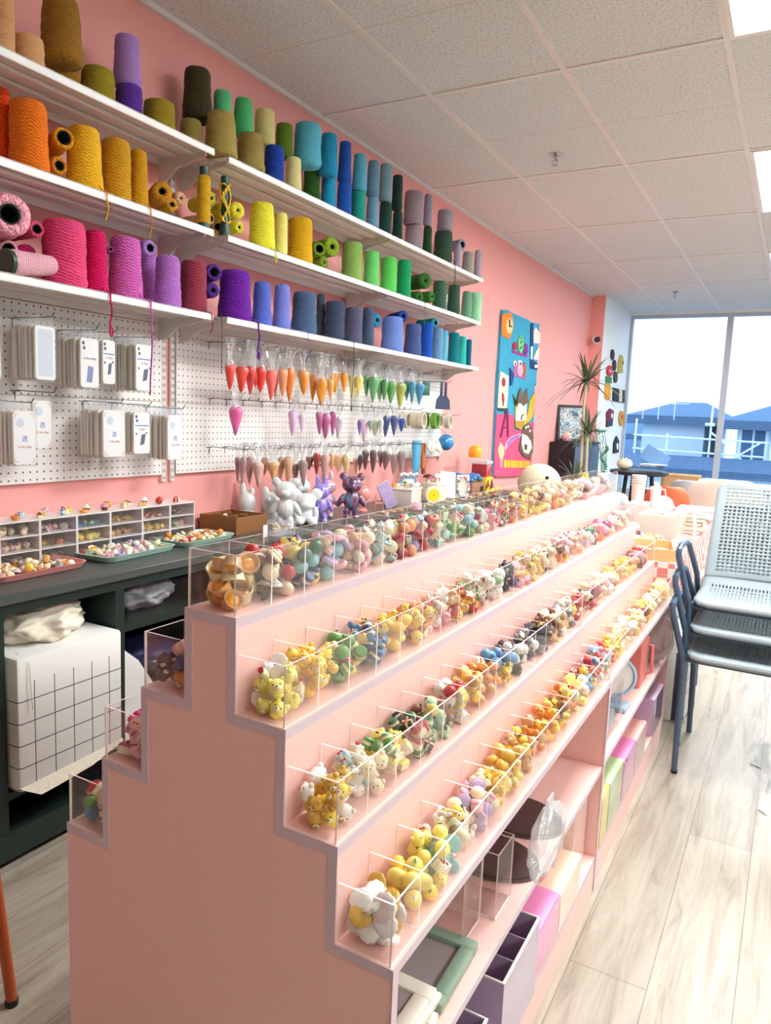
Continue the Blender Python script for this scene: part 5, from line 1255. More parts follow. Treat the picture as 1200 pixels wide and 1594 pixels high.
for ti, (lc, lx, ly, rz, mt, lb, wh, sp) in enumerate(TRS):
    serving_tray(lc, lx, ly, rz, mt, lb)
    rnd = random.Random(300+ti); ca, sa = math.cos(rz), math.sin(rz)
    items = [(s.split(':')[0], c) for s in sp.split() for c in s.split(':')[1]]
    S = settle(-lx/2+.024, lx/2-.024, -ly/2+.024, ly/2-.024, 74, [rnd.uniform(.0115, .0155) for _ in range(74)], .036, rnd, tries=8)
    for (x, y, z, q) in S:
        k, c = rnd.choice(items); nm = nameclean(KN[k])
        o = inst(KN[k], KIND[k], (lc[0]+ca*x-sa*y, lc[1]+sa*x+ca*y, ZT+.0045+z), (rnd.uniform(-.7, .7), rnd.uniform(-.7, .7), rnd.uniform(0, 6.28)), q); o.color = shade(PAL[c][0], rnd)
        tag(o, '%s %s on the %s' % (PAL[c][1], nm, wh), 'charm', '%s %ss on the %s' % (PAL[c][1], nm, wh))

# clear drawer organiser, 3 rows x 6 columns
XO = -2.06
OY = [1.20, 1.338, 1.475, 1.612, 1.749, 1.893, 2.029, 2.159]
CLEARD = clear_mat('drawer_plastic', (.97, .96, .96), .02, .05, .03, (.95, .93, .92), .3)
FRAMEW = mat('organiser_edge', 'ebe4e2', .35)
OC = [["bun:TC", "heart:R bun:C", "candy:PB flower:W", "bow:U candy:E", "star:YG", "cake:RB", "donut:B candy:K"], ["tart:TY", "cake:C candy:P", "star:YO cookie:B", "macaron:L fruit:Y", "bread:TP", "gift:Y", "candy:F cake:P"], ["flower:SW", "bow:K bear:W", "bottle:B candy:S", "fruit:R cake:B", "candy:N bow:U", "flower:PB", "mushroom:J candy:R"]]
for ci in range(len(OY)-1):
    ya, yb = OY[ci]+.0008, OY[ci+1]-.0008
    T = thing('drawer_organiser', 'clear three-drawer organiser column, %s from the left in the row against the wall' % ordinal(ci), 'organiser', (XO, ya, ZT)); L = yb-ya
    m = MB().box(-.125, 0, 0, .003, 0, .146).box(-.125, 0, L-.003, L, 0, .146)
    for q in (0, .048, .096, .143): m.box(-.125, 0, .003, L-.003, q, q+.003)
    m.box(-.128, -.125, 0, L, 0, .146); m.build('case', FRAMEW, T)
    for ri in range(3):
        zb = .004+.048*(2-ri)
        d = MB().box(-.003, -.0005, .004, L-.004, zb, zb+.042).box(-.12, -.003, .004, .0055, zb, zb+.034).box(-.12, -.003, L-.0055, L-.004, zb, zb+.034).build('drawer', CLEARD, T)
        MB().box(-.118, -.004, L*.36, L*.36+.0012, zb, zb+.032).build('divider', CLEARD, d); MB().box(-.118, -.004, L*.7, L*.7+.0012, zb, zb+.032).build('divider', CLEARD, d)
        rnd = random.Random(500+ci*3+ri)
        pile(OC[ri][ci], XO-.075, XO-.004, ya+.007, yb-.007, ZT+zb+.0005, 11, .0125, .040, '%s drawer of the %s organiser column' % (('top', 'middle', 'bottom')[ri], ordinal(ci)), rnd)
rnd = random.Random(77)
TOPS = ["bun:C", "cupcake:S", "cake:C", "tart:O", "gift:U", "candy:A", "cake:B", "bread:T", "gift:I", "bottle:U", "cake:C", "bread:Y", "donut:O", "cupcake:W", "bun:O", "cupcake:P", "mushroom:E", "bun:O", "candy:C", "bun:T", "cake:K", "bread:T", "donut:O", "cupcake:W", "fruit:R", "cake:R", "bow:K", "gift:R", "cake:P"]
for i, s in enumerate(TOPS):
    k, c = s.split(':'); y = 1.33+.0282*i; r = rnd.uniform(.0135, .0175)
    o = inst(KN[k], KIND[k], (XO-.035-.05*((i*7) % 3)/2, y, ZT+.1465+r*(.92 if k in ('cupcake', 'bottle', 'fruit') else .72)), (0, 0, rnd.uniform(0, 6)), r); o.color = shade(PAL[c][0], rnd)
    o.location.z = ZT+.1463 - min(v.co.z for v in KIND[k].vertices)*r
    tag(o, '%s %s on top of the %s organiser column' % (PAL[c][1], nameclean(KN[k]), ordinal(min(6, max(0, sum(1 for q in OY[1:] if y > q))))), 'charm')

# wooden sorting box
WOOD = mat('walnut_wood', '8a5a2c', .5, bump=.08, scale=20, var=.18, stretch=(1, 8, 8))
T = thing('wooden_sorting_box', 'brown wooden sorting box with compartments beside the trays', 'box', (-1.975, 2.31, ZT), .0)
W_, L_, H_ = .20, .20, .072
MB().box(-W_, 0, 0, .008, 0, H_).box(-W_, 0, L_-.008, L_, 0, H_).box(-W_, -W_+.008, .008, L_-.008, 0, H_).box(-.008, 0, .008, L_-.008, 0, H_).box(-W_+.008, -.008, .008, L_-.008, 0, .006).build('box_frame', WOOD, T)
for y in (.068, .132): MB().box(-W_+.008, -.008, y-.003, y+.003, .006, H_-.006).build('partition', WOOD, T)
MB().box(-.105, -.099, .008, L_-.008, .006, H_-.006).build('partition', WOOD, T)
rnd = random.Random(9)
for a in range(2):
    for b in range(3):
        pile("bun:CW tart:T cookie:C", -1.975-.19+.094*a+.004, -1.975-.19+.094*a+.08, 2.31+.012+.063*b, 2.31+.062+.063*b, ZT+.007, 7, .0145, .066, 'wooden sorting box', rnd)

# ------------------------------------------------------------------ figurines (blank and painted), worktop middle
def figure(name, label, cat, loc, rz, balls, mt, vox=.0035, eyes=None):
    m = MB()
    for b in balls: m.sph(b[0], b[1], 0, 14, 10, M=(b[2] if len(b) > 2 else None))
    me = bpy.data.meshes.new(name); m.bm.to_mesh(me); m.bm.free()
    o = bpy.data.objects.new(name, me); C.objects.link(o)
    r = o.modifiers.new('r', 'REMESH'); r.mode = 'VOXEL'; r.voxel_size = vox; r.use_smooth_shade = True
    s = o.modifiers.new('s', 'SMOOTH'); s.factor = .5; s.iterations = 4
    dg = bpy.context.evaluated_depsgraph_get(); me2 = bpy.data.meshes.new_from_object(o.evaluated_get(dg)); o.modifiers.clear(); o.data = me2; bpy.data.meshes.remove(me)
    z = min(v.co.z for v in me2.vertices)
    for v in me2.vertices: v.co.z -= z
    for q in me2.polygons: q.use_smooth = True
    me2.materials.clear(); me2.materials.append(mt); me2.name = name
    o.location = loc; o.rotation_euler = (0, 0, rz); return tag(o, label, cat)
PORC = mat('blank_white_vinyl', 'e3e6e6', .35, coat=.2)
def swirl(nm, cols, rough=.22):
    def f(n, l, b):
        t = n.new('ShaderNodeTexCoord'); nz = n.new('ShaderNodeTexNoise'); nz.inputs['Scale'].default_value = 14; nz.inputs['Detail'].default_value = 3; nz.inputs['Distortion'].default_value = 2.2; l.new(t.outputs['Object'], nz.inputs['Vector'])
        rp = n.new('ShaderNodeValToRGB'); e = rp.color_ramp.elements
        e[0].position = .36; e[0].color = lin(cols[0]); e[1].position = .64; e[1].color = lin(cols[-1])
        for i, c_ in enumerate(cols[1:-1]): q = e.new(.36+.28*(i+1)/(len(cols)-1)); q.color = lin(c_)
        l.new(nz.outputs['Fac'], rp.inputs[0]); l.new(rp.outputs[0], b.inputs['Base Color']); b.inputs['Coat Weight'].default_value = .6
    return node_mat(nm, f, rough)
PURP = swirl('purple_pour', ['5b3fa8', 'a795dc', '7a60c4', 'c9c0ea']); DARKPOUR = swirl('dark_pour', ['34405e', '6e4a72', '8a3a54', '8c8ea2', '46769a']); PASTEL = swirl('pastel_pour', ['e6b6c8', 'd99ac0', 'b6dcc6', 'f0c8d8'])
def bearballs(s, ears='bear'):
    B = [((0, 0, .155), (.047, .040, .040)), ((0, -.022, .146), (.024, .026, .020)), ((0, 0, .080), (.038, .032, .046)), ((-.021, -.004, .025), (.017, .018, .030)), ((.021, -.004, .025), (.017, .018, .030)), ((-.021, -.010, .006), (.017, .022, .010)), ((.021, -.010, .006), (.017, .022, .010)),
         ((-.048, -.004, .082), (.014, .015, .036), RY(.5)), ((.048, -.004, .082), (.014, .015, .036), RY(-.5))]
    if ears == 'bear': B += [((-.040, 0, .192), (.019, .013, .019)), ((.040, 0, .192), (.019, .013, .019))]
    if ears == 'rabbit': B += [((-.018, 0, .208), (.012, .009, .034)), ((.018, 0, .208), (.012, .009, .034))]
    if ears == 'mouse': B += [((-.046, .006, .190), (.030, .010, .030)), ((.046, .006, .190), (.030, .010, .030))]
    return [tuple([tuple(c*s for c in b[0]), tuple(c*s for c in b[1])]+list(b[2:])) for b in B]
figure('bear_figurine', 'large blank white bear figurine standing behind the popcorn bag', 'figurine', (-1.945, 2.60, ZT), .55, bearballs(1.06), PORC)
figure('bear_figurine', 'blank white bear figurine half hidden behind the large one', 'figurine', (-2.08, 2.76, ZT), .4, bearballs(.95), PORC)
figure('mouse_figurine', 'blank white crouching figurine with big round ears', 'figurine', (-1.945, 2.755, ZT), .7, [((0, 0, .105), (.046, .042, .042)), ((-.05, .008, .135), (.034, .012, .034)), ((.048, .012, .14), (.030, .012, .030)), ((0, -.03, .095), (.026, .026, .02)), ((0, .01, .045), (.045, .045, .045)), ((-.03, -.035, .02), (.024, .035, .02)), ((.03, -.035, .02), (.024, .035, .02)), ((-.045, -.02, .055), (.014, .018, .034)), ((.045, -.02, .055), (.014, .018, .034))], PORC)
figure('castle_figurine', 'blank white figurine with a small knob on its head, leftmost against the wall', 'figurine', (-2.135, 2.565, ZT), .3, [((0, 0, .10), (.042, .038, .05)), ((0, 0, .04), (.038, .038, .042)), ((-.02, 0, .16), (.016, .016, .03)), ((-.028, 0, .196), (.012, .012, .012)), ((.024, 0, .15), (.014, .012, .02)), ((0, -.02, .014), (.05, .045, .014))], PORC)
figure('unicorn_figurine', 'blank white figurine with stubby horns beside the knob-headed one', 'figurine', (-2.05, 2.635, ZT), .4, [((0, 0, .098), (.044, .040, .05)), ((0, 0, .04), (.036, .036, .044)), ((-.028, 0, .15), (.016, .014, .022)), ((.02, 0, .155), (.018, .014, .026)), ((-.01, -.038, .118), (.016, .02, .015)), ((0, -.02, .012), (.046, .042, .012))], PORC)
figure('rabbit_figurine', 'blank white rabbit figurine behind the round-eared one', 'figurine', (-2.08, 2.90, ZT), .4, bearballs(1.0, 'rabbit'), PORC)
figure('rabbit_figurine', 'glossy purple poured-paint rabbit figurine', 'figurine', (-1.945, 2.875, ZT), .6, bearballs(.92, 'rabbit'), PURP)
figure('rabbit_figurine', 'pastel pink and mint rabbit figurine behind the purple one', 'figurine', (-2.02, 3.04, ZT), .5, bearballs(.95, 'rabbit'), PASTEL)
figure('bear_figurine', 'dark marbled bear figurine with blue arms at the end of the figurine row', 'figurine', (-1.90, 3.08, ZT), .6, bearballs(1.07), DARKPOUR)

# small things around the figurines
POP = mat('popcorn', 'efe0ae', .7); POPB = mat('brown_popcorn', 'b0885c', .7)
T = thing('popcorn_bag', 'small clear bag of popcorn charms in front of the large bear figurine', 'bag', (-1.865, 2.46, ZT), .0)
rnd = random.Random(3)
for i in range(26):
    m = MB()
    for q in range(4): m.sph((rnd.uniform(-.005, .005), rnd.uniform(-.005, .005), rnd.uniform(-.004, .004)), .0055, 0, 6, 4)
    o = m.build('popcorn_piece', [POP, POPB, mat('pale_popcorn', 'ead8d8', .7)][i*3//26], T); o.location = (rnd.uniform(-.012, .012), -.055+.0049*i, .012+rnd.uniform(0, .034))
MB().box(-.022, .022, -.068, .085, 0, .052).build('clear_pouch', FILM, T)
T = thing('card_stand', 'small white card standing left of the popcorn bag', 'card', (-1.87, 2.365, ZT)); MB().box(-.001, .001, -.012, .016, 0, .05).build('card', CARD, T); MB().box(-.014, .002, -.012, .016, 0, .002).build('foot', CARD, T)
CL = dict(
 machine=mat('pink_glass', 'd98c84', .15, coat=.4), basket=mat('grey_beige_plastic', 'cfc5bb', .5), blueframe=mat('dusty_blue_resin', '7f9fb8', .5), lemon=mat('lemon_yellow', 'f2d420', .4), cream=mat('pale_cream_box', 'efe9c8', .5), mush=mat('white_mushroom', 'efe6dc', .4), brownbox=mat('cardboard_brown', '9a7058', .7), bluebits=mat('bright_blue_bits', '3f86cc', .5), redliq=mat('red_jar', 'b8262c', .2, coat=.6), maroon=mat('maroon', '7c1a1e', .4), ybox=mat('bright_yellow_box', 'f5cf1a', .4), yball=mat('yellow_dome', 'f0a818', .4), pinkcake=mat('pink_icing', 'e8a8b4', .4))
T = thing('gumball_machine', 'small pink round toy machine behind the marbled bear', 'toy', (-2.0, 3.34, ZT), .5)
MB().sph((0, 0, .095), (.045, .045, .05), 0, 18, 12).build('globe', CL['machine'], T); MB().lathe([(.036, 0), (.038, .01), (.026, .02), (.03, .05)], 18).build('base', CL['machine'], T); MB().lathe([(.012, .145), (.016, .15), (.006, .16)], 12).build('cap', CL['machine'], T)
T = thing('toy_chair', 'tiny pink slatted toy chair beside the round toy machine', 'toy', (-1.96, 3.47, ZT), .5)
for s in (-.025, .025): MB().box(-.022, -.018, s-.003, s+.003, 0, .085).build('leg', CL['machine'], T); MB().box(.018, .022, s-.003, s+.003, 0, .04).build('leg', CL['machine'], T)
for z in (.05, .065, .08): MB().box(-.024, -.019, -.03, .03, z, z+.008).build('slat', CL['machine'], T)
MB().box(-.024, .024, -.03, .03, .036, .041).build('seat', CL['machine'], T)
PURC = mat('lilac_bead_case', 'b9a6d2', .4, bump=.6, scale=120, var=.35)
T = thing('decorated_phone_case', 'lilac beaded phone case leaning against the white basket', 'phone case', (-1.965, 3.56, ZT+.005), -.6)
m = MB().prism([(0, a, b) for a, b in rrect(.072, .15, .012)], (.009, 0, 0)); m.bm.transform(TR(0, 0, .07) @ RX(.5)); m.build('case_shell', PURC, T)
m = MB().prism([(-.002, a, b) for a, b in rrect(.076, .154, .013)], (.008, 0, 0)); m.bm.transform(TR(0, 0, .07) @ RX(.5)); m.build('rim', WHITE, T)
T = thing('counter_basket', 'grey beige basket of small cakes on the worktop', 'basket', (-1.925, 3.70, ZT), .15)
MB().box(-.07, .07, -.09, .09, 0, .105, bev=.006).build('basket_body', CL['basket'], T); MB().box(-.074, .074, -.094, .094, .105, .112).build('rim', WHITE, T)
rnd = random.Random(12)
for i, s in enumerate(["bun:O", "bread:T", "cake:W", "bun:S", "cookie:C", "bread:C", "cupcake:E", "bun:W"]):
    k, c = s.split(':'); o = inst(KN[k], KIND[k], (-1.96+.07*(i % 2), 3.63+.022*i, ZT+.128), (0, 0, i), .0175); o.color = shade(PAL[c][0], rnd); tag(o, '%s %s heaped in the grey beige basket' % (PAL[c][1], nameclean(KN[k])), 'charm')
T = thing('toy_cake', 'pink iced toy cake in front of the grey beige basket', 'toy', (-1.835, 3.66, ZT))
MB().lathe([(.036, 0), (.036, .03), (.033, .034), (.002, .036)], 22).build('cake_body', CL['pinkcake'], T)
for i in range(7): MB().sph((.026*math.cos(i*.9), .026*math.sin(i*.9), .04), .007, 0, 8, 6).build('topping', [WHITE, CHR, CREAM][i % 3], T)
T = thing('picture_frame', 'dusty blue scalloped frame standing behind the basket', 'frame', (-2.03, 3.93, ZT), -.7)
m = MB().prism([(0, a*(1+.06*math.cos(14*i/30*2*PI)), .085+b*(1+.05*math.cos(14*i/30*2*PI))) for i, (a, b) in enumerate([(.055*math.cos(2*PI*j/30)*1.15, .085*math.sin(2*PI*j/30)) for j in range(30)])], (.014, 0, 0)); m.build('frame_rim', CL['blueframe'], T)
MB().prism([(.0145, a, .085+b) for a, b in rrect(.07, .11, .01)], (.001, 0, 0)).build('picture', WHITE, T)
for i in range(6): MB().sph((.012, -.05+.02*i, .165+.006*(i % 2)), .012, 0, 8, 6).build('cream_swirl', WHITE, T)
T = thing('lemon_mirror', 'round cream mirror with a lemon slice face', 'decoration', (-1.86, 3.93, ZT+.057), -.6)
m = MB().lathe([(.05, -.012), (.055, 0), (.05, .012)], 26); m.bm.transform(RY(PI/2)); m.build('rim', CREAM, T)
m = MB().lathe([(.040, .0125), (.040, .0145)], 26); m.bm.transform(RY(PI/2)); m.build('lemon_face', CL['lemon'], T); m = MB().lathe([(.006, .0146), (.006, .0156)], 10); m.bm.transform(RY(PI/2)); m.build('centre', CHO, T)
T = thing('cream_gift_box', 'pale cream patterned box behind the lemon mirror', 'box', (-1.94, 4.12, ZT)); MB().box(-.05, .05, -.07, .07, 0, .10, bev=.004).build('box_body', mat('cream_leaf_print', 'ece6c0', .5, var=.3, scale=45), T); MB().box(-.053, .053, -.073, .073, .095, .115, bev=.003).build('lid', CL['cream'], T)
for (x, y, r, h, c, lb) in ((-1.965, 4.075, .034, .05, CL['maroon'], 'dark red capped toy mushroom on the cream box'), (-1.925, 4.12, .03, .055, CL['mush'], 'white toy mushroom on the cream box'), (-1.95, 4.165, .03, .042, CL['redliq'], 'red toy mushroom on the cream box')):
    T = thing('toy_mushroom', lb, 'toy', (x, y, ZT+.1153)); MB().lathe([(.010, 0), (.012, .006), (.009, h*.6)], 12).build('stem', CL['mush'], T); MB().lathe([(.012, h*.55), (r, h*.6), (r*.9, h*.8), (r*.5, h), (.002, h*1.05)], 18).build('cap', c, T)
T = thing('leaning_frame', 'white framed sheet leaning beside the red mushrooms', 'frame', (-1.93, 4.30, ZT+.006), -.7)
m = MB().box(-.006, .006, -.055, .055, 0, .17).box(.0061, .0071, -.047, .047, .008, .162, 1); m.bm.transform(RX(-.10) @ RY(-.28)); m.build('frame_rim', [WHITE, mat('pale_sheet', 'f3f0f4', .4)], T)
T = thing('charm_photo_frame', 'photo frame crusted with pastel charms leaning beside the white frame', 'frame', (-1.88, 4.42, ZT), -.7)
MB().box(-.006, .006, -.045, .045, 0, .15, bev=.003).build('frame_rim', CREAM, T)
for i in range(24):
    a = 2*PI*i/24; MB().sph((.011, .040*math.cos(a)*(1.0), .075+.066*math.sin(a)), .0095+.003*math.sin(i*5), 0, 8, 6).build('charm', [CL['pinkcake'], CREAM, CL['blueframe'], WHITE][i % 4], T)
T = thing('acrylic_drawer_box', 'clear box of bright blue pieces on a brown base at the end of the worktop', 'box', (-2.00, 4.69, ZT), .0)
MB().box(-.10, .12, -.10, .12, 0, .085, bev=.004).build('base_box', CL['brownbox'], T)
MB().box(-.10, .12, -.10, .12, .0855, .18).build('clear_case', ACR, T)
for i in range(16): MB().sph((-.07+.055*(i % 4), -.08+.055*(i//4), .103+.012*(i % 3)), (.026, .026, .016), 0, 8, 6).build('blue_piece', CL['bluebits'], T)
m = MB().box(.1205, .1215, .04, .10, .02, .055); m.build('label', BLACK, T)
T = thing('red_jar', 'square clear jar of red pieces on a yellow box with maroon peaks', 'jar', (-1.955, 4.90, ZT), 0)
MB().box(-.06, .075, -.055, .075, 0, .11, bev=.003).build('yellow_box', CL['ybox'], T)
for y in (-.03, .045): MB().prism([(.0755, y-.034, .0), (.0755, y+.034, .0), (.0755, y+.030, .045), (.0755, y+.008, .085), (.0755, y, .098), (.0755, y-.008, .085), (.0755, y-.030, .045)], (.002, 0, 0)).build('peak_print', CL['maroon'], T)
MB().box(-.05, .065, -.045, .065, .1105, .20, bev=.006).build('jar', CL['redliq'], T); MB().box(-.055, .07, -.05, .07, .2005, .225, bev=.006).build('lid', FILMW, T)
T = thing('yellow_dome', 'yellow dome standing behind the red jar', 'decoration', (-2.06, 5.05, ZT)); MB().box(-.05, .05, -.05, .05, 0, .235).build('plinth', ACR, T); MB().lathe([(.05, .236), (.052, .27), (.045, .30), (.028, .318), (.002, .325)], 20).build('dome', CL['yball'], T)
T = thing('acrylic_box', 'empty clear acrylic box with a stirring stick behind the blue pieces', 'box', (-2.09, 4.47, ZT), 0); MB().box(-.09, .06, -.10, .10, 0, .26).build('box', ACR, T)
MB().tube([(.0, -.05, .02), (.03, .09, .30)], .004, 6).build('stick', mat('birch', 'e8cfae', .6), T)
# the row of clear-lidded dark organiser boxes right behind the top tray
T = thing('resin_tile_strip', 'strip of caramel biscuit tiles lying along the worktop edge', 'decoration', (-1.87, 3.45, ZT))
for i in range(6): MB().box(-.018, .018, -.10+.042*i, -.063+.042*i, 0, .009, bev=.002).build('tile', WOOD if i % 2 else mat('biscuit', 'd8b07a', .5), T)
T = thing('charm_slab', 'heap of yellow banana charms at the worktop edge by the red jar', 'decoration', (-1.86, 4.86, ZT))
for i in range(9): MB().tube([(.03*math.sin(i), -.06+.016*i-.022, .012+.010*(i % 3)), (.03*math.sin(i)+.012, -.06+.016*i, .012+.010*(i % 3)), (.03*math.sin(i), -.06+.016*i+.022, .016+.010*(i % 3))], [.006, .010, .005], 8).build('banana', CL['lemon'] if i % 3 else CHO, T)
rnd = random.Random(41)
for i in range(60):
    y = rnd.uniform(3.25, 5.0); x = -1.83+rnd.uniform(-.015, .02); r = rnd.uniform(.010, .015)
    if any(abs(y-q) < w_ for q, w_ in ((3.66, .06), (3.93, .05), (4.86, .12), (3.45, .13))): continue
    k, c = rnd.choice([('bun', 'C'), ('flower', 'W'), ('bear', 'L'), ('candy', 'P'), ('star', 'Y'), ('bow', 'U'), ('macaron', 'I')])
    if any((x-a)**2+(y-b)**2 < (r+.015)**2 for a, b in globals().setdefault('_loose', [])): continue
    _loose.append((x, y))
    o = inst(KN[k], KIND[k], (x, y, 0), (0, 0, rnd.uniform(0, 6)), r); o.location.z = ZT+.0003-min(v.co.z for v in KIND[k].vertices)*r; o.color = shade(PAL[c][0], rnd)
    tag(o, 'loose %s %s along the front edge of the worktop' % (PAL[c][1], nameclean(KN[k])), 'charm', 'loose %s %ss along the worktop edge' % (PAL[c][1], nameclean(KN[k])))
# duck plush
DUCK = mat('cream_plush', 'eadfc0', .95, bump=.35, scale=90)
o = figure('duck_plush', 'large cream duck plush peeking over the far display', 'plush', (-1.70, 4.88, 0.0), 1.65, [((0, 0, .16), (.19, .22, .17)), ((0, -.05, .44), (.125, .155, .14)), ((-.16, .02, .2), (.06, .12, .09)), ((.16, .02, .2), (.06, .12, .09)), ((0, .2, .2), (.05, .08, .05))], DUCK, vox=.011)
o.location = (-1.60, 5.0, .42)
T = MB().box(-.19, .19, -.2, .2, 0, .419, bev=.02).build('plush_stool', mat('grey_stool', '8a8480', .7)); T.location = (-1.60, 5.0, 0.0005); tag(T, 'grey stool under the duck plush', 'stool')
BEAK = mat('orange_plush', 'eab05a', .9, bump=.3, scale=90)
MB().sph((0, -.205, .450), (.05, .07, .024), 0, 14, 9).build('beak', BEAK, o)
for s in (-1, 1): MB().sph((s*.102, -.125, .50), .013, 0, 8, 6).build('eye', BLACK, o)

# ------------------------------------------------------------------ tufted wall rug and patches
def tuft(col):
    return mat('tuft_'+col, col, .95, bump=.5, scale=160)
T = thing('tufted_wall_rug', 'tall tufted wall rug with orange sun, easel and two cats on blue and pink', 'wall hanging', (-2.1995, 6.28, 1.5))
for i, (nm, col, lay, pts) in enumerate(RUG):
    th = .022 if lay == 0 else .005
    x0 = 0 if lay == 0 else .022+.0035*(lay-1)
    MB().prism([(x0, a-6.28, b-1.5) for a, b in pts], (th+(0 if lay == 0 else .001*(i % 3)), 0, 0)).build(nm, tuft(col), T)
for nm, lab, parts in PATCH:
    y0 = sum(p[0] for p in parts[0][3])/len(parts[0][3]); z0 = sum(p[1] for p in parts[0][3])/len(parts[0][3])
    T = thing(nm, lab, 'tufted patch', (-2.0445, y0, z0))
    for pn, col, lay, pts in parts:
        MB().prism([(.0 if lay == 0 else .018, a-y0, b-z0) for a, b in pts], (.018 if lay == 0 else .004, 0, 0)).build(pn, tuft(col), T)
# security camera
T = thing('security_camera', 'small white security camera with a black face in the wall corner', 'camera', (-2.12, 8.619, 2.235))
MB().lathe([(.04, 0), (.04, .015), (.02, .03)], 18, M=RX(PI/2)).tube([(0, -.02, 0), (.01, -.06, .0)], .010, 8).build('mount', WHITE, T)
MB().sph((.02, -.10, 0), (.045, .05, .045), 0, 14, 9).build('housing', WHITE, T); MB().lathe([(.034, 0), (.034, .012), (.02, .016)], 18, M=TR(.045, -.135, -.002) @ RZ(.45) @ RX(PI/2)).build('lens_face', BLACK, T)
# black cabinet by the corner and what stands on it
T = thing('black_cabinet', 'black cabinet standing against the pink wall by the corner', 'cabinet', (-2.19, 7.35, 0))
MB().box(0, .24, 0, 1.05, 0, 1.075).build('cabinet_body', BLACK, T); MB().box(-.0, .255, -.01, 1.06, 1.075, 1.10).build('cabinet_top', BLACK, T)
for y in (.01, .53): MB().box(.2405, .255, y, y+.51, .06, 1.06).build('door', mat('blue_black', '2f3c4c', .35), T)
T = thing('framed_picture', 'black framed picture of pale tangled shapes leaning on the black cabinet', 'picture', (-2.05, 7.60, 1.101), -1.0)
m = MB().box(-.02, .02, -.15, .15, 0, .38).box(.0205, .0215, -.125, .125, .03, .35, 1); m.bm.transform(RY(-.16)); m.build('frame', [BLACK, swirl('pale_tangle', ['2e4a60', '8fb0c2', 'd8dcd8', '1d2b36'], .4)], T)
T = thing('white_candle', 'white candle jar on the black cabinet', 'candle', (-1.995, 7.86, 1.101)); MB().lathe([(.055, 0), (.055, .14), (.05, .145), (.045, .13)], 20).build('jar', WHITE, T); MB().lathe([(.058, -.0), (.062, .006), (.058, .02)], 20).build('saucer', TM, T)
T = thing('small_plush', 'small pink and cream plush on the left end of the black cabinet', 'plush', (-2.05, 7.42, 1.101)); MB().sph((0, 0, .04), .04, 0, 12, 8).sph((0, .05, .05), (.045, .045, .05), 1, 12, 8).build('body', [CL['pinkcake'], DUCK], T)
T = thing('yellow_plush', 'yellow and white plush toys heaped on the right end of the black cabinet', 'plush', (-2.02, 8.04, 1.101)); MB().sph((0, -.08, .05), (.07, .09, .05), 0, 14, 9).build('yellow_part', CL['yball'], T); MB().sph((-.05, .09, .08), (.08, .10, .08), 0, 14, 9).build('white_part', DUCK, T)
T = thing('dark_hat', 'dark crumpled cap behind the plush toys', 'cap', (-2.1, 8.35, 1.101)); MB().sph((0, 0, .09), (.07, .13, .09), 0, 14, 9).build('crown', mat('plum_cloth', '4a3048', .9), T)
T = thing('trailing_plant', 'trailing green plant hanging off the right end of the black cabinet', 'plant', (-1.925, 8.20, 1.101)); LEAF = mat('leaf_green', '4c8a62', .5); LEAFD = mat('dracaena_leaf', '5e6c50', .45, var=.15, scale=20)
MB().lathe([(.04, 0), (.05, .08), (.045, .085)], 16).build('pot', WHITE, T)
for i in range(9):
    a = i*.7; pts = [(0, 0, .08), (.05*math.cos(a)+.02, .06*math.sin(a), .12), (.09+.02*math.cos(a), .10*math.sin(a), -.05-.02*i), (.095, .11*math.sin(a), -.22-.025*i)]
    m = MB().tube(pts, .003, 5)
    for q in range(1, 4): m.sph(pts[q], (.022, .028, .012), 0, 7, 5)
    m.build('vine', LEAF, T)
# dracaena
T = thing('dracaena_plant', 'tall dracaena with spiky leaf rosettes on thin pale stems', 'plant', (-1.715, 6.74, 0))
MB().lathe([(.13, 0), (.17, .30), (.18, .34), (.16, .34), (.155, .31)], 26).build('pot', BLACK, T); MB().lathe([(.154, .31), (.01, .318)], 20, cap0=False).build('soil', mat('soil', '3a2c22', .95), T)
STEM = mat('pale_stem', 'c9bb98', .7, bump=.1, scale=50)
def rosette(c, n, L, seed, up=.5):
    rnd = random.Random(seed); m = MB()
    for i in range(n):
        a = 2.4*i+rnd.uniform(-.2, .2); el = rnd.uniform(-.15, 1.25); l_ = L*rnd.uniform(.75, 1.1)
        d = Vector((math.cos(a)*math.cos(el), math.sin(a)*math.cos(el), math.sin(el))); s = Vector((-math.sin(a), math.cos(a), 0)); nrm = d.cross(s)
        P = []
        for k in range(7):
            u = k/6; p = Vector(c)+d*(l_*u)+Vector((0, 0, -l_*.55*u*u*math.cos(el))); w = .015*(1-u)**.6*(min(1, .4+u*4)); P.append((p-s*w, p+nrm*.003*(1-u), p+s*w))
        v = [q for t_ in P for q in t_]; f = []
        for k in range(6): f += [(k*3, k*3+1, k*3+4, k*3+3), (k*3+1, k*3+2, k*3+5, k*3+4)]
        m._add(v, f)
    return m
for (pts, c, n, L, sd) in (([(0, 0, .3), (.005, 0, .9), (-.012, .01, 1.5), (.0, 0, 1.64)], (.0, 0, 1.66), 46, .40, 1), ([(.03, .02, .3), (.05, .03, .8), (.04, .02, 1.18)], (.045, .02, 1.20), 34, .33, 2), ([(-.03, -.02, .3), (-.03, -.03, .74)], (-.03, -.03, .76), 34, .34, 3)):
    st = MB().tube(pts, .014, 8).build('stem', STEM, T); o = rosette(c, n, L, sd).build('leaf_rosette', LEAFD, T)

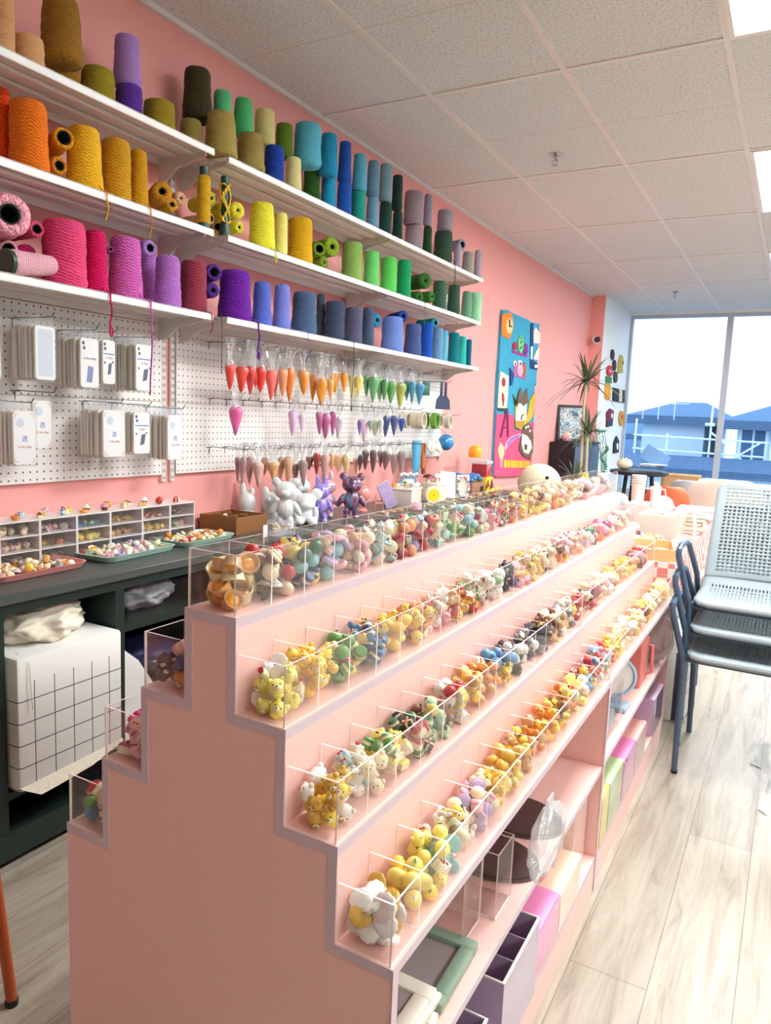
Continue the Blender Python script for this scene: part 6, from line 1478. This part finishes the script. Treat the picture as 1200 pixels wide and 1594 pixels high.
# ------------------------------------------------------------------ table behind the displays, red and white checked cloth
def _check(n, l, b):
    t = n.new('ShaderNodeTexCoord'); s = n.new('ShaderNodeSeparateXYZ'); l.new(t.outputs['Object'], s.inputs[0])
    def st(o): return mth(n, l, 'LESS_THAN', mth(n, l, 'FRACT', mth(n, l, 'ADD', mth(n, l, 'DIVIDE', o, .082), 40.25)), .5)
    u = st(s.outputs['X']); v = st(s.outputs['Y']); w = st(s.outputs['Z'])
    k = mth(n, l, 'FRACT', mth(n, l, 'MULTIPLY', mth(n, l, 'ADD', mth(n, l, 'ADD', u, v), w), .5))
    k = mth(n, l, 'GREATER_THAN', k, .25)
    mx = n.new('ShaderNodeMix'); mx.data_type = 'RGBA'; l.new(k, mx.inputs[0]); mx.inputs[6].default_value = lin('e6dad0'); mx.inputs[7].default_value = lin('dd8078'); l.new(mx.outputs[2], b.inputs['Base Color'])
CHECK = node_mat('checked_cloth', _check, .8)
TX0, TX1, TY0, TY1, TZ = -1.30, -.40, 3.20, 5.30, .735
T = thing('folding_table', 'long table at the end of the displays', 'table', (TX0, TY0, 0))
MB().box(0, TX1-TX0, 0, TY1-TY0, TZ-.03, TZ-.002).build('table_top', WHITE, T)
for x in (.05, TX1-TX0-.05):
    for y in (.62, TY1-TY0-.08): MB().tube([(x, y, 0), (x, y, TZ-.03)], .016, 8).build('leg', STEEL, T)
m = MB(); N_ = 40
P = []
per = []
for i in range(N_): per.append((TX1-TX0+.004, (TY1-TY0)*i/N_))
for i in range(16): per.append(((TX1-TX0)*(1-i/16)+.004, TY1-TY0+.004))
for i in range(N_): per.append((-.004, (TY1-TY0)*(1-i/N_)))
for i in range(16): per.append(((TX1-TX0)*i/16-.004, -.004))
cx_, cy_ = (TX1-TX0)/2, (TY1-TY0)/2
top = [(x, y, .0) for x, y in per]
def outp(x, y, d, z): 
    ux = (1 if x > TX1-TX0 else -1 if x < 0 else 0); uy = (1 if y > TY1-TY0 else -1 if y < 0 else 0); return (x+ux*d, y+uy*d, z)
lo = []; mid = []
for i, (x, y) in enumerate(per):
    wv = .010*math.sin(i*1.35)+.006*math.sin(i*2.3)
    mid.append(outp(x, y, .006+max(0, wv)*.5, -.09)); lo.append(outp(x, y, .012+max(0, wv+.004), -.22-.02*math.sin(i*.4)))
n = len(per)
m._add(top+mid+lo, [tuple(range(n))]+[(r*n+i, r*n+(i+1) % n, (r+1)*n+(i+1) % n, (r+1)*n+i) for r in range(2) for i in range(n)])
o = m.build('tablecloth', CHECK, loc=(TX0, TY0, TZ+.0006), ang=60); tag(o, 'red and white checked tablecloth over the long table', 'tablecloth')
TT = TZ+.0012
PINE = mat('pale_pine', 'dcb27c', .55, bump=.06, scale=25, var=.1, stretch=(1, 6, 6))
T = thing('wooden_tray', 'pale wooden tray holding two white spoons, nearest the display on the checked table', 'tray', (-.53, 3.36, TT), .18)
MB().box(-.11, .11, -.14, .14, 0, .01).box(-.11, .11, -.14, -.128, .01, .05).box(-.11, .11, .128, .14, .01, .05).box(-.11, -.098, -.128, .128, .01, .05).box(.098, .11, -.128, .128, .01, .05).build('tray_body', PINE, T)
for i, (x, y) in enumerate(((-.04, .02), (.05, .03))):
    o = MB().sph((0, 0, .010), (.03, .045, .010), 0, 14, 8).tube([(0, -.04, .010), (0, -.10, .014)], .006, 6).build('spoon', WHITE); o.location = (-.53+x, 3.36+y, TT+.0103); tag(o, '%s white spoon in the pale wooden tray' % ('left', 'right')[i], 'spoon')
o = MB().box(-.19, .19, -.16, .16, 0, .004, bev=.0015).build('cutting_mat', mat('brown_mat', 'a48a72', .6)); o.location = (-.62, 3.72, TT); tag(o, 'brown mat strewn with charms on the checked table', 'mat')
rnd = random.Random(21)
for (x, y, z, q) in settle(-.17, .11, -.14, .13, 60, [rnd.uniform(.011, .016) for _ in range(60)], .04, rnd):
    k, c = rnd.choice([('bun', 'C'), ('flower', 'W'), ('star', 'Y'), ('bear', 'C'), ('bow', 'W'), ('macaron', 'L')])
    o = inst(KN[k], KIND[k], (-.62+x, 3.72+y, TT+.0045+z), (rnd.uniform(-.6, .6), rnd.uniform(-.6, .6), rnd.uniform(0, 6)), q); o.color = shade(PAL[c][0], rnd)
    tag(o, '%s %s strewn on the brown mat' % (PAL[c][1], nameclean(KN[k])), 'charm', '%s %ss strewn on the brown mat' % (PAL[c][1], nameclean(KN[k])))
for i, (x, y, rz) in enumerate(((-.47, 3.66, .4), (-.46, 3.80, .1))):
    o = MB().prism([(a, b, .0) for a, b in rrect(.07, .11, .01)], (0, 0, .006)).build('clear_packet', FILMW); o.location = (x, y, TT+.0045); o.rotation_euler = (0, 0, rz); tag(o, 'small clear packet on the right edge of the brown mat, %s one' % ('nearer', 'farther')[i], 'packet')
TUB = mat('white_tub', 'e2ded7', .35)
def opentub(T, x, y, h, fl, mt, nm='tub_body', t=.004):
    v = []; 
    for (k, z) in ((0, 0), (fl, h), (fl-t, h), (-t, t)):
        v += [(-x-k, -y-k, z), (x+k, -y-k, z), (x+k, y+k, z), (-x-k, y+k, z)]
    f = [(3, 2, 1, 0), (12, 13, 14, 15)]
    for r in range(3): f += [(r*4+i, r*4+(i+1) % 4, (r+1)*4+(i+1) % 4, (r+1)*4+i) for i in range(4)]
    m = MB(); m._add(v, f); return m.build(nm, mt, T)
T = thing('white_tub', 'white tapered tub with a curved handle on the checked table', 'tub', (-.575, 4.05, TT)); opentub(T, .085, .13, .115, .02, TUB)
MB().tube([(.10, .10, .115), (.14, .06, .12), (.165, -.08, .06), (.175, -.2, .02)], [.006, .008, .008, .006], 8).build('handle', TUB, T)
T = thing('clear_pouch', 'crumpled clear pouch of white pieces standing in the white tub', 'pouch', (-.59, 4.05, TT+.02)); crumple('pouch', FILMW, (0, 0, .13), (.06, .08, .055), 31, amp=.3, parent=T, sub=3); MB().box(-.05, .05, -.06, .06, -.012, .10).build('white_pieces', TUB, T)
for i, (col, w_) in enumerate((('c96a60', .0), ('e5d6c0', .01), ('c86860', -.005), ('8fae8c', .005), ('d8e0d0', .0))):
    T = thing('book', '%s book in the stack at the right table edge, %s from the bottom' % (('rust red', 'cream', 'red', 'green', 'pale green')[i], ordinal(i)), 'book', (-.475+w_, 4.30, TT+.022*i), .04*i)
    MB().box(-.07, .07, -.13, .13, .0, .003).box(-.07, .07, -.13, .13, .0185, .0215).box(-.07, -.067, -.13, .13, .003, .0185).build('cover', mat('cover_'+col, col, .5), T); MB().box(-.0665, .066, -.127, .127, .0031, .0184).build('pages', CREAM, T)
T = thing('wire_basket', 'small white wire handled basket behind the white tub', 'basket', (-.74, 4.62, TT)); opentub(T, .10, .10, .10, .02, TUB); MB().tube([(-.09, 0, .10), (-.08, 0, .19), (.08, 0, .19), (.09, 0, .10)], .005, 8).build('handle', TUB, T)
T = thing('clear_organiser', 'clear box with lilac rim on top of the far table edge', 'box', (-.50, 4.80, TT)); MB().box(-.10, .10, -.14, .14, 0, .07).build('box', ACR, T); MB().box(-.105, .105, -.145, .145, .071, .079).build('lid', mat('lilac_rim', 'dcc6dc', .4), T)
for i, (x, y, h, r, lb) in enumerate(((-.885, 5.02, .24, .045, 'tall white paper cup stack on the checked table'), (-.80, 5.18, .16, .035, 'shorter white bottle with a cap on the checked table'))):
    T = thing('paper_cup_stack' if i == 0 else 'white_bottle', lb, 'cup' if i == 0 else 'bottle', (x, y, TT))
    MB().lathe([(r*.8, 0), (r, h*.9), (r*1.06, h*.91), (r*1.06, h), (r*.9, h)], 22).build('body', TUB, T)
    if i == 0:
        for k in range(3): MB().lathe([(r*1.07, h*(.72+.07*k)), (r*1.10, h*(.73+.07*k)), (r*1.07, h*(.75+.07*k))], 22, cap0=False, cap1=False).build('rim', TUB, T)
    else: MB().lathe([(r*.5, h), (r*.5, h+.03)], 14).build('cap', STEEL, T)
T = thing('clear_bag', 'crumpled clear bag in front of the paper cups', 'bag', (-.96, 4.72, TT)); crumple('bag', FILMW, (0, 0, .075), (.08, .10, .07), 44, amp=.3, parent=T, sub=3, zmin=.003)
YEL = mat('yellow_plastic', 'f0d22c', .4)
T = thing('yellow_bottle', 'yellow bottle with dark print standing at the end of the lowest trays', 'bottle', (-.74, 3.34, TT)); MB().lathe([(.026, 0), (.028, .01), (.028, .11), (.014, .13), (.014, .15)], 18).build('body', YEL, T); MB().lathe([(.0285, .04), (.0285, .075)], 18, cap0=False, cap1=False).build('print_band', CHB, T)
T = thing('yellow_glue_stick', 'bright yellow upright tube behind the top tray end', 'tube', (-1.16, 4.70, TT)); MB().lathe([(.03, 0), (.03, .20), (.026, .205)], 16).build('tube', YEL, T); MB().lathe([(.022, .205), (.02, .25)], 14).build('cap', YEL, T)
T = thing('glass_bowl', 'glass bowl with green sprig on the far side of the checked table', 'bowl', (-1.02, 4.35, TT)); MB().lathe([(.05, 0), (.09, .04), (.11, .10), (.105, .10), (.085, .043), (.048, .006)], 24).build('bowl', ACR, T); MB().sph((0, 0, .05), (.06, .06, .03), 0, 10, 6).build('sprig', LEAF, T)
T = thing('brush_set', 'wooden handled brushes lying beside the glass bowl', 'brush', (-.98, 3.95, TT))
for i in range(4): MB().tube([(-.03+.02*i, -.10, .006), (-.02+.022*i, .10, .006)], .005, 6).build('handle', PINE, T)
# fabric bin under the table
T = thing('grid_fabric_bin', 'cream fabric bin with thin grid lines under the checked table', 'bin', (-.672, 3.36, .0005))
m = MB().box(0, .355, 0, .34, 0, .40, bev=.01); m.build('bin_body', GRIDC, T); MB().tube([(.36, .02, .03), (.362, .17, .03), (.36, .33, .03)], .0025, 5).build('wire_hem', WIRE, T)
T = thing('clear_wrap', 'crumpled pale plastic wrap on top of the fabric bin', 'wrap', (-.50, 3.53, .402)); crumple('wrap', FILMW, (0, 0, .04), (.10, .11, .035), 51, amp=.4, parent=T, sub=3, zmin=.002)

# ------------------------------------------------------------------ far end: small dark table, shell chairs, brown box
T = thing('dark_side_table', 'dark oval side table heaped with papers by the window', 'table', (-1.24, 7.0, 0))
MB().lathe([(.28, .855), (.30, .865), (.30, .885), (.28, .89)], 30, M=Matrix.Diagonal((.85, 1, 1, 1))).build('table_top', BLACK, T)
for a in (.6, 2.2, 3.8, 5.4): MB().tube([(.18*math.cos(a), .2*math.sin(a), 0), (.12*math.cos(a), .14*math.sin(a), .86)], .018, 8).build('leg', BLACK, T)
MB().lathe([(.2, .45), (.22, .46), (.2, .47)], 26).build('lower_shelf', BLACK, T)
T = thing('cookie_plush', 'round cream plush with brown speckles on the dark side table', 'plush', (-1.36, 6.93, .891)); MB().sph((0, 0, .055), (.07, .07, .055), 0, 16, 10).build('body', DUCK, T)
for i in range(14): MB().sph((.062*math.cos(i*2.4)*math.sin(.3+i*.07), .062*math.sin(i*2.4)*math.sin(.3+i*.07), .06+.05*math.cos(.3+i*.07)), (.009, .009, .006), 0, 6, 4).build('speckle', CHB, T)
T = thing('paper_heap', 'heap of white papers and blue folders on the dark side table', 'papers', (-1.16, 7.02, .93))
for i in range(5):
    m = MB().box(-.10, .10, -.07, .07, 0, .004); m.bm.transform(TR(.01*i, .02*math.sin(i*3), .005*i+.001) @ RZ(i*.7)); m.build('sheet', [WHITE, mat('blue_folder', '5a86b4', .5)][i % 2], T)
m = MB().box(-.12, .12, -.004, .004, 0, .14); m.bm.transform(TR(.0, .05, .03) @ RY(.5) @ RX(-.3)); m.build('folder', mat('blue_folder', '5a86b4', .5), T)
T = thing('brown_box', 'brown cardboard drawer box by the window behind the shell chairs', 'box', (-.98, 7.85, 0)); MB().box(-.17, .17, -.15, .15, 0, .83).build('box_body', mat('kraft', 'b08a5c', .8), T); MB().box(-.15, .15, -.156, -.1505, .60, .80).build('drawer_front', mat('kraft2', 'ba9468', .8), T); MB().sph((0, -.162, .70), .012, 0, 8, 6).build('knob', CHB, T)
def shell_chair(name, label, loc, rz, mt, w, zs, zb, low=False):
    T = thing(name, label, 'chair', loc, rz)
    # shell: rows from seat front to back top; half-width per row
    rows = [(-.20, zs, w*.42), (-.10, zs-.01, w*.48), (.06, zs-.015, w*.5), (.15, zs+.03, w*.5), (.19, zs+.12, w*.5), (.215, (zs+zb)/2+.04, w*.49), (.235, zb-.08, w*.45), (.245, zb-.02, w*.36), (.247, zb, w*.22)]
    v = []; f = []; K = 10
    for (y, z, hw_) in rows:
        for k in range(K+1):
            u = -1+2*k/K; cu = abs(u)**2.2
            back = z > zs+.05
            v.append((hw_*u, y-(.11*cu if back else 0), z+(0 if back else .10*cu*(1 if y > -.15 else .4))))
    for r in range(len(rows)-1):
        for k in range(K): f.append((r*(K+1)+k, r*(K+1)+k+1, (r+1)*(K+1)+k+1, (r+1)*(K+1)+k))
    m = MB(); m._add(v, f)
    def md(o):
        s = o.modifiers.new('s', 'SOLIDIFY'); s.thickness = .016; q = o.modifiers.new('q', 'SUBSURF'); q.levels = 2; q.render_levels = 2
    m.build('shell', mt, T, mods=md, ang=80)
    for sx_ in (-1, 1):
        for sy_ in (-1, 1): MB().tube([(sx_*w*.42, sy_*.2, 0), (sx_*w*.25, sy_*.10, zs-.02)], .013, 8).build('leg', PINE, T)
shell_chair('shell_chair', 'orange red shell chair with its back to the checked table', (-.80, 5.75, 0), PI+.1, mat('orange_red_shell', 'd2633f', .45), .36, .42, .88)
shell_chair('shell_chair', 'pale grey shell chair beside the orange red one', (-.78, 7.15, 0), PI-.1, mat('grey_shell', 'b9bec4', .5), .44, .42, .84)
shell_chair('shell_chair', 'large cream white armchair shell behind the stacked grey chairs', (-.45, 6.35, 0), PI+.0, mat('cream_shell', 'e2dacb', .5), .60, .44, .92)

# ------------------------------------------------------------------ stacked grey chairs with perforated seats
GREYP = mat('pale_grey_plastic', '9ba7ab', .4); TUBEM = mat('slate_blue_tube', '4a617a', .35, metal=.1)
def holes(nx, ny, fx, fy, surf, edge=(.10, .08)):
    """grid with real openings: fx, fy = share of the pitch that is hole; surf maps (u,v) in 0..1 to a point"""
    us = [0, edge[0]*.5, edge[0]]; vs = [0, edge[1]*.5, edge[1]]
    def fill(a, b, n, fr):
        L = []; p = (b-a)/n
        for i in range(n): L += [a+p*(i+.5-fr/2), a+p*(i+.5+fr/2)]
        return L
    us = us+fill(edge[0], 1-edge[0], nx, fx)+[1-edge[0], 1-edge[0]*.5, 1]; vs = vs+fill(edge[1], 1-edge[1], ny, fy)+[1-edge[1], 1-edge[1]*.5, 1]
    v = [surf(u, w) for w in vs for u in us]; n = len(us); f = []
    for j in range(len(vs)-1):
        for i in range(n-1):
            if i >= 3 and i < 3+2*nx and (i-3) % 2 == 0 and j >= 3 and j < 3+2*ny and (j-3) % 2 == 0: continue
            f.append((j*n+i, j*n+i+1, (j+1)*n+i+1, (j+1)*n+i))
    return v, f
CW = .46
def rnd_edge(u, w, ry):
    # squeeze the width near the ends to round the corners
    d = min(w, 1-w) if ry == 2 else (1-w if ry == 1 else w)
    r = .10; k = 1-(max(0, r-d)/r)**2.2*.13
    return (u-.5)*k
def seat_surf(u, w):
    x = rnd_edge(u, w, -1)*CW
    y = -.01+.36*w; z = .475-.018*math.sin(PI*min(1, w*1.1))*(1-(2*u-1)**4)+(.028*max(0, w-.85)/.15)
    if w < .06: z -= .010*(1-w/.06)
    z -= .006*(abs(2*u-1)**8)
    return (x, y, z)
def back_surf(u, w):
    x = rnd_edge(u, w, 1)*(CW-.015*w)
    y = .352+.115*w+.035*w*w-.030*(1-(2*u-1)**2)*0+.03*((2*u-1)**2)*-1+.03; z = .500+.385*w
    return (x, y, z)
def make_chair(label, loc):
    T = thing('stacking_chair', label, 'chair', loc, 0, None)
    def md(t):
        def g(o):
            s = o.modifiers.new('s', 'SOLIDIFY'); s.thickness = t; s.offset = 0
        return g
    v, f = holes(30, 9, .42, .72, seat_surf, (.07, .10)); m = MB(); m._add(v, f); m.build('seat', GREYP, T, mods=md(.012))
    m = MB().tube([(rnd_edge(0, 0.02, -1)*CW, .002, .466), (-CW*.43+.02, -.012, .463), (CW*.43-.02, -.012, .463), (rnd_edge(1, 0.02, -1)*CW, .002, .466)], .011, 8); m.build('seat_front_lip', GREYP, T)
    v, f = holes(23, 24, .56, .56, back_surf, (.075, .06)); m = MB(); m._add(v, f); m.build('backrest', GREYP, T, mods=md(.009))
    for s in (-1, 1):
        x = s*(CW/2+.014)
        MB().tube([(x-s*.008, .016, 0), (x, .03, .44), (x+s*.030, .0, .56), (x+s*.045, -.03, .63), (x+s*.047, -.028, .655), (x+s*.046, .02, .668)], .0115, 10).build('leg', TUBEM, T)
        MB().tube([(x-s*.008, .455, 0), (x-s*.006, .40, .30), (x+s*.010, .30, .52), (x+s*.038, .18, .655), (x+s*.045, .13, .668), (x+s*.046, .02, .668)], .0115, 10).build('leg', TUBEM, T)
        MB().tube([(x-s*.012, .03, .445), (x-s*.012, .30, .450), (x-s*.03, .375, .50), (x-s*.03, .43, .62), (x-s*.03, .48, .80)], .009, 8).build('back_frame', TUBEM, T)
        MB().lathe([(.0125, 0), (.0125, .012)], 10, M=TR(x-s*.008, .016, .0)).build('foot_cap', BLACK, T)
    MB().tube([(-CW/2, .035, .440), (CW/2, .035, .440)], .0095, 8).build('cross_bar', TUBEM, T)
    MB().tube([(-CW/2, .30, .446), (CW/2, .30, .446)], .0095, 8).build('cross_bar', TUBEM, T)
    return T
c0 = make_chair('pale grey perforated chair at the bottom of the stack of three', (-.050, 2.842, .0003))
dup(c0, (-.053, 2.877, .0955), label='pale grey perforated chair in the middle of the stack of three')
dup(c0, (-.053, 2.904, .191), label='pale grey perforated chair on top of the stack of three, its back fully seen')

# ------------------------------------------------------------------ on the lower shelves of the displays
SHM, SHF = .3703, .1053
def clearbox(T, x, y, h, t=.0025):
    for nm, b, ax in (('front_wall', (x-t, x, -y, y, 0, h), 0), ('back_wall', (-x, -x+t, -y, y, 0, h), 0), ('end_wall', (-x+t, x-t, -y, -y+t, 0, h), 1), ('end_wall', (-x+t, x-t, y-t, y, 0, h), 1), ('floor_panel', (-x+t, x-t, -y+t, y-t, 0, t), 2)):
        m = MB().box(*b)
        for q in m.bm.faces:
            q.normal_update()
            if abs(q.normal[ax]) < .5: q.material_index = 1
        m.build(nm, [ACR, EDGE], T)
GFR = mat('sage_frame', '86a089', .45); GPAN = mat('grey_panel', '9c9494', .5); WFR = mat('ivory_frame', 'e9e6d6', .4)
def flat_frame(name, label, loc, w, l, b, h, mt, pan, rz=0):
    T = thing(name, label, 'frame', loc, rz)
    MB().box(-w/2, w/2, -l/2, -l/2+b, 0, h, bev=.002).box(-w/2, w/2, l/2-b, l/2, 0, h, bev=.002).box(-w/2, -w/2+b, -l/2+b, l/2-b, 0, h, bev=.002).box(w/2-b, w/2, -l/2+b, l/2-b, 0, h, bev=.002).build('frame_rim', mt, T)
    MB().box(-w/2+b, w/2-b, -l/2+b, l/2-b, .001, h*.5).build('panel', pan, T); return T
T = flat_frame('picture_frame', 'sage green frame with a grey panel lying on the near display shelf', (-.513, 1.045, SHM), .225, .165, .024, .018, GFR, GPAN, .03)
MB().tube([(.005+.012*math.cos(t), -.028+.006*math.sin(t*1.4), .0098) for t in [i*.5 for i in range(12)]], .0012, 4).build('pen_mark', BLACK, T); MB().tube([(-.03+.010*math.cos(t), -.05+.008*math.sin(t), .0098) for t in [i*.6 for i in range(8)]], .0012, 4).build('pen_mark', BLACK, T)
for i in range(6):
    flat_frame('picture_frame', 'ivory frame in the stack on the near display shelf, %s from the bottom' % ordinal(i), (-.512+.004*math.sin(i*2), .862+.004*math.cos(i*3), SHM+.0105*i), .228, .178, .026, .0100, WFR, GPAN, .012*math.sin(i))
for i, (y, x, lb) in enumerate(((1.165, -.50, 'nearer tall clear acrylic box behind the sage green frame'), (1.262, -.475, 'farther tall clear acrylic box under the crumpled wrap'))):
    T = thing('acrylic_box', lb, 'box', (x, y, SHM+.0005)); clearbox(T, .07, .042, .13)
WRAPM = clear_mat('bubble_film', (.98, .98, .98), .06, .15, .22, (.95, .93, .92), .4)
T = thing('bubble_wrap', 'crumpled clear wrap hanging from the lowest step edge over the clear boxes', 'wrap', (-.345, 1.32, .505)); crumple('wrap', WRAPM, (0, 0, .0), (.022, .09, .060), 61, amp=.5, parent=T, sub=4)
m = MB().box(-.002, .002, -.02, .02, .03, .085); m.build('hanging_strip', FILMW, T)
PAD = mat('dark_plum_vinyl', '52403f', .28, coat=.2)
def pad(label, loc, pts, rz=0):
    T = MB().prism([(a, b, 0) for a, b in pts], (0, 0, .006)).build('vinyl_sheet', PAD); T.location = loc; T.rotation_euler = (0, 0, rz); return tag(T, label, 'sheet')
arc = lambda r, a0, a1, n: [(r*math.cos(a0+(a1-a0)*i/n), r*math.sin(a0+(a1-a0)*i/n)) for i in range(n+1)]
pad('fan shaped dark plum sheet on the shelf, the nearer of two', (-.565, 1.40, SHM+.0004), [(-.0, -.075)]+[(.06+.128*math.cos(a), .078*math.sin(a)) for a in [-1.25+2.5*i/16 for i in range(17)]]+[(0, .075)])
pad('second fan shaped dark plum sheet under the nearer one', (-.568, 1.402, SHM+.0068), [(-.0, -.075)]+[(.06+.128*math.cos(a), .078*math.sin(a)) for a in [-1.25+2.5*i/16 for i in range(17)]]+[(0, .075)])
pad('rounded dark plum sheet on the shelf, the farther of two', (-.545, 1.585, SHM+.0004), [(-.04, -.082)]+[(.05+.115*math.cos(a), .082*math.sin(a)) for a in [-1.57+3.14*i/18 for i in range(19)]]+[(-.04, .082)])
pad('second rounded dark plum sheet on top of the farther one', (-.548, 1.588, SHM+.0068), [(-.04, -.082)]+[(.05+.115*math.cos(a), .082*math.sin(a)) for a in [-1.57+3.14*i/18 for i in range(19)]]+[(-.04, .082)])
# far unit shelf
T = thing('clear_bin', 'clear bin with a grey blue box inside on the far display shelf', 'bin', (-.50, 2.17, SHM+.0005)); clearbox(T, .10, .14, .145); MB().box(-.08, .09, -.10, .09, .003, .06, bev=.006).build('inner_box', mat('grey_blue_box', '8fa3b2', .4), T)
RINGB = mat('pale_blue_plastic', '9fbcd6', .35)
T = thing('vanity_mirror', 'pale blue round mirror on a small stand on the far display shelf', 'mirror', (-.445, 2.42, SHM+.0005))
m = MB().lathe([(.058, -.008), (.068, -.004), (.068, .004), (.058, .008), (.058, -.008)], 30, cap0=False, cap1=False); m.bm.transform(TR(0, 0, .105) @ RZ(.5) @ RX(PI/2)); m.build('ring', RINGB, T); m = MB().lathe([(.057, -.002), (.057, .002)], 28); m.bm.transform(TR(0, 0, .105) @ RZ(.5) @ RX(PI/2)); m.build('glass', WHITE, T)
MB().box(-.03, .045, -.04, .04, 0, .018, bev=.006).tube([(0, 0, .018), (0, 0, .04)], .01, 8).build('stand', RINGB, T)
CORAL = mat('coral_plastic', 'd9776c', .35)
T = thing('toy_coffee_machine', 'coral toy machine with a handle loop on the far display shelf', 'machine', (-.475, 2.72, SHM+.0005))
MB().box(-.09, .07, -.075, .075, 0, .165, bev=.008).build('machine_body', CORAL, T); MB().tube([(.07, .05, .13), (.085, .05, .13), (.088, .05, .03), (.07, .05, .02)], .006, 8).build('handle', CORAL, T)
MB().lathe([(.04, .1655), (.045, .19), (.02, .20)], 18).build('lid', WHITE, T)
T = thing('crumpled_bag', 'crumpled clear bag at the far end of the display shelf', 'bag', (-.42, 2.98, SHM+.0005)); crumple('bag', FILM, (0, 0, .11), (.07, .09, .10), 71, amp=.45, parent=T, sub=4, zmin=.002)
# lower shelf: pastel boxes
def pastel(nm): 
    return mat('glossy_'+nm[0], nm[1], .12, coat=.5)
def drawerbox(label, y0, y1, h, col, open_=False, xf=-.381, dep=.2, parts=True):
    T = thing('storage_box', label, 'box', (xf, (y0+y1)/2, SHF), 0); L = (y1-y0)/2-.002
    mt = mat('pastel_'+col, col, .3); gl = mat('gloss_'+col, col, .08, coat=1.0)
    if open_:
        MB().box(-dep, 0, -L, L, 0, .006).box(-dep, -dep+.003, -L, L, .006, h).box(-dep+.003, 0, -L, -L+.003, .006, h).box(-dep+.003, 0, L-.003, L, .006, h).build('box_body', mt, T)
        MB().box(.0003, .003, -L, L, 0, h).build('front_panel', gl, T)
        for q in (-.33, .33): MB().box(-dep+.003, 0, q*L-.001, q*L+.001, .01, h-.004).build('divider', mt, T)
        MB().box(-.001, .004, -L, L, h, h+.003).box(-dep, -.001, -L, -L+.003, h, h+.003).box(-dep, -.001, L-.003, L, h, h+.003).build('white_rim', WHITE, T)
    else:
        MB().box(-dep, 0, -L, L, 0, h, bev=.003).build('box_body', mt, T); MB().box(.0003, .0025, -L+.002, L-.002, .003, h-.004).build('front_panel', gl, T)
    return T
drawerbox('lilac open divided box, nearest on the bottom shelf of the near display', .90, 1.115, .158, 'b6a4bf', True, -.374)
drawerbox('lilac open divided box, second on the bottom shelf of the near display', 1.185, 1.402, .172, 'b6a4bf', True, -.372)
drawerbox('bright pink box beside the lilac boxes on the near display', 1.41, 1.602, .108, 'ee8fc4', False, -.380)
drawerbox('cream box beyond the bright pink one on the near display', 1.606, 1.80, .098, 'efdcc2', False, -.381)
T = thing('pink_pouch', 'soft pink pouch standing on the cream box', 'pouch', (-.47, 1.70, SHF+.0985)); MB().box(-.05, .05, -.085, .085, 0, .10, bev=.02, seg=3).build('pouch_body', mat('soft_pink', 'f0b4b0', .6), T)
drawerbox('white carton beyond the cream box at the end of the near display', 1.812, 1.958, .19, 'ecd2c8', False, -.41, .17)
drawerbox('yellow box at the start of the far display bottom shelf', 2.005, 2.10, .155, 'f2dc72', False, -.380)
drawerbox('pale green box beside the yellow one', 2.104, 2.30, .152, 'b2d09a', False, -.380)
drawerbox('hot pink box beside the pale green one', 2.304, 2.508, .138, 'ea86bc', False, -.380)
drawerbox('light salmon pink box beside the hot pink one', 2.512, 2.715, .13, 'f0b4ac', False, -.380)
drawerbox('lilac box at the far end of the bottom shelf', 2.885, 3.10, .15, 'c9a8c9', False, -.382)
# orange tube stool at the left edge of the picture
ORT = mat('orange_tube', 'b5562c', .35)
T = thing('orange_stool', 'orange metal stool leg at the lower left picture edge', 'stool', (-1.50, .76, 0))
for sx_ in (-1, 1):
    for sy_ in (-1, 1):
        MB().tube([(sx_*.135, sy_*.125, .012), (sx_*.10, sy_*.10, .46)], .012, 10).build('leg', ORT, T); MB().lathe([(.0135, 0), (.0135, .014)], 12, M=TR(sx_*.135, sy_*.125, .0)).build('foot_cap', BLACK, T)
MB().lathe([(.15, .461), (.155, .47), (.15, .485)], 26).build('seat', ORT, T)
# scraps on the floor
for i, (x, y) in enumerate(((-.02, 3.10), (.02, 2.72))):
    o = MB().tube([(-.02, 0, .003), (0, .004, .004), (.022, -.003, .003)], .0028, 6).build('paper_scrap', WHITE); o.location = (x, y, .0005); o.rotation_euler = (0, 0, -.3-i*.5); tag(o, 'small white scrap on the floor, %s the chair legs' % ('beyond', 'in front of')[i], 'scrap')
